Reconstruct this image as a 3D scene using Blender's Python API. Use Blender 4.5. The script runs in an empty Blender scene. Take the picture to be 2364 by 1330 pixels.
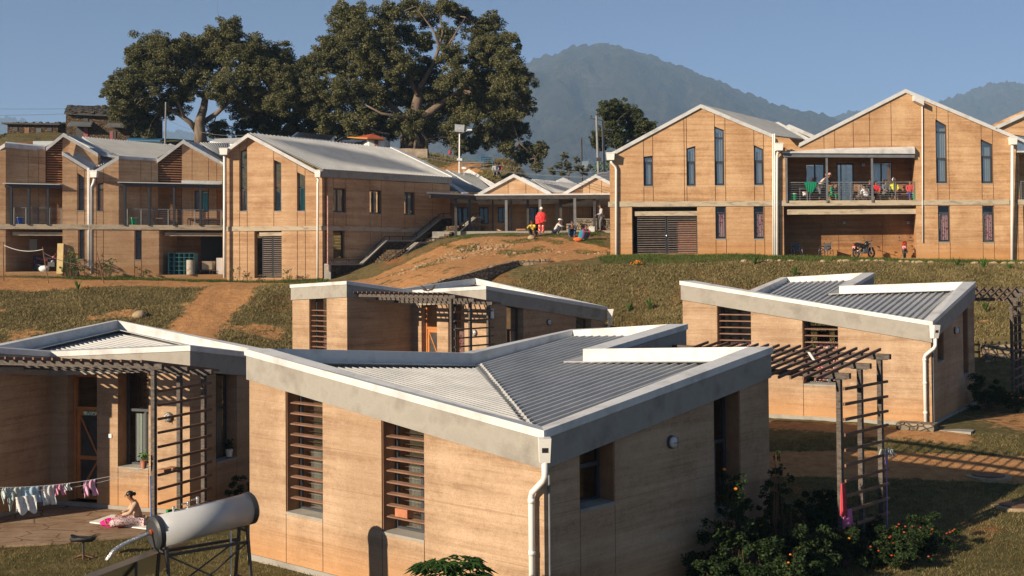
import bpy, math, random
import numpy as np
from mathutils import Vector, Matrix
random.seed(7); np.random.seed(7)
R = math.radians
scene = bpy.context.scene
COL = scene.collection
# ------------------------------------------------------------------ camera
FPX, CXP, CYP, PIT, ROLL = 2800.0, 1182.0, 552.0, R(1.39), 0.008
_w = np.array([0, math.cos(PIT), math.sin(PIT)]); _u0 = np.array([0, -math.sin(PIT), math.cos(PIT)]); _r0 = np.array([1., 0, 0])
_r = _r0*math.cos(ROLL)-_u0*math.sin(ROLL); _u = _u0*math.cos(ROLL)+_r0*math.sin(ROLL)
cd = bpy.data.cameras.new('camera'); cam = bpy.data.objects.new('camera', cd); COL.objects.link(cam)
cd.sensor_fit = 'HORIZONTAL'; cd.sensor_width = 36.0; cd.lens = 36.0*FPX/2364.0
cd.shift_y = -(665.0-CYP)/2364.0; cd.clip_start = 0.2; cd.clip_end = 20000
cam.matrix_world = Matrix(((_r[0], _u[0], -_w[0], 0), (_r[1], _u[1], -_w[1], 0), (_r[2], _u[2], -_w[2], 0), (0, 0, 0, 1)))
scene.camera = cam
scene.render.resolution_x = 1024; scene.render.resolution_y = 576
# ------------------------------------------------------------------ light
SAZ, SEL = R(50.5), R(20)          # light travels towards azimuth SAZ (right of the view axis)
world = bpy.data.worlds.new("World"); scene.world = world; world.use_nodes = True
nt = world.node_tree; nt.nodes.clear()
wo = nt.nodes.new('ShaderNodeOutputWorld'); bg = nt.nodes.new('ShaderNodeBackground'); sk = nt.nodes.new('ShaderNodeTexSky')
sk.sky_type = 'NISHITA'; sk.sun_disc = False; sk.sun_elevation = SEL; sk.sun_rotation = math.pi+SAZ
sk.altitude = 0; sk.air_density = 0.4; sk.dust_density = 0.05; sk.ozone_density = 3.0
bg.inputs[1].default_value = 0.05
nt.links.new(sk.outputs[0], bg.inputs[0]); nt.links.new(bg.outputs[0], wo.inputs[0])
sd = bpy.data.lights.new('sun', 'SUN'); sd.energy = 5.0; sd.angle = R(0.5); sd.color = (1.0, 0.83, 0.62)
sun = bpy.data.objects.new('sun', sd); COL.objects.link(sun)
ldir = Vector((math.sin(SAZ)*math.cos(SEL), math.cos(SAZ)*math.cos(SEL), -math.sin(SEL)))
sun.rotation_euler = ldir.to_track_quat('-Z', 'Y').to_euler()
scene.view_settings.view_transform = 'Standard'; scene.view_settings.look = 'None'
scene.view_settings.exposure = 1.17; scene.view_settings.gamma = 1.0
scene.render.engine = 'CYCLES'
scene.cycles.max_bounces = 5; scene.cycles.diffuse_bounces = 3; scene.cycles.transparent_max_bounces = 16
# ------------------------------------------------------------------ measuring helpers (pixel of the 2364 px photo -> point)
def ray(px, py): return _w+_r*(px-CXP)/FPX-_u*(py-CYP)/FPX
def at(px, py, Y): d = ray(px, py); return d*Y/d[1]
def atz(px, py, z): d = ray(px, py); return d*z/d[2]
# ------------------------------------------------------------------ tags
def tag(o, label=None, cat=None, group=None, kind=None):
    if label: o['label'] = label
    if cat: o['category'] = cat
    if group: o['group'] = group
    if kind: o['kind'] = kind
    return o
def thing(name, label, cat, loc=(0, 0, 0), rotz=0, group=None):
    o = bpy.data.objects.new(name, None); COL.objects.link(o); o.location = [float(c) for c in loc]; o.rotation_euler = (0, 0, rotz)
    o.empty_display_size = 0.2
    return tag(o, label, cat, group)
def copy_tree(o, parent=None):
    c = o.copy(); COL.objects.link(c); c.parent = parent
    for ch in list(o.children): copy_tree(ch, c)
    return c
def root_loc(p):
    while p.parent: p = p.parent
    return np.array(p.location)
# ------------------------------------------------------------------ mesh builder
class MB:
    def __init__(s, f=None): s.v = []; s.f = []; s.m = []; s.fn = f; s.cm = 0
    def add(s, vs, fs, m=None):
        n = len(s.v)
        s.v += [tuple(s.fn(*p)) if s.fn else tuple(float(c) for c in p) for p in vs]
        s.f += [tuple(n+i for i in f) for f in fs]; s.m += [s.cm if m is None else m]*len(fs)
    def hexa(s, p, m=None): s.add(p, [(0, 3, 2, 1), (4, 5, 6, 7), (0, 1, 5, 4), (1, 2, 6, 5), (2, 3, 7, 6), (3, 0, 4, 7)], m)
    def box(s, x0, x1, y0, y1, z0, z1, m=None):
        s.hexa([(x0, y0, z0), (x1, y0, z0), (x1, y1, z0), (x0, y1, z0), (x0, y0, z1), (x1, y0, z1), (x1, y1, z1), (x0, y1, z1)], m)
    def bar(s, a, b, w, h, m=None, up=(0, 0, 1)):
        a = np.array(a, float); b = np.array(b, float); d = b-a; d = d/max(np.linalg.norm(d), 1e-9); up = np.array(up, float)
        sd_ = np.cross(d, up)
        if np.linalg.norm(sd_) < 1e-3: sd_ = np.cross(d, (1, 0, 0))
        sd_ /= np.linalg.norm(sd_); uu = np.cross(sd_, d); sd_ = sd_*w/2; uu = uu*h/2
        s.hexa([a-sd_-uu, a+sd_-uu, b+sd_-uu, b-sd_-uu, a-sd_+uu, a+sd_+uu, b+sd_+uu, b-sd_+uu], m)
    def quad(s, a, b, c, d, m=None): s.add([a, b, c, d], [(0, 1, 2, 3)], m)
    def prism(s, lo, hi, m=None):
        n = len(lo); s.add(list(lo)+list(hi), [tuple(range(n))[::-1], tuple(range(n, 2*n))]+[(i, (i+1) % n, n+(i+1) % n, n+i) for i in range(n)], m)
    def tube(s, path, r, n=8, m=None, sx=1.0):
        P = [np.array(p, float) for p in path]; k = len(P)
        rs = r if hasattr(r, '__len__') else [r]*k
        vs = []; prev = None
        for i in range(k):
            d = (P[min(i+1, k-1)]-P[max(i-1, 0)]); L = np.linalg.norm(d); d = d/L if L > 1e-9 else np.array([0, 0, 1.])
            if prev is None:
                a = np.cross(d, (0, 0, 1.)) if abs(d[2]) < .9 else np.cross(d, (1., 0, 0))
            else: a = prev-d*(prev@d)
            a = a/np.linalg.norm(a); prev = a; b = np.cross(d, a)
            for j in range(n):
                t = 2*math.pi*j/n; vs.append(P[i]+rs[i]*(a*math.cos(t)*sx+b*math.sin(t)))
        fs = [(i*n+j, i*n+(j+1) % n, (i+1)*n+(j+1) % n, (i+1)*n+j) for i in range(k-1) for j in range(n)]
        fs += [tuple(range(n))[::-1], tuple(range((k-1)*n, k*n))]
        s.add(vs, fs, m)
    def ring(s, c, axis, Rr, r, n=20, k=6, m=None):
        c = np.array(c, float); ax = np.array(axis, float); ax /= np.linalg.norm(ax)
        a = np.cross(ax, (0, 0, 1.)) if abs(ax[2]) < .9 else np.cross(ax, (1., 0, 0)); a /= np.linalg.norm(a); b = np.cross(ax, a)
        vs = []
        for i in range(n):
            t = 2*math.pi*i/n; e = a*math.cos(t)+b*math.sin(t)
            for j in range(k): q = 2*math.pi*j/k; vs.append(c+e*(Rr+r*math.cos(q))+ax*r*math.sin(q))
        s.add(vs, [(i*k+j, i*k+(j+1) % k, ((i+1) % n)*k+(j+1) % k, ((i+1) % n)*k+j) for i in range(n) for j in range(k)], m)
    def ball(s, c, r, n=10, k=7, m=None, jit=0):
        c = np.array(c, float); r = np.array(r if hasattr(r, '__len__') else (r, r, r), float); vs = []
        for i in range(k+1):
            ph = math.pi*i/k
            for j in range(n):
                t = 2*math.pi*j/n; q = 1+(random.uniform(-jit, jit) if jit else 0)
                vs.append(c+r*np.array([math.sin(ph)*math.cos(t), math.sin(ph)*math.sin(t), math.cos(ph)])*q)
        s.add(vs, [(i*n+j, (i+1)*n+j, (i+1)*n+(j+1) % n, i*n+(j+1) % n) for i in range(k) for j in range(n)], m)
    def build(s, name, mats, parent=None, smooth=False, local=False):
        me = bpy.data.meshes.new(name); V = s.v
        if parent is not None and not local:
            l = root_loc(parent); V = [(a-l[0], b-l[1], c-l[2]) for a, b, c in V]
        me.from_pydata(V, [], s.f)
        mats = mats if isinstance(mats, (list, tuple)) else [mats]
        for m in mats: me.materials.append(m)
        if len(mats) > 1: me.polygons.foreach_set('material_index', s.m)
        if smooth: me.shade_smooth()
        me.update()
        o = bpy.data.objects.new(name, me); COL.objects.link(o)
        if parent is not None: o.parent = parent
        return o
# ------------------------------------------------------------------ materials
def mat(name, col, rough=0.8, metal=0.0, spec=0.5):
    m = bpy.data.materials.new(name); m.use_nodes = True; b = m.node_tree.nodes['Principled BSDF']
    b.inputs['Base Color'].default_value = (*col, 1); b.inputs['Roughness'].default_value = rough
    b.inputs['Metallic'].default_value = metal; b.inputs['Specular IOR Level'].default_value = spec
    return m
def ramp(nt, fac, stops):
    r = nt.nodes.new('ShaderNodeValToRGB'); e = r.color_ramp.elements
    while len(e) < len(stops): e.new(0.5)
    for i, (p, c) in enumerate(stops): e[i].position = p; e[i].color = (*c, 1)
    nt.links.new(fac, r.inputs[0]); return r.outputs[0]
def coords(nt, scale=(1, 1, 1), kind='pos'):
    if kind == 'pos': g = nt.nodes.new('ShaderNodeNewGeometry').outputs['Position']
    else: g = nt.nodes.new('ShaderNodeTexCoord').outputs['Object']
    mp = nt.nodes.new('ShaderNodeMapping'); mp.inputs['Scale'].default_value = scale; nt.links.new(g, mp.inputs[0]); return mp.outputs[0]
def noise(nt, vec, sc, det=4, rough=0.55, dist=0.0):
    n = nt.nodes.new('ShaderNodeTexNoise'); n.inputs['Scale'].default_value = sc; n.inputs['Detail'].default_value = det
    n.inputs['Roughness'].default_value = rough; n.inputs['Distortion'].default_value = dist; nt.links.new(vec, n.inputs['Vector']); return n.outputs['Fac']
def mixc(nt, fac, a, b, mode='MIX'):
    m = nt.nodes.new('ShaderNodeMix'); m.data_type = 'RGBA'; m.blend_type = mode
    if hasattr(fac, 'links') or not isinstance(fac, (int, float)): nt.links.new(fac, m.inputs['Factor'])
    else: m.inputs['Factor'].default_value = fac
    for s, x in ((m.inputs['A'], a), (m.inputs['B'], b)):
        if isinstance(x, tuple): s.default_value = (*x, 1)
        else: nt.links.new(x, s)
    return m.outputs['Result']
def bump(nt, h, strength, dist, b):
    n = nt.nodes.new('ShaderNodeBump'); n.inputs['Strength'].default_value = strength; n.inputs['Distance'].default_value = dist
    nt.links.new(h, n.inputs['Height']); nt.links.new(n.outputs[0], b.inputs['Normal'])
def mathn(nt, op, a, b=None):
    n = nt.nodes.new('ShaderNodeMath'); n.operation = op
    for i, x in enumerate((a, b)):
        if x is None: continue
        if isinstance(x, (int, float)): n.inputs[i].default_value = x
        else: nt.links.new(x, n.inputs[i])
    return n.outputs[0]
def noisy(name, c1, c2, sc=3, rough=0.8, metal=0.0, bmp=0.0, bsc=20, stretch=(1, 1, 1), kind='pos', spec=0.5, c3=None):
    m = mat(name, c1, rough, metal, spec); nt = m.node_tree; b = nt.nodes['Principled BSDF']; v = coords(nt, stretch, kind)
    n = noise(nt, v, sc, 6, 0.6)
    st = [(0.3, c1), (0.7, c2)] if c3 is None else [(0.3, c1), (0.52, c2), (0.72, c3)]
    nt.links.new(ramp(nt, n, st), b.inputs['Base Color'])
    if bmp: bump(nt, noise(nt, v, bsc, 5, 0.65), bmp, 0.03, b)
    return m
def earth(name, ca, cb, cc, tight=1.0):
    m = mat(name, ca, 0.95, 0, 0.15); nt = m.node_tree; b = nt.nodes['Principled BSDF']
    v1 = coords(nt, (0.16, 0.16, 4.2*tight)); v2 = coords(nt, (1.1, 1.1, 15*tight)); v3 = coords(nt, (1, 1, 1)); v4 = coords(nt, (0.12, 0.12, 21*tight))
    n1 = noise(nt, v1, 1.0, 5, 0.6, 0.1); n2 = noise(nt, v2, 1.0, 6, 0.7, 0.1); n3 = noise(nt, v3, 0.7, 6, 0.65, 0.4); n4 = noise(nt, v3, 30, 4, 0.75); n5 = noise(nt, v4, 1.0, 3, 0.5, 0.2); n6 = noise(nt, v3, 7, 5, 0.7)
    s = mathn(nt, 'ADD', mathn(nt, 'MULTIPLY', n1, 0.34), mathn(nt, 'ADD', mathn(nt, 'MULTIPLY', n2, 0.2), mathn(nt, 'ADD', mathn(nt, 'MULTIPLY', n6, 0.16), mathn(nt, 'MULTIPLY', n3, 0.3))))
    c = ramp(nt, s, [(0.425, ca), (0.5, cb), (0.575, cc)])
    c = mixc(nt, ramp(nt, noise(nt, coords(nt, (0.55, 0.55, 0.12)), 1.0, 2, 0.5), [(0.42, (0, 0, 0)), (0.58, (.38, .38, .38))]), c, (ca[0]*.95, ca[1]*.93, ca[2]*.9))
    c = mixc(nt, ramp(nt, n5, [(0.31, (0.40, 0.40, 0.40)), (0.39, (0, 0, 0))]), c, (ca[0]*.8, ca[1]*.76, ca[2]*.72))   # thin lift lines
    c = mixc(nt, 0.45, c, ramp(nt, n4, [(0.30, (0.42, 0.38, 0.34)), (0.5, (0.86, 0.85, 0.84)), (0.72, (1, 1, 1))]), 'MULTIPLY')
    c = mixc(nt, ramp(nt, n6, [(0.62, (0, 0, 0)), (0.74, (.4, .4, .4))]), c, (cc[0]*1.1, cc[1]*1.15, cc[2]*1.25))         # pale lime blooms
    # splash stain near the ground, stored as an attribute (10 minus height above the base)
    a = nt.nodes.new('ShaderNodeAttribute'); a.attribute_name = 'lowness'
    st = nt.nodes.new('ShaderNodeMapRange'); st.inputs[1].default_value = 9.3; st.inputs[2].default_value = 10.4; st.inputs[3].default_value = 0.0; st.inputs[4].default_value = 0.7
    nt.links.new(mathn(nt, 'ADD', a.outputs['Fac'], mathn(nt, 'MULTIPLY', n3, 0.6)), st.inputs[0])
    c = mixc(nt, st.outputs[0], c, (0.46, 0.215, 0.07))
    nt.links.new(c, b.inputs['Base Color'])
    h = mathn(nt, 'ADD', mathn(nt, 'MULTIPLY', n2, 0.8), mathn(nt, 'ADD', mathn(nt, 'MULTIPLY', n4, 0.5), mathn(nt, 'MULTIPLY', n5, 0.5)))
    bump(nt, h, 0.6, 0.02, b); return m
M = {}
M['earth'] = earth('rammed_earth', (0.30, 0.197, 0.122), (0.415, 0.288, 0.187), (0.49, 0.35, 0.235))
M['earth2'] = earth('rammed_earth_fine', (0.40, 0.225, 0.115), (0.56, 0.345, 0.185), (0.66, 0.445, 0.26), 1.3)
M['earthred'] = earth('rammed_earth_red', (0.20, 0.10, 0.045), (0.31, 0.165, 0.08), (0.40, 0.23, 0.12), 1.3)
M['earth3'] = earth('rammed_earth_pale', (0.38, 0.225, 0.125), (0.52, 0.335, 0.195), (0.61, 0.42, 0.26), 1.1)
M['groove'] = noisy('joint_groove', (0.20, 0.10, 0.05), (0.28, 0.15, 0.075), 4, 0.95)
M['conc'] = noisy('cast_concrete', (0.20, 0.185, 0.16), (0.30, 0.28, 0.245), 1.6, 0.85, bmp=0.25, bsc=30, c3=(0.25, 0.235, 0.205))
M['band'] = noisy('weathered_concrete_band', (0.22, 0.185, 0.13), (0.48, 0.40, 0.29), 2.6, 0.9, bmp=0.4, bsc=12, stretch=(0.5, 0.5, 2.5), c3=(0.36, 0.30, 0.21))
M['cap'] = noisy('white_metal_flashing', (0.40, 0.40, 0.39), (0.58, 0.585, 0.58), 1.6, 0.42, 0.0, bmp=0.12, bsc=1.6, c3=(0.53, 0.535, 0.53))
M['sheet'] = noisy('grey_metal_roofing', (0.29, 0.30, 0.31), (0.41, 0.42, 0.425), 1.3, 0.5, 0.15, bmp=0.04, bsc=1.5)
M['sheetlight'] = noisy('pale_metal_roofing', (0.27, 0.28, 0.285), (0.38, 0.385, 0.385), 1.1, 0.5, 0.1, bmp=0.04, bsc=1.5)
M['frame'] = mat('dark_grey_frame', (0.045, 0.048, 0.055), 0.42)
M['steel'] = noisy('dark_painted_steel', (0.022, 0.021, 0.022), (0.06, 0.055, 0.052), 3, 0.5, bmp=0.1, bsc=9)
M['steelgrey'] = noisy('grey_painted_steel', (0.11, 0.115, 0.125), (0.17, 0.175, 0.185), 3, 0.45)
M['wood'] = noisy('oiled_timber', (0.25, 0.11, 0.05), (0.40, 0.20, 0.10), 3, 0.7, bmp=0.2, bsc=10, stretch=(3, 3, 9))
M['raftwood'] = noisy('weathered_rafter_timber', (0.12, 0.06, 0.035), (0.22, 0.115, 0.065), 3, 0.75, bmp=0.2, bsc=10)
M['louvrewood'] = noisy('weathered_louvre_timber', (0.15, 0.075, 0.045), (0.25, 0.135, 0.085), 3, 0.75, bmp=0.2, bsc=10)
M['wooddark'] = noisy('dark_timber', (0.10, 0.05, 0.025), (0.19, 0.095, 0.045), 3, 0.75, bmp=0.15, bsc=12)
M['doorwood'] = noisy('varnished_door_timber', (0.36, 0.13, 0.035), (0.48, 0.19, 0.055), 3, 0.5)
M['beamwood'] = noisy('weathered_black_beam', (0.03, 0.025, 0.023), (0.13, 0.105, 0.085), 7, 0.8, bmp=0.3, bsc=14, stretch=(1, 1, 3))
M['pipe'] = noisy('white_pvc_pipe', (0.66, 0.65, 0.61), (0.77, 0.76, 0.72), 2, 0.4)
M['slat'] = noisy('brown_grey_slats', (0.10, 0.08, 0.07), (0.19, 0.15, 0.13), 4, 0.6)
M['black'] = mat('black_rubber', (0.015, 0.015, 0.016), 0.6)
M['chrome'] = mat('bright_metal', (0.7, 0.7, 0.72), 0.22, 1.0)
M['alu'] = mat('brushed_aluminium', (0.55, 0.56, 0.58), 0.4, 0.8)
M['white'] = noisy('off_white_paint', (0.70, 0.69, 0.66), (0.80, 0.79, 0.76), 2, 0.6)
M['green'] = mat('green_plastic', (0.01, 0.36, 0.13), 0.35)
M['blue'] = mat('blue_plastic', (0.02, 0.10, 0.5), 0.35)
M['skin'] = mat('brown_skin', (0.25, 0.115, 0.06), 0.55)
M['hair'] = mat('black_hair', (0.012, 0.010, 0.010), 0.45)
def cloth(name, c): return noisy(name, tuple(x*0.8 for x in c), tuple(min(1, x*1.1) for x in c), 9, 0.9, bmp=0.3, bsc=25)
def glass(name, tint=0.18, rough=0.03):
    m = bpy.data.materials.new(name); m.use_nodes = True; nt = m.node_tree; nt.nodes.clear()
    o = nt.nodes.new('ShaderNodeOutputMaterial'); mx = nt.nodes.new('ShaderNodeMixShader'); tr = nt.nodes.new('ShaderNodeBsdfTransparent'); gl = nt.nodes.new('ShaderNodeBsdfGlossy')
    tr.inputs[0].default_value = (0.80, 0.83, 0.82, 1); gl.inputs['Roughness'].default_value = rough; gl.inputs[0].default_value = (0.85, 0.82, 0.76, 1)
    lw = nt.nodes.new('ShaderNodeLayerWeight'); lw.inputs[0].default_value = 0.3
    mr = nt.nodes.new('ShaderNodeMapRange'); mr.inputs[3].default_value = tint; mr.inputs[4].default_value = 0.7
    nt.links.new(lw.outputs['Fresnel'], mr.inputs[0]); nt.links.new(mr.outputs[0], mx.inputs[0])
    nt.links.new(tr.outputs[0], mx.inputs[1]); nt.links.new(gl.outputs[0], mx.inputs[2]); nt.links.new(mx.outputs[0], o.inputs[0]); return m
M['glass'] = glass('window_glass', 0.05)
M['glassblue'] = glass('bright_window_glass', 0.30, 0.12)
def curtain_mat(name, a, b, sc=6):
    m = mat(name, a, 0.9); nt = m.node_tree; bb = nt.nodes['Principled BSDF']; v = coords(nt)
    vo = nt.nodes.new('ShaderNodeTexVoronoi'); vo.inputs['Scale'].default_value = sc; nt.links.new(v, vo.inputs['Vector'])
    nt.links.new(ramp(nt, vo.outputs['Distance'], [(0.32, b), (0.42, a)]), bb.inputs['Base Color']); return m
M['curtain'] = curtain_mat('pink_floral_curtain', (0.80, 0.52, 0.50), (0.55, 0.05, 0.08), 7)
M['curtainpale'] = noisy('pale_grey_curtain', (0.35, 0.38, 0.36), (0.52, 0.55, 0.52), 2, 0.9, stretch=(9, 9, .6))
M['curtainteal'] = noisy('teal_curtain', (0.0, 0.32, 0.26), (0.01, 0.5, 0.4), 2, 0.85, stretch=(12, 12, .6))
M['paleblue'] = noisy('sky_sheen_and_box_blue', (0.46, 0.50, 0.51), (0.56, 0.60, 0.60), 1.2, 0.6)  # behind the upper windows this tone stands in for reflected sky; boxes share it
# ================================================================== TERRAIN
CP = [(0, -5, -7.5), (-30, 0, -7.5), (30, 0, -7.5), (0, 12, -6.4), (-8, 17, -6.15), (-3, 22, -6.02), (0, 19, -6.05), (5, 20, -6.2), (10, 22, -6.35), (14, 26, -6.3), (20, 24, -6.3),
 (-5.5, 26, -6.0), (5.5, 26, -6.1), (-2, 31, -5.9), (-10, 28, -6.17), (-14, 26, -6.17), (-12, 31, -6.17), (-8, 27, -6.15), (-17, 30, -6.17), (-24, 24, -6.2), (-6, 35, -6.1), (-8, 40, -6.05), (-15, 40, -6.0), (-22, 40, -5.9), (-30, 34, -6),
 (8, 29, -6.05), (12, 30, -5.9), (17, 31, -5.8), (24, 31, -5.8), (8, 33.5, -5.5), (12, 33.5, -5.45), (18, 35, -5.3), (9, 36.5, -5.05), (13, 36.0, -4.98), (17, 40, -4.93), (20, 43, -4.9), (25, 42, -4.95), (6, 41, -4.95), (10, 46, -4.95), (16, 47, -4.9), (21, 48, -4.95),
 (2, 37, -5.4), (0, 45, -5.05), (4, 50, -5.0), (-4, 46, -5.0), (-8, 47, -5.0), (-2, 58, -4.9), (-9, 50, -4.9), (-13, 46, -5.3), (-20, 48, -5.2), (-28, 48, -5.0),
 (22, 50.5, -3.4), (28, 50.5, -3.3), (16, 53, -3.6), (12, 53.5, -3.6), (7, 56, -3.4), (5, 60, -2.2), (0.5, 61, -1.9), (-3, 61, -3.2), (12, 59, -2.0), (20, 57, -1.6), (28, 57, -1.5),
 (3, 65, 0.1), (7, 66.5, 0.45), (12, 66, 0.45), (18, 66, 0.35), (24, 66, 0.15), (32, 66, 0.1), (6, 69, 0.72), (10, 69, 0.68), (20, 69.5, 0.36), (28, 70, 0.2), (36, 72, 0.2), (14, 75, 0.6), (25, 80, 0.8), (40, 85, 0.8),
 (-7, 57, -4.4), (-10, 58, -4.0), (-14, 58, -3.4), (-20, 58, -3.3), (-27, 58, -3.2), (-8.5, 62, -2.6), (-5, 60.5, -3.3), (-12, 66, -0.95), (-16, 68, -0.85), (-22, 66.5, -0.9), (-28, 65, -0.9), (-34, 62, -0.8),
 (-12, 72, -0.75), (-18, 73.5, -0.62), (-24, 71.5, -0.4), (-29, 69, -0.25), (-34, 66, -0.25), (-30, 76, 0), (-20, 80, 0.2),
 (-9, 71, -0.6), (-8, 67, -0.75), (-5, 64, -0.75), (-3, 64.5, -0.35), (0, 66.5, 0.2), (-2.5, 69, 0.65), (-5.5, 70, 0.2), (-2, 73.5, 1.55), (0.5, 73, 1.55), (3, 72.5, 1.45), (5, 72, 1.3), (5.2, 70.2, 0.85),
 (-4, 76.5, 1.9), (0, 76.5, 2.1), (3, 77, 2.2), (6, 77, 2.2), (-3, 80, 2.3), (3, 82, 2.35), (8, 82, 2.3), (12, 88, 2.6),
 (-12, 84, 1.0), (-8, 86, 2.5), (-3, 90, 4.2), (3, 90, 4.2), (8, 92, 4.0),
 (-10, 92, 6.4), (-7, 95, 8.0), (-4, 95.5, 8.1), (-1.5, 94.5, 7.9), (0.3, 93.5, 7.2), (1.6, 92.5, 4.4), (-12, 99, 9.3), (-7, 99, 9.4), (-2, 98.5, 8.6), (0.5, 98, 8.3), (2.2, 98, 5.5), (6, 100, 4.6),
 (-18, 96, 8.0), (-27, 98, 9.8), (-26, 103, 10.6), (-35, 100, 10.2), (-42, 104, 11.8), (-48, 108, 12.2), (-36, 88, 6.5), (-28, 88, 6), (-20, 88, 5), (-50, 90, 7), (-46, 78, 2.5), (-55, 66, 0),
 (7, 96, 5.2), (10, 98, 6.4), (16, 100, 5), (30, 100, 3), (45, 100, 3)]
_cp = np.array(CP, float)
def _k(d2): return np.sqrt(d2+1.5)
_D = ((_cp[:, None, :2]-_cp[None, :, :2])**2).sum(-1)
_A = np.block([[_k(_D)+np.eye(len(_cp))*-0.02, np.c_[np.ones(len(_cp)), _cp[:, :2]]], [np.c_[np.ones(len(_cp)), _cp[:, :2]].T, np.zeros((3, 3))]])
_W = np.linalg.solve(_A, np.r_[_cp[:, 2], 0, 0, 0])
def sm(a, b, t): t = np.clip((t-a)/(b-a), 0, 1); return t*t*(3-2*t)
def tzv(x, y):
    x = np.asarray(x, float); y = np.asarray(y, float)
    xc = np.clip(x, -58, 48); yc = np.clip(y, -8, 108)
    out = np.zeros(x.shape)
    for i in range(len(_cp)): out += _W[i]*_k((xc-_cp[i, 0])**2+(yc-_cp[i, 1])**2)
    out += _W[-3]+_W[-2]*xc+_W[-1]*yc
    # the village hill falls away behind the crest into the valley
    f = sm(109, 220, y); g = sm(60, 300, np.abs(x)); e = sm(-8, -200, y)
    h = np.maximum(f, np.maximum(g, e))
    return out*(1-h)+(-70)*h
def tz(x, y): return float(tzv(np.array([x]), np.array([y]))[0])
def vnoise(x, y, seed=0):
    x = np.asarray(x, float); y = np.asarray(y, float); xi = np.floor(x).astype(np.int64); yi = np.floor(y).astype(np.int64); fx = x-xi; fy = y-yi
    fx = fx*fx*(3-2*fx); fy = fy*fy*(3-2*fy)
    def h(a, b): n = (a*374761393+b*668265263+seed*982451653) & 0x7fffffff; n = ((n ^ (n >> 13))*1274126177) & 0x7fffffff; return ((n ^ (n >> 16)) & 0xffff)/65535.0
    return (h(xi, yi)*(1-fx)+h(xi+1, yi)*fx)*(1-fy)+(h(xi, yi+1)*(1-fx)+h(xi+1, yi+1)*fx)*fy
def fbm(x, y, o=4, seed=0):
    s = 0; a = 1; t = 0
    for i in range(o): s = s+a*vnoise(x*2**i, y*2**i, seed+i*17); t += a; a *= .5
    return s/t
def segd(x, y, pts):
    d = np.full(x.shape, 1e9)
    for (x0, y0), (x1, y1) in zip(pts[:-1], pts[1:]):
        dx, dy = x1-x0, y1-y0; t = np.clip(((x-x0)*dx+(y-y0)*dy)/(dx*dx+dy*dy), 0, 1)
        d = np.minimum(d, np.hypot(x-x0-t*dx, y-y0-t*dy))
    return d
def inpoly(x, y, P):
    c = np.zeros(x.shape, bool); n = len(P)
    for i in range(n):
        (x0, y0), (x1, y1) = P[i], P[(i+1) % n]
        if y0 == y1: continue
        c ^= ((y0 > y) != (y1 > y)) & (x < (x1-x0)*(y-y0)/(y1-y0)+x0)
    return c
def dirtmask(x, y):
    x0_, y0_ = x, y; x = x0_+(fbm(x0_*.5, y0_*.5, 3, 61)-.5)*1.7*sm(44, 52, y0_); y = y0_+(fbm(x0_*.5+9, y0_*.5, 3, 62)-.5)*1.0*sm(44, 52, y0_)
    d = .6*sm(.60, .70, fbm(x*.3, y*.55, 4, 91))*sm(50, 53, y)*(1-sm(63.5, 65, y))
    def path(pts, w, soft=0.8, k=1.0): return np.clip(1-(segd(x, y, pts)-w)/soft, 0, 1)*k
    d = np.maximum(d, path([(2, 34.2), (6, 34.0), (10, 33.5), (14, 32.7), (18, 31.7), (24, 30.2), (34, 28)], 0.9, 0.5))            # foreground footpath
    d = np.maximum(d, path([(5, 39.5), (9, 37.8), (12.8, 35.6)], 0.35, 0.8, 0.8)); d = np.maximum(d, path([(17, 38), (21, 40), (26, 42)], 1.8, 1.5, 0.6))
    d = np.maximum(d, path([(-36, 65.5), (-28, 67.0), (-20, 69.5), (-14, 70), (-10, 69.5)], 1.5, 0.9))       # track below the left building
    d = np.maximum(d, path([(-15.5, 68.5), (-15.2, 64), (-15.6, 59), (-15.5, 54), (-14, 50)], 0.95, 0.9, 0.95))
    P = [(-10, 68), (-6, 62.5), (-4.2, 62.3), (0.5, 66.2), (4, 67.3), (5.6, 68.8), (5.6, 71), (4.2, 73.0), (1.5, 75.2), (-2, 75.8), (-4.5, 74.5), (-6.5, 72), (-9, 70)]
    ins = inpoly(x, y, P); d = np.maximum(d, np.where(ins, 0.92-0.45*sm(.56, .70, fbm(x*.7, y*.7, 3, 5)), np.clip(0.6-segd(x, y, P+[P[0]])/1.2, 0, .6)))
    d = np.maximum(d, path([(-6, 93.6), (-4, 94.5), (-3.2, 96.5)], 0.8, 1.0, 0.8))
    return d
def axis(parts):
    out = [parts[0][0]]
    for a, b, st in parts: n = max(1, int(round((b-a)/st))); out += list(np.linspace(a, b, n+1)[1:])
    return np.array(out)
gx = axis([(-8000, -800, 900), (-800, -120, 60), (-120, -50, 4), (-50, -22, .5), (-22, 26, .28), (26, 50, .6), (50, 120, 5), (120, 800, 60), (800, 8000, 900)])
gy = axis([(-3000, -60, 400), (-60, 10, 5), (10, 20, .5), (20, 84, .28), (84, 112, .6), (112, 240, 4), (240, 900, 60), (900, 12000, 900)])
GX, GY = np.meshgrid(gx, gy, indexing='ij')
GZ = tzv(GX, GY)
dm = dirtmask(GX, GY)
near = (np.abs(GX) < 60) & (GY > 5) & (GY < 112)
rough_amp = np.where(GY > 44, 0.34, 0.07)
bank = sm(47, 52, GY)*(1-sm(63, 66, GY))
GZ = GZ+near*dm*(fbm(GX*2.2, GY*1.1, 3, 77)-.5)*.16*sm(40, 50, GY)+near*((fbm(GX*.6, GY*.6, 4, 3)-.5)*rough_amp*(0.25+0.75*bank+.25*sm(84, 90, GY))+(fbm(GX*2.6, GY*2.6, 2, 9)-.5)*0.05)
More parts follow.
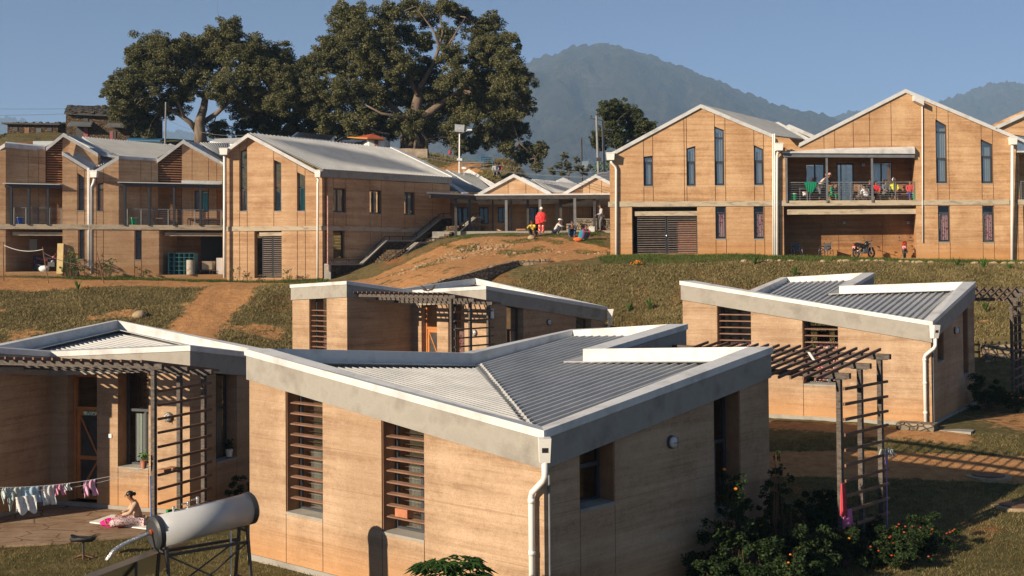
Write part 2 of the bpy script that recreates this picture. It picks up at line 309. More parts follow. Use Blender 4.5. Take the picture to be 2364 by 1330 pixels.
terr = inpoly(GX, GY, [(-19, 25.7), (-6.6, 29.2), (-7.8, 31.5), (-18, 34)])
GZ = np.where(terr, -6.30, GZ)
far = ~near; GZ = np.where(far & (GY > 240), GZ+(fbm(GX/700, GY/700, 4, 2)-.5)*60, GZ)
def grid_mesh(name, X, Y, Z):
    n, m = X.shape; me = bpy.data.meshes.new(name)
    idx = np.arange(n*m).reshape(n, m); f = np.stack([idx[:-1, :-1], idx[1:, :-1], idx[1:, 1:], idx[:-1, 1:]], -1).reshape(-1, 4)
    me.vertices.add(n*m); me.vertices.foreach_set('co', np.stack([X, Y, Z], -1).reshape(-1).astype(np.float32))
    me.loops.add(f.size); me.loops.foreach_set('vertex_index', f.reshape(-1).astype(np.int32))
    me.polygons.add(len(f)); me.polygons.foreach_set('loop_start', np.arange(0, f.size, 4, dtype=np.int32))
    me.update(calc_edges=True); me.shade_smooth(); return me
gm = grid_mesh('ground', GX, GY, GZ)
at_ = gm.attributes.new('dirt', 'FLOAT', 'POINT'); at_.data.foreach_set('value', dm.reshape(-1).astype(np.float32))
def gtype(x, y):   # 0 lawn-like, 1 dry bank
    return sm(47, 50, y)
at_ = gm.attributes.new('dry', 'FLOAT', 'POINT'); at_.data.foreach_set('value', np.clip(.6+.4*gtype(GX, GY)*(1-.8*sm(86, 90, GY)), 0, 1).reshape(-1).astype(np.float32))
def ground_mat():
    m = mat('soil_and_grass', (0.2, 0.15, 0.08), 0.95, 0, 0.15); nt = m.node_tree; b = nt.nodes['Principled BSDF']; v = coords(nt)
    a = nt.nodes.new('ShaderNodeAttribute'); a.attribute_name = 'dirt'; q = nt.nodes.new('ShaderNodeAttribute'); q.attribute_name = 'dry'
    n1 = noise(nt, v, 0.5, 6, 0.65); n2 = noise(nt, v, 3.5, 6, 0.7); n3 = noise(nt, v, 22, 4, 0.7)
    green = ramp(nt, n2, [(0.35, (0.045, 0.05, 0.014)), (0.6, (0.10, 0.105, 0.03)), (0.75, (0.16, 0.14, 0.05))])
    dry = ramp(nt, n2, [(0.3, (0.11, 0.085, 0.035)), (0.5, (0.20, 0.15, 0.065)), (0.72, (0.30, 0.225, 0.11))])
    g = mixc(nt, mathn(nt, 'MULTIPLY', q.outputs['Fac'], ramp(nt, n1, [(0.3, (0.35, 0.35, 0.35)), (0.6, (1, 1, 1))])), green, dry)
    dirt = ramp(nt, n2, [(0.25, (0.34, 0.155, 0.06)), (0.5, (0.50, 0.255, 0.105)), (0.75, (0.60, 0.36, 0.17))])
    red = ramp(nt, n2, [(0.3, (0.30, 0.10, 0.035)), (0.7, (0.45, 0.18, 0.07))])
    # bare soil patches on the banks
    pf = ramp(nt, noise(nt, v, 0.33, 5, 0.7, 0.5), [(0.56, (0, 0, 0)), (0.66, (0.7, 0.7, 0.7))])
    g = mixc(nt, pf, g, red)
    edge = mathn(nt, 'ADD', a.outputs['Fac'], mathn(nt, 'MULTIPLY', mathn(nt, 'SUBTRACT', n2, 0.5), 1.3))
    f = ramp(nt, edge, [(0.38, (0, 0, 0)), (0.6, (1, 1, 1))])
    c = mixc(nt, f, g, dirt)
    c = mixc(nt, 0.4, c, ramp(nt, n3, [(0.3, (0.35, 0.33, 0.3)), (0.7, (1, 1, 1))]), 'MULTIPLY')
    # far valley: dull green
    nt.links.new(c, b.inputs['Base Color']); bump(nt, mathn(nt, 'ADD', n3, mathn(nt, 'MULTIPLY', n2, 1.5)), 0.9, 0.07, b); return m
gm.materials.append(ground_mat())
ground = bpy.data.objects.new('ground', gm); COL.objects.link(ground); tag(ground, kind='structure')
# ------------------------------------------------------------------ hazy mountains
def hill(name, D, width, prof, rough, seed, basez=-75, jag=0.02):
    px = np.array([p[0] for p in prof], float); py = np.array([p[1] for p in prof], float)
    n = 420; m = 70
    tx = np.linspace(px[0], px[-1], n); ty = np.interp(tx, px, py)
    X = np.zeros((n, 2*m)); Y = np.zeros((n, 2*m)); Z = np.zeros((n, 2*m))
    top = np.array([at(a, b, D)[2] for a, b in zip(tx, ty)]); xs = np.array([at(a, b, D)[0] for a, b in zip(tx, ty)])
    for j in range(2*m):
        t = j/(2*m-1); yy = D-width+2*width*t; k = 1-abs(2*t-1); prof_ = sm(0, 1, k)**0.8*0.55+k*0.45
        X[:, j] = xs*(1+(yy/D-1)*0.9); Y[:, j] = yy
        z = basez+(top-basez)*prof_
        rg = fbm(X[:, j]/rough+seed, np.full(n, yy)/rough, 5, seed)-.5
        rr = 1-np.abs(2*fbm(X[:, j]/(rough*.45), np.full(n, yy)/(rough*1.4), 4, seed+3)-1)
        Z[:, j] = z+(top-basez)*(rg*0.24+(rr-.75)*0.16)*(4*k*(1-k)+.02)+(fbm(X[:, j]/14., np.full(n, yy)/14., 2, seed+5)-.5)*D*jag*.5
    me = grid_mesh(name, X, Y, Z)
    m_ = mat(name+'_forest', (0.05, 0.06, 0.03), 1.0, 0, 0.1); nt = m_.node_tree; b = nt.nodes['Principled BSDF']; v = coords(nt)
    c = ramp(nt, noise(nt, v, 0.008, 8, 0.75), [(0.38, (0.03, 0.033, 0.025)), (0.52, (0.055, 0.055, 0.04)), (0.64, (0.09, 0.082, 0.06)), (0.78, (0.17, 0.145, 0.11))])
    c2 = ramp(nt, noise(nt, v, 0.06, 5, 0.8), [(0.4, (0.25, 0.25, 0.25)), (0.65, (1, 1, 1))])
    nt.links.new(mixc(nt, 0.8, c, c2, 'MULTIPLY'), b.inputs['Base Color']); bump(nt, noise(nt, v, 0.03, 6, 0.8), 1.0, 25, b)
    me.materials.append(m_); o = bpy.data.objects.new('hills', me); COL.objects.link(o); tag(o, kind='structure'); return o
hill('main_mountain', 3000, 1500, [(-300, 470), (300, 440), (700, 330), (950, 230), (1100, 170), (1215, 143), (1290, 119), (1330, 109), (1390, 104), (1440, 112), (1520, 136), (1600, 165), (1700, 208), (1800, 243), (1900, 268), (1980, 290), (2100, 330), (2250, 380), (2400, 430), (2700, 500)], 420, 11)
hill('right_mountain', 3900, 1500, [(1500, 480), (1750, 330), (1850, 285), (1900, 275), (1950, 262), (2020, 258), (2080, 262), (2150, 245), (2220, 222), (2280, 204), (2320, 199), (2400, 208), (2520, 230), (2700, 280), (3000, 400)], 520, 23)
hill('left_ridge', 4600, 1300, [(-700, 380), (-300, 300), (-100, 275), (0, 268), (30, 272), (80, 283), (160, 288), (240, 296), (330, 300), (450, 312), (600, 330), (800, 345), (1000, 400), (1300, 480)], 800, 31)
# ================================================================== WALLS
def lerp_prof(prof, s):
    return float(np.interp(s, [p[0] for p in prof], [p[1] for p in prof]))
def wallmesh(mb, P, top, base, thick, opens=(), joints=(), g=0.018, gm_=1, s0=None, s1=None):
    """P(s,d,z)->xyz. top: [(s,z)..]; opens: (s0,s1,zb,ztL,ztR); joints: (s, zlo, zhi). Recessed joint strips use material slot gm_."""
    s0 = top[0][0] if s0 is None else s0; s1 = top[-1][0] if s1 is None else s1
    bp = {round(s0, 4), round(s1, 4)}
    for p in top:
        if s0 < p[0] < s1: bp.add(round(p[0], 4))
    for o in opens:
        for q in o[:2]:
            if s0 < q < s1: bp.add(round(q, 4))
    js = {}
    for j in joints:
        if s0 < j < s1: bp.add(round(j, 4)); js[round(j, 4)] = 1
    bp = sorted(bp)
    def solid(a, b, za0, zb0, za1, zb1):
        ga = g if a in js else 0; 
        if b-a < 2*g+.02: ga = 0
        t = lambda s, u, v: u+(v-u)*(s-a)/(b-a)
        a2 = a+ga
        mb.hexa([P(a2, 0, t(a2, za0, zb0)), P(b, 0, zb0), P(b, thick, zb0), P(a2, thick, t(a2, za0, zb0)), P(a2, 0, t(a2, za1, zb1)), P(b, 0, zb1), P(b, thick, zb1), P(a2, thick, t(a2, za1, zb1))], 0)
        if ga: mb.hexa([P(a, .03, za0), P(a2, .03, t(a2, za0, zb0)), P(a2, thick, t(a2, za0, zb0)), P(a, thick, za0), P(a, .03, za1), P(a2, .03, t(a2, za1, zb1)), P(a2, thick, t(a2, za1, zb1)), P(a, thick, za1)], gm_)
    for a, b in zip(bp[:-1], bp[1:]):
        mid = (a+b)/2; ta = lerp_prof(top, a); tb = lerp_prof(top, b)
        cov = sorted([o for o in opens if o[0]-1e-4 <= mid <= o[1]+1e-4], key=lambda o: o[2])
        za = zb = base
        for o in cov:
            if o[2] > za+.01: solid(a, b, za, zb, o[2], o[2])
            f = lambda s: o[3]+(o[4]-o[3])*(s-o[0])/(o[1]-o[0])
            za, zb = f(a), f(b)
        if ta-za > .015 or tb-zb > .015: solid(a, b, za, zb, max(ta, za), max(tb, zb))
def mark_low(o, zfun):
    me = o.data; n = len(me.vertices); co = np.zeros(n*3); me.vertices.foreach_get('co', co); co = co.reshape(-1, 3)
    a = me.attributes.new('lowness', 'FLOAT', 'POINT'); a.data.foreach_set('value', (10-(co[:, 2]-zfun)).astype(np.float32))
def window(par, P, a, b, zb, ztL, ztR, d=.28, fr=.06, split=None, vsplit=None, pane='glass', name='window', curtain=None, cpos=None, lower_frame=False):
    """framed window in an opening, part 'window' with 'pane' / 'curtain' sub-parts"""
    f = MB(); t = lambda s, k=0: ztL+(ztR-ztL)*(s-a)/(b-a)+k
    def post(x0, x1, z0=None, dz=0): f.hexa([P(x0, d-dz, zb if z0 is None else z0), P(x1, d-dz, zb if z0 is None else z0), P(x1, d+.06, zb if z0 is None else z0), P(x0, d+.06, zb if z0 is None else z0), P(x0, d-dz, t(x0)-.002), P(x1, d-dz, t(x1)-.002), P(x1, d+.06, t(x1)-.002), P(x0, d+.06, t(x0)-.002)])
    e = .003
    post(a+e, a+fr); post(b-fr, b-e)
    def rail(x0, x1, z0, z1, dz=0.0): f.hexa([P(x0, d-dz, z0), P(x1, d-dz, z0), P(x1, d+.06, z0), P(x0, d+.06, z0), P(x0, d-dz, z1), P(x1, d-dz, z1), P(x1, d+.06, z1), P(x0, d+.06, z1)])
    rail(a+fr, b-fr, zb+.003, zb+fr)
    x0, x1 = a+fr, b-fr
    f.hexa([P(x0, d, t(x0)-fr), P(x1, d, t(x1)-fr), P(x1, d+.06, t(x1)-fr), P(x0, d+.06, t(x0)-fr), P(x0, d, t(x0)-.003), P(x1, d, t(x1)-.003), P(x1, d+.06, t(x1)-.003), P(x0, d+.06, t(x0)-.003)])
    for z in (split or []): rail(x0, x1, z-.035, z+.035, .01)
    if lower_frame and split:
        z = split[0]; q = .05; rail(x0, x0+q, zb+fr, z-.035, .02); rail(x1-q, x1, zb+fr, z-.035, .02); rail(x0+q, x1-q, zb+fr, zb+fr+q, .02); rail(x0+q, x1-q, z-.035-q, z-.035, .02)
    for xv, zl in (vsplit or []):
        f.hexa([P(xv-.035, d-.015, zb+fr), P(xv+.035, d-.015, zb+fr), P(xv+.035, d+.05, zb+fr), P(xv-.035, d+.05, zb+fr)]+[P(xv-.035, d-.015, min(zl, t(xv-.035)-fr)), P(xv+.035, d-.015, min(zl, t(xv+.035)-fr)), P(xv+.035, d+.05, min(zl, t(xv+.035)-fr)), P(xv-.035, d+.05, min(zl, t(xv-.035)-fr))])
    wo_ = f.build(name, M['frame'], par)
    g = MB(); g.add([P(x0, d+.035, zb+fr*.5), P(x1, d+.035, zb+fr*.5), P(x1, d+.035, t(x1)-fr*.5), P(x0, d+.035, t(x0)-fr*.5)], [(0, 1, 2, 3)])
    g.build('pane', M[pane], wo_)
    if curtain:
        for ci, (c0, c1, z0, z1) in enumerate(cpos):
            c = MB(); n = max(8, int((c1-c0)/.035)); zz = [(c0+(c1-c0)*i/n, d+.10+.03*math.sin(i*1.9)+.01*math.sin(i*5.1)) for i in range(n+1)]
            for (p, q), (p2, q2) in zip(zz[:-1], zz[1:]): c.add([P(p, q, z0), P(p2, q2, z0), P(p2, q2, z1), P(p, q, z1)], [(0, 1, 2, 3)])
            c.build('curtain', M[curtain], wo_)
    return wo_
def louvres(par, P, a, b, z0, z1, n, d0=.06, d1=.17, th=.024, m='louvrewood', name='louvre', tilt=.008):
    f = MB()
    for i in range(n):
        z = z0+(z1-z0)*i/max(1, n-1)
        f.hexa([P(a+.004, d0, z-tilt), P(b-.004, d0, z-tilt), P(b-.004, d1, z+tilt), P(a+.004, d1, z+tilt), P(a+.004, d0, z-tilt+th), P(b-.004, d0, z-tilt+th), P(b-.004, d1, z+tilt+th), P(a+.004, d1, z+tilt+th)])
    return f.build(name, M[m], par)
def sill(par, P, a, b, z, d=.3):
    f = MB(); f.hexa([P(a+.003, -.012, z-.05), P(b-.003, -.012, z-.05), P(b-.003, d, z-.05), P(a+.003, d, z-.05), P(a+.003, -.012, z+.003), P(b-.003, -.012, z+.003), P(b-.003, d, z+.02), P(a+.003, d, z+.02)])
    return f.build('window_sill', M['conc'], par)
def bulkhead(par, P, s, z, name='wall_lamp'):
    c = np.array(P(s, 0, z)); o = np.array(P(s, -1, z))-c; o /= np.linalg.norm(o)
    m = MB(); m.tube([c, c+o*.05], .125, 14); b = m.build(name, M['frame'], par)
    k = MB(); k.tube([c+o*.05, c+o*.09, c+o*.13, c+o*.15], [.105, .10, .07, .02], 14); k.build('lamp_glass', M['lampglass'], b, True)
    q = MB(); side = np.cross(o, (0, 0, 1)); q.bar(c+o*.158-side*.11, c+o*.158+side*.11, .014, .014); q.bar(c+o*.165-np.array([0, 0, .11]), c+o*.165+np.array([0, 0, .11]), .014, .014); q.build('lamp_guard', M['steelgrey'], b)
M['lampglass'] = mat('frosted_lamp_glass', (0.6, 0.6, 0.58), 0.25)
# ================================================================== RIBBED ROOF SHEETS
def ribs_plane(mb, poly, zf, dirv, spacing, w=.05, h=.05, off=0.0, inset=0.02):
    """trapezoid ribs on the plane z=zf(u,v) inside poly (u,v) running along dirv"""
    d = np.array(dirv, float); d /= np.linalg.norm(d); n = np.array([-d[1], d[0]])
    pr = [np.dot(n, p) for p in poly]; k = min(pr)+spacing*.5+off
    while k < max(pr):
        hits = []
        for i in range(len(poly)):
            a = np.array(poly[i]); b = np.array(poly[(i+1) % len(poly)]); ka, kb = n@a-k, n@b-k
            if ka*kb < 0: hits.append(float(d@(a+(b-a)*ka/(ka-kb))))
        hits.sort()
        for t0, t1 in zip(hits[::2], hits[1::2]):
            if t1-t0 < .12: continue
            t0 += inset; t1 -= inset; vs = []
            for t in (t0, t1):
                for o, hh in ((-w*1.0, 0.002), (-w*.5, h), (w*.5, h), (w*1.0, 0.002)):
                    q = d*t+n*(k+o); vs.append((q[0], q[1], zf(q[0], q[1])+hh))
            mb.add(vs, [(0, 1, 5, 4), (1, 2, 6, 5), (2, 3, 7, 6), (0, 3, 2, 1), (4, 5, 6, 7)])
        k += spacing
def ribbed_patch(mb, p0, p1, p2, p3, n, h=.05, thick=.03, frac=.42):
    """corrugated sheet between edge p0->p1 and edge p3->p2; ribs run p0->p3"""
    p0, p1, p2, p3 = [np.array(p, float) for p in (p0, p1, p2, p3)]
    nrm = np.cross(p1-p0, p3-p0); nrm /= np.linalg.norm(nrm); nrm = nrm if nrm[2] > 0 else -nrm
    prof = [(0, 0), (.5-frac/2, 0), (.5-frac/4, 1), (.5+frac/4, 1), (.5+frac/2, 0)]
    ts = []
    for i in range(n):
        for a, b in prof: ts.append(((i+a)/n, b*h))
    ts.append((1, 0)); vs = []
    for t, hh in ts: vs += [p0+(p1-p0)*t+nrm*hh, p3+(p2-p3)*t+nrm*hh]
    mb.add(vs, [(2*i, 2*i+2, 2*i+3, 2*i+1) for i in range(len(ts)-1)])
    mb.hexa([p0-nrm*thick*2, p1-nrm*thick*2, p2-nrm*thick*2, p3-nrm*thick*2, p0-nrm*thick, p1-nrm*thick, p2-nrm*thick, p3-nrm*thick])
# ================================================================== STAFF HOUSES
def offset_poly(poly, off):
    n = len(poly); out = []; ar = sum(poly[i][0]*poly[(i+1) % n][1]-poly[(i+1) % n][0]*poly[i][1] for i in range(n)); sg = 1 if ar > 0 else -1
    for i in range(n):
        a, b, c = [np.array(poly[j % n], float) for j in (i-1, i, i+1)]
        d1 = (b-a)/np.linalg.norm(b-a); d2 = (c-b)/np.linalg.norm(c-b); n1 = np.array([d1[1], -d1[0]])*sg; n2 = np.array([d2[1], -d2[0]])*sg
        if abs(d1[0]*d2[1]-d1[1]*d2[0]) < 1e-6: out.append(b+n1*off); continue
        m = n1+n2; out.append(b+m*off/(1+n1@n2))
    return out
def house(name, label, prm, mir, Z, vis=(), extra=None, lamps=True, curt='curtainpale'):
    bx, by, bz, ang = prm; U = np.array([math.cos(ang), math.sin(ang)]); V = np.array([U[1], -U[0]])*(-1 if mir else 1)
    def W(u, v, z): return (bx+u*U[0]+v*V[0], by+u*U[1]+v*V[1], bz+z)
    hs = thing(name, label, 'house', (bx, by, bz))
    ua, ve, vc, ud, vg = 8.09, 10.6, 7.19, 4.4, 6.4
    pts = dict(A=(ua, 0), B=(0, 0), C=(0, vc), D=(ud, vc), E=(ud, ve), F=(ua, ve), G=(ua, vg)); order = 'BCDEFGA'
    t = .45; wt = .60     # wall top sits this far under the parapet edge
    wm = MB()
    zt = lambda k: Z[k]-wt
    # faces:  (start,end, direction) ; each wall has its own (s,d,z)->world mapping, d into the wall
    def mk(p, q, inw):
        p = np.array(p, float); q = np.array(q, float); L = np.linalg.norm(q-p); e = (q-p)/L; i_ = np.array(inw, float)
        return (lambda s, d, z: W(*(p+e*s+i_*d), z)), L
    PAB, LAB = mk((0, 0), (ua, 0), (0, 1)); PBC, LBC = mk((0, 0), (0, vc), (1, 0)); PCD, LCD = mk((0, vc), (ud, vc), (0, -1))
    PDE, LDE = mk((ud, vc), (ud, ve), (1, 0)); PEF, LEF = mk((ud, ve), (ua, ve), (0, -1)); PFA, LFA = mk((ua, ve), (ua, 0), (-1, 0))
    e = .012; base = -.6
    lin = lambda k1, k2, L: (lambda s: zt(k1)+(zt(k2)-zt(k1))*s/L)
    # AB
    f = lin('B', 'A', LAB); f2 = lambda s: f(s)-e
    wins = [(2.83, 3.96), (5.69, 6.85)] if name != 'house_r' else [(2.92, 4.05), (5.72, 6.87)]
    ab = [(a, b, 1.14, f2(a), f2(b)) for a, b in wins]
    wallmesh(wm, PAB, [(0, f(0)), (LAB, f(LAB))], base, t, ab, [w for p in wins for w in p])
    f = lin('B', 'C', LBC); bc = [(.93, 1.9, 1.9, f(.93)-e, f(1.9)-e), (5.1, 6.05, 1.16, f(5.1)-e, f(6.05)-e)]
    wallmesh(wm, PBC, [(t, f(t)), (LBC, f(LBC))], base, t, bc, [.93, 1.9, 5.1, 6.05])
    f = lin('C', 'D', LCD); cdo = [(1.25, 2.2, 1.12, f(1.25)-e, f(2.2)-e), (2.88, 3.84, .14, f(2.88)-e, f(3.84)-e)]
    wallmesh(wm, PCD, [(t, f(t)), (LCD+t, f(LCD))], base, t, cdo, [1.25, 2.2])
    f = lin('D', 'E', LDE); wallmesh(wm, PDE, [(0, f(0)), (LDE, f(LDE))], base, t)
    f = lin('E', 'F', LEF); ef = [(1.33, 2.5, 1.12, f(1.33)-e, f(2.5)-e)]
    wallmesh(wm, PEF, [(t, f(t)), (LEF, f(LEF))], base, t, ef, [1.33, 2.5])
    wallmesh(wm, PFA, [(t, zt('F')), (ve-vg, zt('G')), (ve-t, zt('A'))], base, t)
    wo_ = wm.build('wall', [M['earth'], M['groove']], hs); mark_low(wo_, 0)
    # plinth
    pm = MB(); pl = [np.array(pts[k]) for k in 'BCDEFA']; o1 = offset_poly(pl, .035); n = 6
    pm.add([W(p[0], p[1], -.6) for p in o1]+[W(p[0], p[1], .12) for p in o1], [(i, (i+1) % n, n+(i+1) % n, n+i) for i in range(n)]+[tuple(range(n, 2*n))]); pm.build('plinth', M['conc'], hs)
    fm = MB(); fm.add([W(p[0], p[1], .14) for p in pl], [tuple(range(6))]); fm.build('floor', M['conc'], hs)
    # fascia + cap rings
    poly = [pts[k] for k in order]; zs = [Z[k] for k in order]
    def ring(off_o, off_i, lo, hi, m, nm, inner_lo=None):
        r = MB(); o = offset_poly(poly, off_o); i_ = offset_poly(poly, off_i); n = len(poly); vs = []
        for k in range(n): vs += [W(*o[k], zs[k]+lo), W(*o[k], zs[k]+hi), W(*i_[k], zs[k]+hi), W(*i_[k], zs[k]+(lo if inner_lo is None else inner_lo))]
        r.add(vs, [(4*k+j, 4*((k+1) % n)+j, 4*((k+1) % n)+(j+1) % 4, 4*k+(j+1) % 4) for k in range(n) for j in range(4)]); return r.build(nm, M[m], hs)
    ring(.045, -.24, -.64, -.10, 'conc', 'fascia')
    ring(.075, -.30, -.135, 0.0, 'cap', 'parapet_cap', -.34)
    ring(-.302, -.62, -.31, -.285, 'sheetlight', 'gutter_flashing')
    # roof planes
    zr = -.30
    A, B, Cc, G = [(*pts[k], Z[k]+zr) for k in 'ABCG']
    def plane(p, q, r):
        p, q, r = map(np.array, (p, q, r)); nn = np.cross(q-p, r-p); return lambda u, v: p[2]-(nn[0]*(u-p[0])+nn[1]*(v-p[1]))/nn[2]
    zL = plane(A, B, G); zR = plane(B, Cc, G)
    ins = offset_poly([pts[k] for k in 'BCDEFGA'], -.31); iB, iC, iD, iE, iF, iG, iA = [tuple(p) for p in ins]
    core = offset_poly([pts[k] for k in 'BCDEFGA'], -.55); cB, cC, cD, cE, cF, cG, cA = [tuple(p) for p in core]
    for nm, pol, cpol, zf, dr, sp in (('roof_sheet', [iA, iB, iG], [cA, cB, cG], zL, (1, 0), .2), ('roof_sheet', [iB, iC, iD, iE, iF, iG], [cB, cC, cD, cE, cF, cG], zR, (0, 1), .25)):
        r = MB(); r.add([(p[0], p[1], zf(*p)) for p in pol], [tuple(range(len(pol)))]); ribs_plane(r, cpol, zf, dr, sp, .04 if sp < .22 else .052, .045 if sp < .22 else .06)
        r.v = [W(*p) for p in r.v]; r.build(nm, M['sheet'] if sp > .22 else M['sheetlight'], hs)
    # valley tray
    vm = MB(); a = np.array([cB[0], cB[1]]); b = np.array([cG[0], cG[1]]); n_ = 60
    for i in range(n_):
        for sd_ in (-1, 1):
            p = a+(b-a)*(i+.5)/n_; q = np.array([-(b-a)[1], (b-a)[0]])/np.linalg.norm(b-a)*sd_*.075
            zf = zL if sd_*((-(b-a)[1])*1+0) < 0 else zR
            c_ = p+q; z = max(zL(*c_), zR(*c_)); s_ = .05; vm.add([(c_[0]-s_, c_[1]-.03, z+.035), (c_[0]+s_, c_[1]-.03, z+.035), (c_[0]+s_, c_[1]+.03, z+.04), (c_[0]-s_, c_[1]+.03, z+.04)], [(0, 1, 2, 3)])
    vm.v = [W(*p) for p in vm.v]; vm.build('valley_gutter', M['black'], hs)
    # windows
    for i, (a, b, zb, l, r) in enumerate(ab):
        w_ = window(hs, PAB, a, b, zb, l, r, .33, .06, [2.62 if i else 2.45], [((a*.66+b*.34) if not mir else (a+b)/2, 2.5)], curtain=curt, cpos=[(b-.75, b-.3, zb+.1, 2.4), (a+.1, a+.3, zb+.1, 2.4)], lower_frame=False)
        n_l = 10 if i else 8; louvres(hs, PAB, a, b, 1.40, 1.40+.2125*(n_l-1), n_l, .10, .21); sill(hs, PAB, a, b, zb, .33)
    a, b, zb, l, r = bc[0]; window(hs, PBC, a, b, zb, l, r, .33, .06, [2.55]); sill(hs, PBC, a, b, zb, .33)
    a, b, zb, l, r = bc[1]; window(hs, PBC, a, b, zb, l, r, .33, .07, [2.5], [(a+.5, 2.5)], curtain=curt, cpos=[(a+.1, a+.4, zb+.1, 2.4)]); sill(hs, PBC, a, b, zb, .33)
    a, b, zb, l, r = cdo[0]; window(hs, PCD, a, b, zb, l, r, .33, .07, [2.55], [(a+.35, 2.5)], curtain=curt, cpos=[(a+.1, a+.75, zb+.1, 2.45)]); sill(hs, PCD, a, b, zb, .33)
    a, b, zb, l, r = ef[0]; window(hs, PEF, a, b, zb, l, r, .33, .06, [2.45], [(a+.4, 2.4)], curtain=curt, cpos=[(a+.3, a+.8, zb+.1, 2.3)]); louvres(hs, PEF, a, b, 1.40, 1.40+.2125*9, 10, .10, .21); sill(hs, PEF, a, b, zb, .33)
    # door
    a, b, zb, l, r = cdo[1]; dm_ = MB(); d0, d1 = .26, .33; hh = 2.5
    def pb(x0, x1, z0, z1, dd=0, mm=0): dm_.hexa([PCD(x0, d0-dd, z0), PCD(x1, d0-dd, z0), PCD(x1, d1, z0), PCD(x0, d1, z0), PCD(x0, d0-dd, z1), PCD(x1, d0-dd, z1), PCD(x1, d1, z1), PCD(x0, d1, z1)], mm)
    pb(a+.004, a+.09, zb, min(l, r)-.01, .03); pb(b-.09, b-.004, zb, min(l, r)-.01, .03); pb(a+.09, b-.09, hh, hh+.09, .02); pb(a+.09, b-.09, min(l, r)-.09, min(l, r)-.01, .02)
    do = dm_.build('door', M['doorwood'], hs)
    lf = MB(); x0, x1 = a+.095, b-.095
    def q(x0, x1, z0, z1, k=.0): lf.hexa([PCD(x0, d0+k, z0), PCD(x1, d0+k, z0), PCD(x1, d1-.01, z0), PCD(x0, d1-.01, z0), PCD(x0, d0+k, z1), PCD(x1, d0+k, z1), PCD(x1, d1-.01, z1), PCD(x0, d1-.01, z1)])
    q(x0, x0+.1, zb+.03, hh-.005); q(x1-.1, x1, zb+.03, hh-.005); q(x0+.1, x1-.1, zb+.03, zb+.17); q(x0+.1, x1-.1, hh-.14, hh-.005); q(x0+.1, x1-.1, 1.2, 1.3)
    for (p, pz), (s_, sz) in (((x0+.1, 1.32), (x1-.1, hh-.16)), ((x0+.1, 1.18), (x1-.1, zb+.2))):
        lf.hexa([PCD(p, d0+.004, pz-.05), PCD(s_, d0+.004, sz-.05), PCD(s_, d0+.03, sz-.05), PCD(p, d0+.03, pz-.05), PCD(p, d0+.004, pz+.05), PCD(s_, d0+.004, sz+.05), PCD(s_, d0+.03, sz+.05), PCD(p, d0+.03, pz+.05)])
    lf.build('door_leaf', M['doorwood'], do)
    mesh_ = MB(); mesh_.hexa([PCD(x0, d0+.035, zb+.03), PCD(x1, d0+.035, zb+.03), PCD(x1, d0+.045, zb+.03), PCD(x0, d0+.045, zb+.03), PCD(x0, d0+.035, hh), PCD(x1, d0+.035, hh), PCD(x1, d0+.045, hh), PCD(x0, d0+.045, hh)])
    if mir and name == 'house_m': mesh_.build('door_panel', M['doorwood'], do)
    else: mesh_.build('door_screen', M['steel'], do)
    g = MB(); g.add([PCD(x0, d0+.04, hh+.09), PCD(x1, d0+.04, hh+.09), PCD(x1, d0+.04, min(l, r)-.09), PCD(x0, d0+.04, min(l, r)-.09)], [(0, 1, 2, 3)]); g.build('transom_pane', M['glass'], do)
    # rainwater head and downpipe at the low corner
    zb_ = Z['B']; h = MB()
    hx = lambda d, w, z: W(-d*.7071+w*.7071, -d*.7071-w*.7071, z)
    h.hexa([hx(.27, .085, zb_-.50), hx(.27, -.085, zb_-.50), hx(.09, -.085, zb_-.50), hx(.09, .085, zb_-.50), hx(.36, .10, zb_-.10), hx(.36, -.10, zb_-.10), hx(.09, -.10, zb_-.10), hx(.09, .10, zb_-.10)])
    ho = h.build('rainwater_head', M['pipe'], hs)
    k = MB(); k.hexa([hx(.315, .05, zb_-.33), hx(.315, -.05, zb_-.33), hx(.30, -.05, zb_-.33), hx(.30, .05, zb_-.33), hx(.332, .05, zb_-.25), hx(.332, -.05, zb_-.25), hx(.30, -.05, zb_-.25), hx(.30, .05, zb_-.25)]); k.build('overflow_slot', M['black'], ho)
    dp = MB(); dp.tube([W(-.16, -.16, zb_-.5), W(-.16, -.16, zb_-.72), W(-.12, -.15, zb_-.8), W(.14, -.13, zb_-1.02), W(.17, -.12, zb_-1.1), W(.17, -.12, zb_-1.25), W(.17, -.12, -.1)], .052, 14)
    for z in (zb_-1.2, 1.3, .4): dp.tube([W(.17, -.12, z), W(.17, -.12, z+.07)], .062, 14)
    dp.build('downpipe', M['pipe'], hs, True)
    bulkhead(hs, PBC, 3.62, 2.75); bulkhead(hs, PCD, .62, 2.45)
    # conduit strip beside the pipe
    c = MB(); c.tube([W(-.03, .1, .1), W(-.03, .1, zb_-.75)], .02, 8); c.build('conduit', M['steelgrey'], hs)
    return W, hs
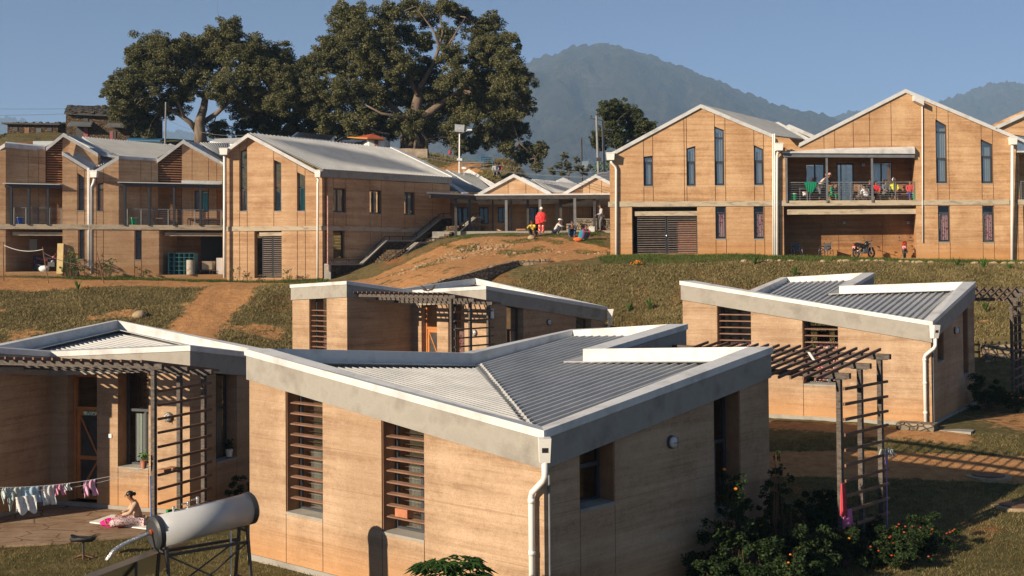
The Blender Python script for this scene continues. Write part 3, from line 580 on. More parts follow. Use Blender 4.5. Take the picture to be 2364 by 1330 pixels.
def pergola(label, W, loc, dz=0.0, n_raft=20, rung_n=10, mirr=False, span=5.3):
    pg = thing('pergola', label, 'pergola', loc, group='timber pergolas with ladder trellis beside the staff houses')
    zt = lambda v: 3.72+dz+.15*(v-8.15)
    vs = (8.15, 9.1, 10.05); u0 = -1.1
    for v in vs:
        m = MB(W); m.box(u0-.05, u0+.05, v-.05, v+.05, -.35, zt(v)-.13); m.build('post', M['beamwood'], pg)
        m = MB(W); m.box(u0-.17, u0+.17, v-.08, v+.08, zt(v)-.13, zt(v)-.115); m.build('bracket_plate', M['steel'], pg)
        m = MB(W); z = zt(v); m.hexa([(u0-.25, v-.05, z-.115), (4.36, v-.05, z-.115), (4.36, v+.05, z-.115), (u0-.25, v+.05, z-.115), (u0-.25, v-.05, z), (4.36, v-.05, z), (4.36, v+.05, z), (u0-.25, v+.05, z)]); m.build('beam', M['beamwood'], pg)
    for i in range(n_raft):
        u = u0+.12+i*(span/(n_raft-1)); v0, v1 = 7.35, 10.35
        m = MB(W); j = random.uniform(-.012, .012); m.hexa([(u-.022+j, v0, zt(v0)+.002), (u+.022+j, v0, zt(v0)+.002), (u+.022, v1, zt(v1)+.002), (u-.022, v1, zt(v1)+.002), (u-.022+j, v0, zt(v0)+.062), (u+.022+j, v0, zt(v0)+.062), (u+.022, v1, zt(v1)+.062), (u-.022, v1, zt(v1)+.062)]); m.build('rafter', M['raftwood'], pg)
    for i in range(rung_n):
        z = 3.38+dz-i*.317; m = MB(W); tl = random.uniform(-.012, .012); y0_, y1_ = (8.21, 10.25) if not mirr else (7.95, 9.99); m.hexa([(u0-.10, y0_, z-.03), (u0-.052, y0_, z-.03), (u0-.052, y1_, z-.03+tl), (u0-.10, y1_, z-.03+tl), (u0-.10, y0_, z+.03), (u0-.052, y0_, z+.03), (u0-.052, y1_, z+.022+tl), (u0-.10, y1_, z+.022+tl)]); m.build('rung', M['raftwood'], pg)
    return pg
Zf = dict(A=4.37, B=3.35, C=4.33, D=4.12, E=4.56, F=4.32, G=3.92)
Zr = dict(A=4.45, B=3.20, C=4.31, D=4.16, E=4.63, F=4.46, G=3.95)
Zm = dict(A=4.52, B=3.28, C=4.30, D=4.10, E=4.53, F=4.37, G=3.95)
Zl = dict(A=4.55, B=3.30, C=4.28, D=4.05, E=4.45, F=4.35, G=3.95)
pr_f = (.49, 19.97, -6.0, R(137.87)); pr_r = (12.71, 36.94, -4.91, R(149.3)); pr_m = (4.01, 52.57, -4.97, R(135.5)); pr_l = (-5.58, 37.37, -6.15, R(159.0))
WF, HF = house('house', 'large rammed earth house in the foreground with butterfly metal roof and white downpipe', pr_f, False, Zf)
WR, HR = house('house', 'rammed earth house on the right beyond the footpath, its long louvred wall in full sun', pr_r, False, Zr, curt='curtain')
WM, HM = house('house', 'rammed earth house half hidden behind the foreground roof, below the bare earth ramp', pr_m, True, Zm, curt='curtain')
WL, HL = house('house', 'rammed earth house at left with a shaded porch, washing line and paved terrace in front', pr_l, True, Zl)
pergola('black and brown pergola right of the foreground house, pink cloth hanging on it', WF, WF(-1.1, 9, 0), .06, n_raft=17, span=4.5)
pergola('pergola at the right edge of the photo in front of the stone wall', WR, WR(-1.1, 9, 0))
pergola('pergola over the porch of the house below the earth ramp, two birds perched near it', WM, WM(-1.1, 9, 0), mirr=True)
pergola('pergola over the paved terrace at left, beside the seated woman', WL, WL(-1.1, 9, 0), 0.05, mirr=True)
# ================================================================== TWO-STOREY BLOCKS
class Fac:
    """a vertical facade plane measured from the photo; P(s,d,z) maps along / into / up"""
    def __init__(f, xa, Ya, xb, Yb, yh=500, skew=0.0):
        a = at(xa, yh, Ya); b = at(xb, yh, Yb); f.o = a[:2]; d = b[:2]-a[:2]; f.L = np.linalg.norm(d); f.t = d/f.L; f.nn = np.array([-f.t[1], f.t[0]]); f.n = f.nn+f.t*math.tan(skew)
    def P(f, s, d, z): q = f.o+f.t*s+f.n*d; return (q[0], q[1], z)
    def hit(f, px, py, d=0):
        r = ray(px, py); o = f.o+f.n*d; k = (f.nn@o)/(f.nn@r[:2]); q = r*k; return float((q[:2]-f.o)@f.t), float(q[2])
    def s(f, px, d=0): return f.hit(px, 500, d)[0]
    def prof(f, pts, d=0): return [f.hit(x, y, d) for x, y in pts]
    def sub(f, d):
        g = Fac.__new__(Fac); g.o = f.o+f.n*d; g.t = f.t; g.n = f.n; g.nn = f.nn; g.L = f.L; return g
def facade_windows(par, F, wl, opens, joints, up=None, pane='glass', cur=None, dd=.16, splitk=.62, lowf=True):
    out = []
    for (xl, xr, ytl, ytr, yb) in wl:
        s0 = F.s(xl); s1 = F.s(xr); zb = F.hit((xl+xr)/2, yb)[1]; z0 = F.hit(xl, ytl)[1]; z1 = F.hit(xr, ytr)[1]
        opens.append((s0, s1, zb, z0, z1)); joints += [s0, s1]
        out.append((s0, s1, zb, z0, z1))
    return out
def roof_fascia(par, pts, depth_dir, w=.22, out=.10, name='roof_edge', mtl='cap', dep=.35):
    """white folded metal edge along a gable outline; pts are world points of the top line"""
    m = MB(); k = [np.array(p, float) for p in pts]; n = np.array([depth_dir[0], depth_dir[1], 0])
    for a, b in zip(k[:-1], k[1:]):
        lo = np.array([0, 0, -w]); m.hexa([a+lo-n*out, b+lo-n*out, b+lo+n*dep, a+lo+n*dep, a-n*out, b-n*out, b+n*dep, a+n*dep])
    return m.build(name, M[mtl], par)
def sidebox(par, pts_lo, z0, prof, mtl='earth2', name='wall'): pass
def pipe(par, path, r=.062, name='downpipe', mt='pipe'):
    m = MB(); m.tube(path, r, 12); return m.build(name, M[mt], par, True)
def head_box(par, c, w=.5, h=.42, d=.35):
    m = MB(); c = np.array(c); a, b, z = c; m.hexa([(a-w/2*.85, b-d/2, z-h), (a+w/2*.85, b-d/2, z-h), (a+w/2*.85, b+d/2, z-h), (a-w/2*.85, b+d/2, z-h), (a-w/2, b-d/2, z), (a+w/2, b-d/2, z), (a+w/2, b+d/2, z), (a-w/2, b+d/2, z)])
    m.box(a-w/2-.02, a+w/2+.02, b-d/2-.02, b+d/2+.02, z+.002, z+.05); return m.build('rainwater_head', M['pipe'], par)
def beam_box(par, F, x0, x1, z0, z1, d0, d1, mtl='band', name='beam', ps=True):
    s0, s1 = (F.s(x0), F.s(x1)) if ps else (x0, x1); m = MB(); P = F.P
    m.hexa([P(s0, d0, z0), P(s1, d0, z0), P(s1, d1, z0), P(s0, d1, z0), P(s0, d0, z1), P(s1, d0, z1), P(s1, d1, z1), P(s0, d1, z1)]); return m.build(name, M[mtl], par)
def railing(par, F, s0, s1, zb, zt_, posts, d=.06, nb=8, name='railing'):
    m = MB(); P = F.P
    for s in posts: m.bar(P(s, d, zb), P(s, d, zt_), .045, .045)
    for i in range(nb):
        z = zb+.12+(zt_-zb-.12)*i/(nb-1); m.bar(P(s0, d, z), P(s1, d, z), .02 if i < nb-1 else .05, .02 if i < nb-1 else .05)
    return m.build(name, M['steelgrey'], par)
# ---------------- right-hand building: block 1 (louvred gate) and block 2 (balcony with people), block 3 at the frame edge
FR = Fac(1407, 69.2, 2340, 70.4, skew=R(17))
zR_band = FR.hit(1900, 463)[1]; zR_bb = FR.hit(1900, 475)[1]; zR_g = -.1
b1 = thing('ward_building', 'two storey rammed earth gable block with barred ground floor gate, right of the veranda', 'building', (*FR.P(0, 0, 0)[:2], 0.6))
JT = []; OP = []
up = facade_windows(b1, FR, [(1486.5, 1508, 362, 359.5, 429.5), (1586, 1607, 343, 337, 429), (1651, 1673.5, 291.5, 300.5, 428), (1742, 1764, 335, 344.5, 427.2)], OP, JT)
lo = facade_windows(b1, FR, [(1651.5, 1675.5, 476.8, 476.8, 551.5), (1740, 1763, 476.8, 476.8, 551.5)], OP, JT)
gs0, gs1 = FR.s(1458.8), FR.s(1609.5); zg = FR.hit(1540, 586.5)[1]
OP.append((gs0, gs1, zg, zR_bb, zR_bb)); JT += [FR.s(1580.5), FR.s(1605.5)]
top = FR.prof([(1407, 357.5), (1414.6, 353.5), (1618, 243.5), (1785, 313), (1795, 318)]); top = [(s, z-.1) for s, z in top]
w = MB(); wallmesh(w, FR.P, top, zR_g, .42, OP, JT, .035)
D1 = 9.0; sE = FR.s(1407)
w.hexa([FR.P(sE, .42, zR_g), FR.P(sE+.42, .42, zR_g), FR.P(sE+.42, D1, zR_g), FR.P(sE, D1, zR_g), FR.P(sE, .42, top[0][1]), FR.P(sE+.42, .42, top[0][1]), FR.P(sE+.42, D1, top[0][1]), FR.P(sE, D1, top[0][1])], 0)
sE2 = top[-1][0]
w.hexa([FR.P(sE2-.42, .42, zR_g), FR.P(sE2, .42, zR_g), FR.P(sE2, D1, zR_g), FR.P(sE2-.42, D1, zR_g), FR.P(sE2-.42, .42, top[-1][1]), FR.P(sE2, .42, top[-1][1]), FR.P(sE2, D1, top[-1][1]), FR.P(sE2-.42, D1, top[-1][1])], 0)
w.hexa([FR.P(sE+.42, D1-.4, zR_g), FR.P(sE2-.42, D1-.4, zR_g), FR.P(sE2-.42, D1, zR_g), FR.P(sE+.42, D1, zR_g), FR.P(sE+.42, D1-.4, 6.5), FR.P(sE2-.42, D1-.4, 6.5), FR.P(sE2-.42, D1, 6.5), FR.P(sE+.42, D1, 6.5)], 0)
mark_low(w.build('wall', [M['earth2'], M['groove']], b1), 0.0)
beam_box(b1, FR, 1404.5, 1797, zR_bb, zR_band, -.05, .02, 'band', 'floor_band')
m = MB(); m.hexa([FR.P(gs0+.01, .43, zR_bb-.02), FR.P(sE2-.45, .43, zR_bb-.02), FR.P(sE2-.45, D1-.42, zR_bb-.02), FR.P(gs0+.01, D1-.42, zR_bb-.02), FR.P(gs0+.01, .43, zR_band), FR.P(sE2-.45, .43, zR_band), FR.P(sE2-.45, D1-.42, zR_band), FR.P(gs0+.01, D1-.42, zR_band)]); m.build('floor_slab', M['conc'], b1)
roof_fascia(b1, [(*FR.P(s, 0, 0)[:2], z) for s, z in FR.prof([(1412, 352.5), (1618, 241), (1786, 311)])], FR.n)
for i, (a, b, zb, z0, z1) in enumerate(up):
    window(b1, FR.P, a, b, zb, z0-.004, z1-.004, .13, .07, [FR.hit(1600, [374, 373.5, 373.5, 371.5][i])[1]]+([FR.hit(1660, 318)[1]] if i == 2 else []), pane='glassblue', lower_frame=True, curtain='paleblue', cpos=[(a+.1, b-.1, zb+.1, min(z0, z1)-.15)])
    sill(b1, FR.P, a, b, zb, .2)
for a, b, zb, z0, z1 in lo:
    window(b1, FR.P, a, b, zb, z0-.004, z1-.004, .1, .06, [FR.hit(1660, 491)[1]], pane='glass', curtain='curtain', cpos=[(a+.16, b-.04, zb+.12, FR.hit(1660, 492)[1])]); sill(b1, FR.P, a, b, zb, .2)
# gate
beam_box(b1, FR, gs0+.15, gs1-.002, zR_bb-.52, zR_bb-.26, .14, .42, 'band', 'lintel', False)
gt = MB(); zt_ = zR_bb-.54; P = FR.P; sm_ = (gs0+gs1)/2+.08
for s in (gs0+.25, sm_-.05, sm_+.05, gs1-.06): gt.bar(P(s, .3, zg), P(s, .3, zt_), .07, .05)
go = gt.build('gate', M['frame'], b1)
gl = MB(); n = 17
for i in range(n):
    z = zg+.05+(zt_-zg-.1)*i/(n-1)
    for a, b in ((gs0+.27, sm_-.08), (sm_+.08, gs1-.08)): gl.bar(P(a, .27, z), P(b, .27, z), .03, .05)
gl.build('gate_slats', M['slat'], go)
m = MB(); m.box(0, 1, 0, 1, 0, 1); m = MB(); bs0 = FR.s(1557.5)
m.hexa([P(bs0, .75, zg), P(gs1+.1, .75, zg), P(gs1+.1, 1.5, zg), P(bs0, 1.5, zg), P(bs0, .75, zg+1.95), P(gs1+.1, .75, zg+1.95), P(gs1+.1, 1.5, zg+1.95), P(bs0, 1.5, zg+1.95)])
o = m.build('brick_stack', noisy('fired_brick', (0.36, 0.15, 0.085), (0.50, 0.24, 0.14), 12, 0.9, bmp=.4, bsc=30, stretch=(1, 1, 3))); tag(o, 'tall stack of fired bricks behind the right leaf of the barred gate', 'bricks')
m = MB(); m.ball(P(sm_, .22, (zg+zt_)/2-.05), (.05, .03, .07)); m.build('padlock', M['chrome'], go)
# roof planes of block 1
zb1 = at(1785, 311, 70)[2]
def roofpatch(par, q, n, mtl='sheetlight', h=.06): m = MB(); ribbed_patch(m, *[at(*p) for p in q], n, h); return m.build('roof_sheet', M[mtl], par)
roofpatch(b1, [(1619, 243, 69.6), (1700, 271, 78), (1858, 322, 79.5), (1786, 312, 70)][0:1]+[(1786, 283, 79)]+[(1858, 322, 79.5), (1786, 313, 70)], 34)
m = MB(); apx = np.array([*P(FR.s(1618), .1, 0)[:2], top[2][1]+.06]); lft = np.array([*P(FR.s(1412), .1, 0)[:2], top[1][1]+.06]); bk = np.array([*(FR.n*D1), 0])
m.hexa([lft-(0, 0, .1), apx-(0, 0, .1), apx+bk-(0, 0, .1), lft+bk-(0, 0, .1), lft, apx, apx+bk, lft+bk]); m.build('roof_sheet', M['sheetlight'], b1)
head_box(b1, at(1409, 354.5, 68.95), .46, .38); pipe(b1, [at(1409, 369, 68.95), at(1412, 376, 68.95), at(1421, 385, 69.08), at(1422.5, 392, 69.1), at(1422.5, 590, 69.1)], .068)
head_box(b1, at(1798, 332.5, 69.2), .42, .38); pipe(b1, [at(1800, 346, 69.2), at(1796, 352, 69.4), at(1794, 360, 69.5), at(1794, 594, 69.5)], .075)
for x in (1784.5, 1788.2): pipe(b1, [at(x, 309, 69.58), at(x+.5, 593, 69.58)], .04, 'conduit')
# ---- block 2
b2 = thing('ward_building', 'two storey rammed earth gable block with people on its balcony and motorbikes below', 'building', (*FR.P(FR.s(1797), 0, 0)[:2], 0.5))
JT = []; OP = []
up = facade_windows(b2, FR, [(2163, 2188.5, 275, 289.5, 423), (2267, 2294, 321, 333.5, 423)], OP, JT)
lo = facade_windows(b2, FR, [(2165.5, 2192, 475.2, 475.2, 558.5), (2267.8, 2294, 475.2, 475.2, 559)], OP, JT)
rs0, rs1 = FR.s(1809), FR.s(2115.5); zf2 = FR.hit(1960, 596.5)[1]
OP.append((rs0, rs1, zf2-.02, zR_bb, zR_bb)); OP.append((FR.s(1815), FR.s(2114.5), zR_band, FR.hit(1815, 350)[1], FR.hit(2114.5, 350)[1]))
for x in (1904, 1929, 1972, 2010, 2060): JT.append(FR.s(x))
t2 = FR.prof([(1797, 352), (1845, 333), (2090, 208.5), (2330, 310), (2348, 317.5)]); t2 = [(s, z-.1) for s, z in t2]
w = MB(); wallmesh(w, FR.P, t2, zR_g, .42, OP, JT, .035)
zc = FR.hit(1815, 350)[1]; D2 = 2.1
# back walls of the two recesses with balcony door and windows
w0 = w; w = MB()
BR = FR.sub(D2); ops = []; bw = []
for xl, xr, yt, yb in ((1861, 1904.5, 378, 444), (1933, 1972, 377, 463), (2012, 2061, 374.5, 440)):
    s0, s1 = BR.s(xl), BR.s(xr); ops.append((s0, s1, BR.hit(xl, yb)[1] if yb < 460 else zR_band+.02, BR.hit(xl, yt)[1], BR.hit(xl, yt)[1]))
wallmesh(w, BR.P, [(rs0-.3, zc+.3), (rs1+.3, zc+.3)], zR_band, .35, ops, [BR.s(1990)], .03)
wallmesh(w, BR.P, [(rs0-.3, zR_bb-.01), (rs1+.3, zR_bb-.01)], zR_g, .35, [], [BR.s(1935), BR.s(2036)], .03)
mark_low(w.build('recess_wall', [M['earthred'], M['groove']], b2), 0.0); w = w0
for (a, b, z0, z1) in ((rs0-.42, rs0, zR_g, zR_bb), (rs1, rs1+.42, zR_g, zR_bb), (rs0-.2, rs0+.2, zR_band, zc+.3), (rs1-.04, rs1+.4, zR_band, zc+.3)):
    w.hexa([FR.P(a, .421, z0), FR.P(b, .421, z0), FR.P(b, D2, z0), FR.P(a, D2, z0), FR.P(a, .421, z1-.02), FR.P(b, .421, z1-.02), FR.P(b, D2, z1-.02), FR.P(a, D2, z1-.02)], 0)
w.hexa([FR.P(t2[-1][0]-.42, .42, zR_g), FR.P(t2[-1][0], .42, zR_g), FR.P(t2[-1][0], D1, zR_g), FR.P(t2[-1][0]-.42, D1, zR_g), FR.P(t2[-1][0]-.42, .42, t2[-1][1]), FR.P(t2[-1][0], .42, t2[-1][1]), FR.P(t2[-1][0], D1, t2[-1][1]), FR.P(t2[-1][0]-.42, D1, t2[-1][1])], 0)
mark_low(w.build('wall', [M['earth2'], M['groove']], b2), 0.0)
beam_box(b2, FR, 1797.5, 2331, zR_bb, zR_band, -.05, .02, 'band', 'floor_band')
m = MB(); a, b = rs0-.3, t2[-1][0]-.43
m.hexa([FR.P(a, .43, zR_bb-.02), FR.P(b, .43, zR_bb-.02), FR.P(b, D1, zR_bb-.02), FR.P(a, D1, zR_bb-.02), FR.P(a, .43, zR_band-.005), FR.P(b, .43, zR_band-.005), FR.P(b, D1, zR_band-.005), FR.P(a, D1, zR_band-.005)]); m.build('floor_slab', M['conc'], b2)
m = MB(); m.hexa([FR.P(rs0-.1, .03, -.3), FR.P(rs1+.1, .03, -.3), FR.P(rs1+.1, D2, -.3), FR.P(rs0-.1, D2, -.3), FR.P(rs0-.1, .03, zf2), FR.P(rs1+.1, .03, zf2), FR.P(rs1+.1, D2, zf2), FR.P(rs0-.1, D2, zf2)]); m.build('floor', M['conc'], b2)
beam_box(b2, FR, rs0+.2, rs1-.003, zR_bb-.49, zR_bb-.20, .2, .42, 'band', 'lintel', False)
roof_fascia(b2, [(*FR.P(s, 0, 0)[:2], z) for s, z in FR.prof([(1845, 331), (2090, 206), (2331, 308), (2366, 324)])], FR.n)
m = MB(); q = [at(2111, 222, 69.6), at(2133, 233, 69.6)]; m.hexa([q[0]+(0, 0, -.25), q[1]+(0, 0, -.25), q[1]+(0, .4, -.25), q[0]+(0, .4, -.25), q[0]+(0, 0, .05), q[1]+(0, 0, .05), q[1]+(0, .4, .05), q[0]+(0, .4, .05)]); m.build('flashing_box', M['cap'], b2)
# canopy over the balcony
ca, cb = FR.s(1808), FR.s(2114.5); z1, z2 = FR.hit(1808, 351.5, -.3)[1], FR.hit(2114.5, 347, -.3)[1]
m = MB(); m.hexa([P(ca, -.3, z1-.05), P(cb-.02, -.3, z2-.2), P(cb-.02, D2, z2-.1), P(ca, D2, z1), P(ca, -.3, z1+.01), P(cb-.02, -.3, z2+.06), P(cb-.02, .42, z2+.5), P(ca, .42, z1+.06)]); m.build('canopy', M['cap'], b2)
m = MB(); m.hexa([P(ca+.05, -.2, z1-.27), P(cb-.03, -.2, z2-.42), P(cb-.03, -.1, z2-.42), P(ca+.05, -.1, z1-.27), P(ca+.05, -.2, z1-.06), P(cb-.03, -.2, z2-.21), P(cb-.03, -.1, z2-.21), P(ca+.05, -.1, z1-.06)])
for x in (1818, 1911.5, 2016):
    s = FR.s(x, -.1); m.hexa([P(s-.065, -.13, zR_band-.1), P(s+.065, -.13, zR_band-.1), P(s+.065, -.02, zR_band-.1), P(s-.065, -.02, zR_band-.1), P(s-.065, -.13, z1-.2), P(s+.065, -.13, z1-.2), P(s+.065, -.02, z1-.2), P(s-.065, -.02, z1-.2)])
m.build('balcony_frame', M['steelgrey'], b2)
zr = FR.hit(1900, 421)[1]; zrR = zr
railing(b2, FR, FR.s(1822), FR.s(2114), zR_band, zr, [FR.s(x) for x in (1824, 1864, 1937, 1964, 2068, 2112)])
for i, (a, b, zb, z1_, _) in enumerate(ops):
    if i == 1:
        window(b2, BR.P, a, b, zb, z1_-.01, z1_-.01, .15, .07, [], [((a+b)/2-.25, 9)], pane='glass', name='balcony_door')
    else: window(b2, BR.P, a, b, zb, z1_-.01, z1_-.01, .08, .06, [], [((a+b)/2, 9)], pane='glassblue', curtain='paleblue', cpos=[(a+.08, b-.08, zb, z1_-.1)])
for i, (a, b, zb, z0, z1_) in enumerate(up):
    window(b2, FR.P, a, b, zb, z0-.004, z1_-.004, .13, .07, [FR.hit(2270, 365 if i == 0 else 361)[1]]+([FR.hit(2170, 304.5)[1]] if i == 0 else []), pane='glassblue', lower_frame=True, curtain='paleblue', cpos=[(a+.1, b-.1, zb+.1, min(z0, z1_)-.15)]); sill(b2, FR.P, a, b, zb, .2)
for a, b, zb, z0, z1_ in lo:
    window(b2, FR.P, a, b, zb, z0-.004, z1_-.004, .1, .06, [FR.hit(2270, 491.5)[1]], pane='glass', curtain='curtain', cpos=[(a+.14, b-.04, zb+.12, FR.hit(2270, 494)[1])]); sill(b2, FR.P, a, b, zb, .2)
m = MB(); apx = np.array([*P(FR.s(2090), .1, 0)[:2], t2[2][1]+.06]); lft = np.array([*P(FR.s(1845), .1, 0)[:2], t2[1][1]+.06]); rgt = np.array([*P(FR.s(2348), .1, 0)[:2], t2[4][1]+.06]); dz = np.array((0, 0, .1))
m.hexa([lft-dz, apx-dz, apx+bk-dz, lft+bk-dz, lft, apx, apx+bk, lft+bk]); m.hexa([apx-dz, rgt-dz, rgt+bk-dz, apx+bk-dz, apx, rgt, rgt+bk, apx+bk]); m.build('roof_sheet', M['sheetlight'], b2)
# small roofs rising behind the valley between the blocks
for q0, q1, q2 in (((1778, 286, 79), (1796, 281, 79), (1868, 319, 79)), ((1812, 292, 84), (1822, 287, 84), (1880, 312, 84))):
    m = MB(); k = [at(*q) for q in (q0, q1, q2)]; bkk = np.array([1.2, 4.5, .2]); dn = np.array([0, 0, -.28])
    m.hexa([k[1]+dn, k[2]+dn, k[2]+dn+bkk, k[1]+dn+bkk, k[1], k[2], k[2]+bkk, k[1]+bkk]); m.hexa([k[0]+dn, k[1]+dn, k[1]+dn+bkk, k[0]+dn+bkk, k[0], k[1]-(0, 0, .002), k[1]+bkk, k[0]+bkk]); m.build('roof_ridge', M['cap'], b1)
    m = MB(); m.prism([k[0]+dn+(0, .3, 0), k[1]+dn+(0, .3, 0), k[2]+dn+(0, .3, 0), k[2]+(0, .3, -2.5), k[0]+(0, .3, -2.5)], [k[0]+dn+(0, .6, 0), k[1]+dn+(0, .6, 0), k[2]+dn+(0, .6, 0), k[2]+(0, .6, -2.5), k[0]+(0, .6, -2.5)]); m.build('gable_wall', M['earth2'], b1)
pipe(b2, [at(2129, 232, 70.06), at(2130, 560, 70.06)], .032, 'cable_conduit')
head_box(b2, at(2338, 319, 70), .4, .38); pipe(b2, [at(2337, 336, 70), at(2336, 601.5, 70.2)], .08)
for x, y in ((1924, 514), (2072, 514)): s, z = FR.hit(x, y, D2); bulkhead(b2, BR.P, s, z)
s, z = BR.hit(1993, 381); bulkhead(b2, BR.P, s, z)
# ---- block 3 (cut by the frame)
b3 = thing('ward_building', 'next two storey block cut off by the right edge of the photo', 'building', (*FR.P(FR.s(2348), 0, 0)[:2], 0.4))
w = MB(); s0 = FR.s(2348)+.02; s1 = s0+7
z5 = FR.hit(2348, 350)[1]
for (a, b, z0, z1_, d0, d1) in ((s0, s0+.35, zR_g, zR_bb, 0, 3), (s0, s0+.15, zR_band, z5, 0, 3), (s0+.35, s1, zR_g, zR_bb, 2.1, 2.5), (s0+.15, s1, zR_band, z5, 2.1, 2.5)):
    w.hexa([P(a, d0, z0), P(b, d0, z0), P(b, d1, z0), P(a, d1, z0), P(a, d0, z1_), P(b, d0, z1_), P(b, d1, z1_), P(a, d1, z1_)], 0)
za, zb_ = FR.hit(2300, 292)[1], FR.hit(2364, 262)[1]; k = (zb_-za)/(FR.s(2364)-FR.s(2300)); sg = FR.s(2348)+.02
w.hexa([P(sg-1.3, .1, za-.3), P(s1, .1, z5), P(s1, .5, z5), P(sg-1.3, .5, za-.3), P(sg-1.3, .1, za+.15), P(s1, .1, za+k*8.2), P(s1, .5, za+k*8.2), P(sg-1.3, .5, za+.15)], 0)
mark_low(w.build('wall', [M['earth2'], M['groove']], b3), 0.0)
beam_box(b3, FR, s0, s1, zR_bb, zR_band, -.05, .2, 'band', 'floor_band', False); beam_box(b3, FR, s0+.5, s1, zR_bb-.45, zR_bb-.2, .2, .42, 'band', 'lintel', False)
m = MB(); A_ = P(FR.s(2302), 0, FR.hit(2302, 291)[1]); B_ = P(s1, 0, FR.hit(2302, 291)[1]+k*8); roof_fascia(b3, [A_, B_], FR.n)
m = MB(); m.hexa([P(s0, -.3, z5-.08), P(s1, -.3, z5-.08), P(s1, 2.5, z5), P(s0, 2.5, z5), P(s0, -.3, z5+.02), P(s1, -.3, z5+.02), P(s1, 2.5, z5+.1), P(s0, 2.5, z5+.1)]); m.build('canopy', M['cap'], b3)
railing(b3, FR, s0+.2, s1, zR_band, zr, [s0+.25, s0+1.5])
m = MB(); m.hexa([P(s0+.4, .9, .2), P(s1, .9, .2), P(s1, 1.0, .2), P(s0+.4, 1.0, .2), P(s0+.4, .9, 1.2), P(s1, .9, 1.2), P(s1, 1.0, 1.2), P(s0+.4, 1.0, 1.2)]); m.build('parapet_wall', M['white'], b3)
# ---------------- left-hand building: balcony wing, then the gable block with the long shaded side
FL = Fac(0, 70.2, 514, 75.2, skew=R(30))
zLb = FL.hit(250, 518.7)[1]; zLbb = FL.hit(250, 530)[1]
a1 = thing('clinic_wing', 'two storey rammed earth wing with two shaded balconies and zigzag roofs at left', 'building', (*FL.P(0, 0, 0)[:2], -.4))
P = FL.P; OP = []; JT = [FL.s(175), FL.s(194.5), FL.s(236)]
up = facade_windows(a1, FL, [(177.5, 194, 398, 410, 486), (222, 238, 424, 421, 487)], OP, JT)
lo = facade_windows(a1, FL, [(180, 194, 530, 530, 598), (310, 326, 532, 532, 599.5)], OP, JT)
sA0, sA1 = FL.s(13), FL.s(144.5); sB0, sB1 = FL.s(274), FL.s(514); sC0 = FL.s(367)
zg = -.95; zf = FL.hit(200, 636)[1]
OP += [(sA0, sA1, FL.hit(80, 627)[1], zLbb, zLbb), (sC0, sB1, FL.hit(440, 634)[1]+.0, zLbb, zLbb)]
w = MB()
lowtop = [(FL.s(-260), zLbb+.005), (sB1+.3, zLbb+.005)]
wallmesh(w, P, lowtop, zg, .4, [o for o in OP if o[2] < zLb-1], JT, .035)
top1 = FL.prof([(144, 357), (208, 396.5), (274, 366)]); top1 = [(s, z-.08) for s, z in top1]
wallmesh(w, P, top1, zLbb, .4, [o for o in OP if o[2] > zLb], [JT[0], JT[1], JT[3], JT[4], JT[5], JT[6]], .03)
wallmesh(w, P, [(FL.s(-260), FL.hit(-10, 336)[1]), (sA0, FL.hit(13, 337)[1])], zLbb, .4, [], [FL.s(-40)], .03)
# diagonal walls that fold back above the balconies
DB = 1.95
def diag(xa, xb, yt0, yt1, top_pad=0):
    p = np.array(FL.P(FL.s(xa), 0, 0)[:2]); q = at(xb, 400, 1)[:2]; d0 = np.array([math.sin(R(46)), math.cos(R(46))])
    t = (q[0]*p[1]-q[1]*p[0])/(q[1]*d0[0]-q[0]*d0[1]); e = p+d0*t; nn = np.array([-d0[1], d0[0]])
    def PP(s, d, z): r_ = p+d0*s+nn*d; return (r_[0], r_[1], z)
    Ya, Yb = p[1], e[1]; za, zb2 = at(xa, yt0, Ya)[2], at(xb, yt1, Yb)[2]
    wallmesh(w, PP, [(0.0, za), (t, zb2)], zLb-.1, .35, [], [t*.55, t*.82], .03); return p, e, za, zb2
pA, eA, zA0, zA1 = diag(13.2, 105, 337, 345); pB, eB, zB0, zB1 = diag(274, 365, 367, 372)
BL = FL.sub(float((eB-FL.o)@FL.nn)); BLd = float((eB-FL.o)@FL.nn); BA = FL.sub(float((eA-FL.o)@FL.nn)); BAd = float((eA-FL.o)@FL.nn)
# lit gable wall behind the right balcony, with window and door
gp = BL.prof([(420, 331), (422, 329), (514, 378)]); ws = (BL.s(448), BL.s(481), BL.hit(460, 489)[1], BL.hit(448, 440)[1], BL.hit(448, 440)[1]); dr = (BL.s(500), BL.s(513), zLb, BL.hit(505, 440)[1], BL.hit(505, 440)[1])
wallmesh(w, BL.P, gp, zLb-.1, .35, [ws, dr], [BL.s(443), BL.s(481), BL.s(500)], .03)
dk = (BL.s(322), BL.s(342), zLb, BL.hit(330, 440)[1], BL.hit(330, 440)[1])
w0 = w; w = MB()
eBs = float((eB-FL.o)@FL.t)-float((BL.o-FL.o)@FL.t)
wallmesh(w, BL.P, [(BL.s(280), FL.hit(300, 418)[1]), (BL.s(419), FL.hit(300, 418)[1])], zLb-.1, .3, [], [BL.s(352)], .03)
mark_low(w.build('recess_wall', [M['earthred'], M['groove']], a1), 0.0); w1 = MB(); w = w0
gq = BA.prof([(144, 329), (146, 313), (226, 356)]); wallmesh(w, BA.P, gq, zLb, .3, [], [BA.s(175)], .03)
wallmesh(w1, BA.P, [(BA.s(20), FL.hit(60, 418)[1]), (BA.s(144), FL.hit(60, 418)[1])], zLb-.1, .3, [], [BA.s(56)], .03)
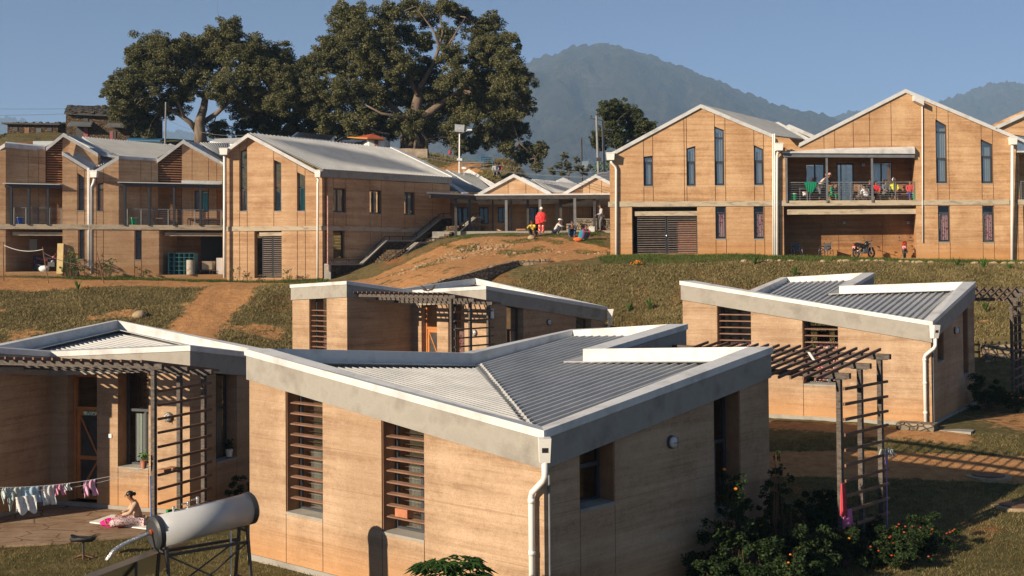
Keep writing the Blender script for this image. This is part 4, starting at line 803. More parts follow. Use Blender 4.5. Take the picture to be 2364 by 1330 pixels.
# ground-floor recess backs, return walls
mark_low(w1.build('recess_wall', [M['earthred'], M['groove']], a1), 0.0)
for (a, b) in ((sA0-.3, sA1+.3), (sC0-.3, sB1+.2)):
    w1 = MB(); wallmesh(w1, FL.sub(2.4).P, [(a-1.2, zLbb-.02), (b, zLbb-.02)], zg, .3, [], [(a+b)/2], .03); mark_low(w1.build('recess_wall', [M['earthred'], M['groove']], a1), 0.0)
for s in (sA0-.4, sA1, sC0-.4): w.hexa([P(s, .41, zg), P(s+.4, .41, zg), P(s+.4, 2.4, zg), P(s, 2.4, zg), P(s, .41, zLbb-.02), P(s+.4, .41, zLbb-.02), P(s+.4, 2.4, zLbb-.02), P(s, 2.4, zLbb-.02)], 0)
w.hexa([P(sA1, .41, zLb), P(sA1+.35, .41, zLb), P(sA1+.35, BAd, zLb), P(sA1, BAd, zLb), P(sA1, .41, top1[0][1]), P(sA1+.35, .41, top1[0][1]), P(sA1+.35, BAd, gq[1][1]-.3), P(sA1, BAd, gq[1][1]-.3)], 0)
for q0, q1 in ((FL.s(146), FL.s(272)), (FL.s(274), sB1)): w.hexa([P(q0, 3.4, zg), P(q1, 3.4, zg), P(q1, 3.6, zg), P(q0, 3.6, zg), P(q0, 3.4, zLb+2.4), P(q1, 3.4, zLb+2.4), P(q1, 3.6, zLb+2.4), P(q0, 3.6, zLb+2.4)], 1)
wl = w.build('wall', [M['earth3'], M['groove']], a1); mark_low(wl, 0.0)
beam_box(a1, FL, FL.s(-260), FL.s(515), zLbb, zLb, -.05, .02, 'band', 'floor_band', False)
m = MB(); m.hexa([P(FL.s(-260), .02, zLbb+.01), P(sB1, .02, zLbb+.01), P(sB1, 8, zLbb+.01), P(FL.s(-260), 8, zLbb+.01), P(FL.s(-260), .02, zLb-.005), P(sB1, .02, zLb-.005), P(sB1, 8, zLb-.005), P(FL.s(-260), 8, zLb-.005)]); m.build('floor_slab', M['conc'], a1)
m = MB()
for a, b, z in ((sA0, sA1, FL.hit(80, 627)[1]), (sC0, sB1, FL.hit(440, 634)[1])): m.hexa([P(a, .03, zg), P(b, .03, zg), P(b, 2.4, zg), P(a, 2.4, zg), P(a, .03, z), P(b, .03, z), P(b, 2.4, z), P(a, 2.4, z)])
m.build('floor', M['conc'], a1)
beam_box(a1, FL, FL.s(24), sA1-.003, zLbb-.37, zLbb-.17, .2, .4, 'band', 'lintel', False); beam_box(a1, FL, FL.s(377), sB1-.003, zLbb-.37, zLbb-.17, .2, .4, 'band', 'lintel', False)
# louvred vents between the folded walls
for (F_, xa, xb, ytl, ytop, ybot, n) in ((BA, 107, 144.5, 341, 312, 423, 20), (BL, 366, 419.5, 367, 329, 423, 17)):
    m = MB(); s0, s1 = F_.s(xa), F_.s(xb); zt_ = F_.hit(xb, ytop)[1]; zb = F_.hit(xb, ybot)[1]; zl = F_.hit(xa, ytl)[1]; sx0 = s0-.6
    m.hexa([F_.P(sx0, .25, zb), F_.P(s1+.2, .25, zb), F_.P(s1+.2, .28, zb), F_.P(sx0, .28, zb), F_.P(sx0, .25, zl-.15), F_.P(s1+.2, .25, zt_+.1), F_.P(s1+.2, .28, zt_+.1), F_.P(sx0, .28, zl-.15)], 1)
    for i in range(n):
        z = zb+(zt_-zb)*i/n; a = s0 if z < zl else s0+(s1-s0)*(z-zl)/(zt_-zl); m.bar(F_.P(a, .05, z), F_.P(s1, .05, z), .09, .045, 0)
    m.build('louvre', [M['wood'], M['wooddark']], a1)
# canopies, posts, rails
for (sa, sb, xs, ytp, dep) in ((sA0, sA1, (28, 68.5, 112.5), 424.5, BAd), (FL.s(277), sB1-.02, (290, 346, 404, 465), 423, BLd)):
    zt_ = FL.hit(300, ytp-2)[1] if sa > 5 else FL.hit(80, ytp)[1]
    m = MB(); m.hexa([P(sa, -.3, zt_-.05), P(sb, -.3, zt_-.05), P(sb-.0, dep, zt_+.0), P(sa, dep, zt_+.0), P(sa, -.3, zt_), P(sb, -.3, zt_), P(sb, dep, zt_+.08), P(sa, dep, zt_+.08)]); m.build('canopy', M['cap'], a1)
    m = MB(); m.hexa([P(sa+.02, -.12, zt_-.25), P(sb-.02, -.12, zt_-.25), P(sb-.02, -.02, zt_-.25), P(sa+.02, -.02, zt_-.25), P(sa+.02, -.12, zt_-.06), P(sb-.02, -.12, zt_-.06), P(sb-.02, -.02, zt_-.06), P(sa+.02, -.02, zt_-.06)])
    for x in xs: s = FL.s(x, -.1); m.hexa([P(s-.06, -.11, zLb-.05), P(s+.06, -.11, zLb-.05), P(s+.06, -.03, zLb-.05), P(s-.06, -.03, zLb-.05), P(s-.06, -.11, zt_-.2), P(s+.06, -.11, zt_-.2), P(s+.06, -.03, zt_-.2), P(s-.06, -.03, zt_-.2)])
    m.build('balcony_frame', M['frame'], a1)
    zr = FL.hit(300, 482.5)[1]; sx = FL.s(31) if sa < 5 else FL.s(293); ns = 4 if sa < 5 else 7; railing(a1, FL, sx, sb-.05, zLb, zr, [sx+(sb-.1-sx)*i/ns for i in range(ns+1)])
# white fascia strips above the right canopy
m = MB(); a, b = BL.s(420), BL.s(514); z = FL.hit(300, 413)[1]; m.hexa([BL.P(a, -.06, z-.28), BL.P(b, -.06, z-.28), BL.P(b, -.003, z-.28), BL.P(a, -.003, z-.28), BL.P(a, -.06, z+.04), BL.P(b, -.06, z+.04), BL.P(b, -.003, z+.04), BL.P(a, -.003, z+.04)]); m.build('flashing', M['cap'], a1)
for i, (a, b, zb, z0, z1_) in enumerate(up):
    window(a1, P, a, b, zb, z0-.004, z1_-.004, .2, .06, [FL.hit(230, 438)[1]], pane='glass', curtain='curtainpale', cpos=[(a+.25, b-.05, zb+.1, FL.hit(230, 436)[1])]); sill(a1, P, a, b, zb, .2)
for a, b, zb, z0, z1_ in lo: window(a1, P, a, b, zb, z0-.004, z1_-.004, .2, .06, [FL.hit(230, 552)[1]]); sill(a1, P, a, b, zb, .2)
a, b, zb, z0, z1_ = ws; window(a1, BL.P, a, b, zb, z0-.004, z1_-.004, .1, .06, [], [((a+b)/2, 9)], curtain='curtainteal', cpos=[(b-.45, b-.05, zb+.1, z0-.1)])
m = MB(); a, b, zb, z0, _ = dr; m.hexa([BL.P(a+.01, .1, zb), BL.P(b-.01, .1, zb), BL.P(b-.01, .16, zb), BL.P(a+.01, .16, zb), BL.P(a+.01, .1, z0-.01), BL.P(b-.01, .1, z0-.01), BL.P(b-.01, .16, z0-.01), BL.P(a+.01, .16, z0-.01)]); m.build('door', M['doorwood'], a1)
# notice boards on the back walls
for F_, x0, x1, y0, y1, mt in ((BL, 306, 322, 446, 472, 'curtainpale'), (FL.sub(2.38), 68, 86, 552, 578, 'curtainpale'), (FL.sub(2.38), 465, 514, 542, 632, 'black')):
    m = MB(); k = [F_.hit(x0, y1), F_.hit(x1, y0)]; m.hexa([F_.P(k[0][0], -.05, k[0][1]), F_.P(k[1][0], -.05, k[0][1]), F_.P(k[1][0], -.004, k[0][1]), F_.P(k[0][0], -.004, k[0][1]), F_.P(k[0][0], -.05, k[1][1]), F_.P(k[1][0], -.05, k[1][1]), F_.P(k[1][0], -.004, k[1][1]), F_.P(k[0][0], -.004, k[1][1])]); m.build('wall_panel', M[mt], a1)
# white folded roof edges
def edge(par, q, n, dep=.35, w=.22, out=.06, mtl='cap'): return roof_fascia(par, [at(*p) for p in q], n, w, out, 'roof_edge', mtl, dep)
Y0 = lambda x: float(70.2+(75.2-70.2)*x/514)-.03
edge(a1, [(-60, 375, 70), (11, 331, Y0(11)), (13.5, 331, Y0(13))], FL.nn); edge(a1, [(144, 350.5, Y0(144)), (208, 389, Y0(208)), (217, 394, Y0(217)), (274, 360, Y0(274))], FL.nn)
m = MB()
def slabp(m, q, th=.14): k = [at(*p) for p in q]; d = np.array([0, 0, th]); m.prism([p-d for p in k], k)
slabp(m, [(11, 330, 70.2), (104, 339, eA[1]), (104, 336, eA[1]+.8), (13, 327, 71.2)], .26); slabp(m, [(273, 359.5, Y0(274)), (364, 366, eB[1]), (364, 363, eB[1]+.8), (276, 356.5, Y0(274)+1)], .26); m.build('roof_edge', M['cap'], a1)
edge(a1, [(106.5, 340, BA.P(BA.s(106), 0, 0)[1]-.1), (146, 307.5, BA.P(BA.s(146), 0, 0)[1]-.1), (226, 354, BA.P(BA.s(226), 0, 0)[1]-.1)], FL.nn)
edge(a1, [(363, 368, BL.P(BL.s(363), 0, 0)[1]-.1), (422, 323.5, BL.P(BL.s(422), 0, 0)[1]-.1), (515, 375, BL.P(BL.s(515), 0, 0)[1]-.1)], FL.nn)
# roofs
roofpatch(a1, [(187, 318, 80), (397, 337, 86), (462, 379, 80.8), (252, 361, 75.2)], 34, h=.11)
m = MB(); slabp(m, [(146, 307, 74), (180, 316, 80), (262, 364, 76), (274, 361, 73.6), (240, 358, 73.4)], .1); slabp(m, [(144, 351, 71.8), (226, 355, 74), (258, 362, 74.5), (217, 393, 72.6)], .1); m.build('roof_sheet', M['sheet'], a1)
roofpatch(a1, [(192, 375, 73.6), (240, 363, 74.2), (262, 368, 73.9), (214, 392, 72.6)], 10, h=.05)
roofpatch(a1, [(460, 330, 83), (530, 330, 86), (532, 372, 80), (512, 366, 78)], 12, h=.06)
m = MB(); slabp(m, [(422, 322, 75.6), (455, 330, 82), (516, 374, 76.5), (515, 376, 75.9)], .1); slabp(m, [(385, 340, 85.5), (392, 331, 86), (412, 339, 86), (400, 346, 85)], .12); m.build('roof_sheet', M['cap'], a1)
for F_, x, y in ((None, 217.5, 396), (None, 517, 344)):
    Yq = Y0(x)-.2 if x < 300 else 73.8; head_box(a1, at(x, y, Yq), .42 if x < 300 else .5, .36)
pipe(a1, [at(219, 411, 72.2), at(215, 424, 72.2), at(210.5, 432, 72.2), at(210.5, 631, 72.2)], .078)
pipe(a1, [at(518, 357, 73.9), at(518, 642, 73.9)], .078); 
for x in (202.3, 205.6): pipe(a1, [at(x, 388, 72.1), at(x, 615, 72.1)], .035, 'conduit')
# ---- gable block with long side
FG = Fac(523, 74.2, 743.6, 74.0, skew=R(14)); P = FG.P
a2 = thing('clinic_block', 'two storey gable block with solar panels on its roof and stairs along its shaded side', 'building', (*FG.P(0, 0, 0)[:2], -.7))
zGb = FG.hit(640, 522.3)[1]; zGbb = FG.hit(640, 532.8)[1]; zg = -1.1
OP = []; JT = []
up = facade_windows(a2, FG, [(552.5, 570, 350, 341, 487), (631.5, 649.5, 368.5, 376, 487), (685.5, 704, 397, 406, 487)], OP, JT)
g0, g1 = FG.s(587), FG.s(650); zgd = FG.hit(610, 642)[1]; OP.append((g0, g1, zgd, zGbb, zGbb))
tp = FG.prof([(523, 351), (525, 350), (573, 315), (730, 402), (743.6, 409)]); tp = [(s, z-.06) for s, z in tp]
w = MB(); wallmesh(w, P, tp, zg, .4, OP, JT, .035)
sdir = np.array([math.sin(R(43)), math.cos(R(43))]); c0 = np.array(P(tp[-1][0], 0, 0)[:2]); nin = np.array([-sdir[1], sdir[0]])
class FacS(Fac):
    def __init__(f): f.o = c0; f.t = sdir; f.nn = nin; f.n = nin; f.L = 10
FS = FacS(); sL = FS.s(1029); zt0 = at(743.6, 409, c0[1])[2]; zt1 = FS.hit(1029, 425.5)[1]
OS = []; JS = []
zu = FS.hit(780, 434.5)[1]; zd = FS.hit(780, 490)[1]; sw = []
for xa, xb in ((769, 795), (854, 877), (934, 954)): sw.append((FS.s(xa), FS.s(xb+3.5), zd, zu, zu)); JS += [FS.s(xa), FS.s(xb+3.5)]
lw = (FS.s(769), FS.s(796), FS.hit(780, 597)[1], zGbb, zGbb); OS = sw+[lw]; JS.append(FS.s(998))
wallmesh(w, FS.P, [(.42, zt0), (sL, zt1)], zg, .4, OS, JS, .035)
e_ = np.array(FS.P(sL, 0, 0)[:2]); 
for a, b in ((np.array(P(0, .41, 0)[:2]), np.array(P(0, .41, 0)[:2])+sdir*sL),):
    pass
w.hexa([(*e_, zg), (*(e_+nin*9), zg), (*(e_+nin*9+sdir*.4), zg), (*(e_+sdir*.4), zg), (*e_, zt1), (*(e_+nin*9), zt1+.5), (*(e_+nin*9+sdir*.4), zt1+.5), (*(e_+sdir*.4), zt1)], 0)
wl = w.build('wall', [M['earth3'], M['groove']], a2); mark_low(wl, -.6)
beam_box(a2, FG, 523.5, 743, zGbb, zGb, -.05, .02, 'band', 'floor_band')
m = MB(); m.hexa([FS.P(-.04, -.05, zGbb), FS.P(sL, -.05, zGbb), FS.P(sL, .02, zGbb), FS.P(-.0, .02, zGbb), FS.P(-.04, -.05, zGb), FS.P(sL, -.05, zGb), FS.P(sL, .02, zGb), FS.P(0, .02, zGb)]); m.build('floor_band', M['band'], a2)
m = MB(); q = [P(.1, .42, 0), P(tp[-1][0]-.1, .42, 0), FS.P(sL, .42, 0), (*(e_+nin*8), 0)]; m.prism([(x, y, zGbb) for x, y, _ in q], [(x, y, zGb-.01) for x, y, _ in q]); m.build('floor_slab', M['conc'], a2)
for i, (a, b, zb, z0, z1_) in enumerate(up):
    window(a2, P, a, b, zb, z0-.004, z1_-.004, .22, .06, [FG.hit(560, 434)[1]]+([FG.hit(560, 386)[1]] if i == 0 else []), curtain='curtainteal' if i == 2 else 'curtainpale', cpos=[(a+.08, b-.06, zb+.08, FG.hit(560, 436)[1])] if i == 2 else [(a+.25, b-.06, zb+.08, FG.hit(560, 440)[1])]); sill(a2, P, a, b, zb, .2)
for i, (a, b, zb, z0, z1_) in enumerate(sw):
    window(a2, FS.P, a, b, zb, z0-.004, z1_-.004, .18, .09, [], [(a+(b-a)*.45, 9)], curtain='curtainpale', cpos=[(a+.3, b-.15, zb+.1, z0-.1)]); sill(a2, FS.P, a, b, zb, .18)
window(a2, FS.P, lw[0], lw[1], lw[2], lw[3]-.004, lw[4]-.004, .22, .06, [], []); louvres(a2, FS.P, lw[0], lw[1], lw[2]+.15, lw[3]-.1, 9, .05, .16, m='wooddark')
m = MB(); zt_ = zGbb-.33; d = .3
for s in (g0+.38, g0+.38+(g1-g0-.44)/2, g1-.06): m.bar(P(s, d, zgd), P(s, d, zt_), .07, .05)
m.bar(P(g0+.35, d, zt_-.03), P(g1-.03, d, zt_-.03), .05, .07)
go = m.build('gate', M['frame'], a2); m = MB()
for i in range(21):
    z = zgd+.05+(zt_-zgd-.12)*i/20; h_ = (g0+.38+(g1-g0-.44)/2)
    for a, b in ((g0+.42, h_-.05), (h_+.05, g1-.1)): m.bar(P(a, d-.02, z), P(b, d-.02, z), .03, .055)
m.build('gate_slats', M['slat'], go); beam_box(a2, FG, g0+.25, g1-.003, zGbb-.31, zGbb-.08, .12, .4, 'band', 'lintel', False)
edge(a2, [(524, 343.5, 73.9), (573, 308, 73.9), (731, 393.5, 73.9)], FG.nn, .4, .24, .1)
# eaves fascia on the long side and the roof
zq = at(737, 393, 73.8)[2]; e0 = np.array(P(tp[-1][0], -.12, 0)[:2])-nin*.12; e1 = np.array(FS.P(sL+.45, -.12, 0)[:2]); zq1 = at(1030, 412, e1[1])[2]
m = MB(); m.hexa([(*e0, zq-.42), (*e1, zq1-.36), (*(e1+nin*.5), zq1-.36), (*(e0+nin*.5), zq-.42), (*e0, zq), (*e1, zq1), (*(e1+nin*.5), zq1), (*(e0+nin*.5), zq)]); m.build('eaves_fascia', M['conc'], a2)
r0 = at(573, 307, 74.1); r1 = at(901, 342, 84.5)
m = MB(); ribbed_patch(m, r0, r1, np.array([*(e1-nin*.03), zq1+.05]), np.array([*(e0-nin*.03), zq+.05]), 40, .05); m.build('roof_sheet', M['sheetlight'], a2)
m = MB(); l0 = at(524, 342.5, 74.0); m.prism([p-np.array([0, 0, .1]) for p in (l0, r0, r1, l0+(r1-r0))], [l0, r0, r1, l0+(r1-r0)]); m.build('roof_sheet', M['sheetlight'], a2)
m = MB(); u_ = (e1-nin*.03); a_, b_ = r1+(0, 0, .09), np.array([*u_, zq1+.14]); dd_ = np.array([*(sdir*.5), 0]); m.prism([a_-(0, 0, .12), b_-(0, 0, .12), b_+dd_-(0, 0, .12), a_+dd_-(0, 0, .12)], [a_, b_, b_+dd_, a_+dd_]); m.build('roof_edge', M['cap'], a2)
head_box(a2, at(733.5, 394.5, 73.55), .36, .4); pipe(a2, [at(733, 409, 73.7), at(735, 417, 73.7), at(733.5, 424, 73.7), at(733, 649, 73.7)], .07)
# rooftop solar arrays
def solar(par, q, n):
    k = [at(*p) for p in q]; m = MB(); dz = np.array([0, 0, .05]); m.prism([p-dz for p in k], k); o = m.build('solar_panel_frame', M['alu'], par); g = MB()
    for i in range(n):
        f = lambda t, s: (k[0]*(1-t)+k[1]*t)*(1-s)+(k[3]*(1-t)+k[2]*t)*s
        a, b = (i+.03)/n, (i+.97)/n; g.add([f(a, .04)+(0, 0, .012), f(b, .04)+(0, 0, .012), f(b, .96)+(0, 0, .012), f(a, .96)+(0, 0, .012)], [(0, 1, 2, 3)])
    g.build('solar_cells', M['solar'], o); L = MB()
    for p, h in ((k[0], .25), (k[1], .25), (k[2], .1), (k[3], .5)): L.bar(p-(0, 0, .06), p-(0, 0, .06+h), .05, .05)
    L.build('mount', M['alu'], o); return o
M['solar'] = mat('solar_cell', (0.012, 0.016, 0.035), 0.12)
for nm, q, n, lb in (('solar_array', [(672, 315, 77), (686, 305.5, 79), (776, 313.5, 82), (765, 324.5, 80)], 6, 'longer array of dark solar panels on the ridge of the clinic roof'), ('solar_array', [(771, 328, 81), (790, 316.5, 83.5), (849, 323, 86), (836, 336, 84)], 4, 'shorter array of solar panels nearest the shrine on the clinic roof')):
    k = at(*q[0]); t = thing(nm, lb, 'solar panels', k); solar(t, q, n)
# ================================================================== VERANDA BUILDING (behind, centre)
def stone(name, a, b, sc=3.2, mortar=(0.16, 0.12, 0.085)):
    m = mat(name, a, 0.95, 0, 0.2); nt = m.node_tree; bb = nt.nodes['Principled BSDF']; v = coords(nt, (1, 1, 1.7))
    vo = nt.nodes.new('ShaderNodeTexVoronoi'); vo.inputs['Scale'].default_value = sc; vo.inputs['Randomness'].default_value = .85; nt.links.new(v, vo.inputs['Vector'])
    ve_ = nt.nodes.new('ShaderNodeTexVoronoi'); ve_.feature = 'DISTANCE_TO_EDGE'; ve_.inputs['Scale'].default_value = sc; ve_.inputs['Randomness'].default_value = .85; nt.links.new(v, ve_.inputs['Vector'])
    sep = nt.nodes.new('ShaderNodeSeparateColor'); nt.links.new(vo.outputs['Color'], sep.inputs[0])
    c = ramp(nt, sep.outputs[0], [(0.1, a), (0.9, b)]); c = mixc(nt, .5, c, ramp(nt, noise(nt, v, 9, 5, .7), [(.3, (.4, .38, .35)), (.7, (1, 1, 1))]), 'MULTIPLY')
    nt.links.new(mixc(nt, ramp(nt, ve_.outputs['Distance'], [(0.02, (0, 0, 0)), (0.07, (1, 1, 1))]), mortar, c), bb.inputs['Base Color'])
    bump(nt, mathn(nt, 'ADD', ramp(nt, ve_.outputs['Distance'], [(0.0, (0, 0, 0)), (0.12, (1, 1, 1))]), mathn(nt, 'MULTIPLY', noise(nt, v, 12, 4), .3)), 0.9, 0.09, bb); return m
M['stone'] = stone('dry_stone', (0.27, 0.19, 0.12), (0.42, 0.33, 0.22)); M['stonegrey'] = stone('grey_mortared_stone', (0.20, 0.17, 0.13), (0.33, 0.28, 0.21), 4.5)
M['stonedark'] = stone('dark_village_stone', (0.09, 0.065, 0.04), (0.17, 0.12, 0.075), 5.0, (0.05, 0.035, 0.025))
FV = Fac(1030, 83.2, 1430, 83.2); P = FV.P; zv = 1.9
vb = thing('veranda_building', 'single storey block with low gables and a long steel veranda, people gathered in front', 'building', (0.5, 82, 2.2))
ops = []
for xl, xr, yt, yb in ((1106, 1128, 478, 517), (1149, 1172, 478, 514), (1222, 1247, 478, 534), (1056, 1080, 478, 520), (1365, 1378, 478, 504)):
    s0, s1 = FV.s(xl), FV.s(xr); z0, z1 = FV.hit(xl, yb)[1], FV.hit(xl, yt)[1]; ops.append((s0, s1, z0, z1, z1))
zz0 = FV.hit(1200, 448)[1]; w = MB(); tp = FV.prof([(1020, 446), (1105, 446), (1186, 404.5), (1272, 446), (1300, 446), (1375, 406), (1430, 432)]); tp = [(s, z-.06) for s, z in tp]
wallmesh(w, P, tp, zv-.5, .35, ops, [FV.s(x) for x in (1127, 1147, 1173, 1214, 1242, 1319, 1345, 1361, 1389)], .035)
w.hexa([P(tp[0][0], 1.6, zv-.5), P(tp[-1][0], 1.6, zv-.5), P(tp[-1][0], 1.8, zv-.5), P(tp[0][0], 1.8, zv-.5), P(tp[0][0], 1.6, zz0), P(tp[-1][0], 1.6, zz0), P(tp[-1][0], 1.8, zz0), P(tp[0][0], 1.8, zz0)], 1); w.hexa([P(tp[0][0], .36, zz0), P(tp[-1][0], .36, zz0), P(tp[-1][0], 1.6, zz0), P(tp[0][0], 1.6, zz0), P(tp[0][0], .36, zz0+.1), P(tp[-1][0], .36, zz0+.1), P(tp[-1][0], 1.6, zz0+.1), P(tp[0][0], 1.6, zz0+.1)], 1)
w.build('wall', [M['earth3'], M['groove']], vb)
for (xl, xr), (s0, s1, z0, z1, _) in zip(((0, 0),)*5, ops): window(vb, P, s0, s1, z0, z1-.004, z1-.004, .15, .07, [], [((s0+s1)/2, 9)], pane='glass')
for q in ([(1103, 446, 83.1), (1186, 401.5, 83.1), (1273, 446, 83.1)], [(1298, 446, 83.1), (1375, 402.5, 83.1), (1432, 432, 83.1)]): roof_fascia(vb, [at(*k) for k in q], FV.nn, .24, .08, 'roof_edge', 'cap', .35)
m = MB(); s0, s1 = FV.s(1310), FV.s(1341)
for i in range(12):
    z = FV.hit(1320, 445)[1]+i*.11; zt_ = FV.hit(1341, 421)[1]
    if z < zt_: a = s0+(s1-s0)*max(0, (z-FV.hit(1320, 445)[1])/(zt_-FV.hit(1320, 445)[1])*.9); m.bar(P(a, -.06, z), P(s1, -.06, z), .07, .04)
m.build('louvre', M['wood'], vb)
# veranda roof slab, beam and columns
f0, f1, f2 = at(1030, 442, 77), at(1095, 448, 79), at(1412, 445.5, 79.3); zz = f1[2]
m = MB(); q = [(f0[0]-1.2, f0[1]-.6), (f1[0], f1[1]), (f2[0], f2[1]), (f2[0], 83.1), (f0[0]-1.2, 83.1)]
m.prism([(x, y, zz-.10) for x, y in q], [(x, y, zz) for x, y in q]); m.build('veranda_roof', M['cap'], vb)
m = MB(); m.bar((f0[0]-1, f0[1]-.4, zz-.24), (f1[0], f1[1]+.1, zz-.24), .12, .24); m.bar((f1[0]+.06, f1[1]+.12, zz-.24), (f2[0], f2[1]+.1, zz-.24), .12, .24)
for i in range(12): x = f1[0]+(f2[0]-f1[0])*i/11; m.bar((x, 79.4, zz-.18), (x, 83.0, zz-.18), .08, .14)
m.build('veranda_beam', M['steel'], vb)
for x, y, Y, mt in ((1169, 537, 79.3, 'steelgrey'), (1247, 540, 79.3, 'steelgrey'), (1327.5, 540, 79.3, 'steelgrey'), (1052.5, 520, 78.2, 'steel'), (1084.5, 528, 79.0, 'steel'), (1138, 537, 81.0, 'steel'), (1219, 541, 80.2, 'steel'), (1295, 540, 80.2, 'steel'), (1373, 542, 79.6, 'steel'), (1180.5, 520, 82.6, 'steelgrey'), (1316, 517, 82.6, 'steelgrey'), (1381, 504, 80.6, 'steelgrey')):
    p = at(x, y, Y); m = MB(); h = .085 if Y < 81 else .05; m.box(p[0]-h, p[0]+h, Y-h, Y+h, min(p[2], tz(p[0], Y))-.4, zz-.3); m.build('column', M[mt], vb)
m = MB(); a, b = at(1104, 472.5, 82.9), at(1290, 472.5, 82.9); m.box(a[0], b[0], 82.6, 82.95, a[2], a[2]+.30); m.box(a[0]-2.6, a[0]-.003, 82.6, 82.95, a[2]+.1, a[2]+.38); m.build('fascia_beam', M['cap'], vb)
m = MB(); a, b = at(1291, 474, 82.6), at(1388, 453, 79.6); m.hexa([a-(0, 0, .1), b-(0, 0, .1), b+(3, .4, -.1), a+(3, .4, -.1), a, b, b+(3, .4, 0), a+(3, .4, 0)]); m.build('side_roof', M['cap'], vb)
m = MB(); a = at(1286, 534, 82.5); m.box(a[0]-.1, a[0]+.1, 82.4, 82.6, a[2]-.3, a[2]+1.9); m.build('pillar', M['conc'], vb)
m = MB(); g = at(1030, 535, 79)[2]; m.prism([(f0[0]-1, 78.5, g-1.2), (f2[0], 79.0, g-1.2), (f2[0], 83.2, g-1.2), (f0[0]-1, 83.2, g-1.2)], [(f0[0]-1, 78.5, g), (f2[0], 79.0, g), (f2[0], 83.2, g), (f0[0]-1, 83.2, g)]); m.build('veranda_floor', M['conc'], vb)
roofpatch(vb, [(1226, 414, 84), (1330, 424, 90), (1376, 455, 87), (1272, 445, 83.7)], 26, h=.06)
m = MB(); slabp(m, [(1204, 408, 83.2), (1232, 416, 85), (1276, 445, 83.4), (1270, 443, 83.2)], .1); slabp(m, [(1284, 417, 90.5), (1300, 409.5, 91), (1330, 424, 90.6), (1322, 428, 90)], .2); m.build('roof_sheet', M['cap'], vb)
roofpatch(vb, [(977, 388, 88), (1092, 402, 92), (1140, 444, 84.5), (1030, 440, 82)], 34, 'sheetlight', .06)
m = MB()
slabp(m, [(974, 386, 88), (985, 388, 88.2), (1082, 446, 82.2), (1068, 446, 81.8)], .08); slabp(m, [(1030, 391, 89.8), (1036, 392, 90), (1120, 440, 84.2), (1112, 440, 84)], .08); slabp(m, [(1072, 397, 92.5), (1082, 390, 92.6), (1142, 424, 88), (1138, 431, 87.5)], .25); m.build('roof_edge', M['cap'], vb)
m = MB(); slabp(m, [(1372, 404, 83.3), (1384, 398, 88), (1412, 396, 88), (1412, 420, 83.3)], .1); m.build('roof_sheet', M['sheet'], vb)
# pale roof behind the wing ridge
m = MB(); slabp(m, [(484, 326, 96), (500, 320, 98), (560, 318, 98), (548, 334, 95)], .15); ob = m.build('shed_roof', M['cap']); tag(ob, 'flat pale metal roof showing between the two left gables', 'roof')
# low stone walls and benches near the veranda
def lowwall(label, pts, h, th, mt='stone', name='stone_wall', base=-.8, coping=None, grp=None):
    m = MB(); loc = pts[0]; root = thing(name, label, 'wall', (loc[0], loc[1], loc[2]), group=grp)
    for a, b in zip(pts[:-1], pts[1:]):
        a = np.array(a, float); b = np.array(b, float); d = b-a; d[2] = 0; L = np.linalg.norm(d); d /= L; n = np.array([-d[1], d[0], 0])*th; k = max(1, int(L/.5))
        zj = [0]+[random.uniform(-.035, .035) for _ in range(k-1)]+[0]
        for i in range(k):
            p = a+(b-a)*i/k; q = a+(b-a)*(i+1)/k; p0 = p+(0, 0, zj[i]); q0 = q+(0, 0, zj[i+1]); m.hexa([p+(0, 0, base-h), q+(0, 0, base-h), q+n+(0, 0, base-h), p+n+(0, 0, base-h), p0, q0, q0+n, p0+n])
    m.build('masonry', M[mt], root)
    if coping:
        c = MB()
        for a, b in zip(pts[:-1], pts[1:]):
            a = np.array(a, float); b = np.array(b, float); d = b-a; d[2] = 0; d /= np.linalg.norm(d); n = np.array([-d[1], d[0], 0]); c.hexa([a-n*.06+(0, 0, -.01), b-n*.06+(0, 0, -.01), b+n*(th+.06)+(0, 0, -.01), a+n*(th+.06)+(0, 0, -.01), a-n*.06+(0, 0, coping), b-n*.06+(0, 0, coping), b+n*(th+.06)+(0, 0, coping), a+n*(th+.06)+(0, 0, coping)])
        c.build('coping', M['conc'], root)
    return root
lowwall('low sunlit stone wall at the right end of the veranda', [at(1308, 518.5, 79.8), at(1372, 518, 79.8)], 0.6, .3, coping=.05)
lowwall('taller stone wall under the shaded side roof, behind the walking man', [at(1320, 506, 80.9), at(1408, 507, 80.9)], 1, .3, 'stonegrey', coping=.05)
m = MB(); a = at(1218, 536, 80.6); m.box(at(1191, 529, 80.6)[0], a[0], 80.5, 80.9, at(1191, 532, 80.6)[2], at(1191, 528.5, 80.6)[2])
for x in (1193, 1216): q = at(x, 536, 80.7); m.box(q[0]-.05, q[0]+.05, 80.55, 80.85, q[2]-.15, at(1191, 532, 80.7)[2])
tag(m.build('veranda_bench', M['wood']), 'low wooden bench in the shade of the veranda', 'bench')
q = at(1368, 540, 78.6); t = thing('storage_box', 'pale blue upright box beside the end veranda column', 'box', q); m = MB(); m.box(q[0]-.24, q[0]+.12, 78.4, 78.8, q[2]-.1, q[2]+.43); m.build('body', M['paleblue'], t); m = MB(); m.box(q[0]-.26, q[0]+.14, 78.38, 78.82, q[2]+.432, q[2]+.46); m.build('lid', M['white'], t)
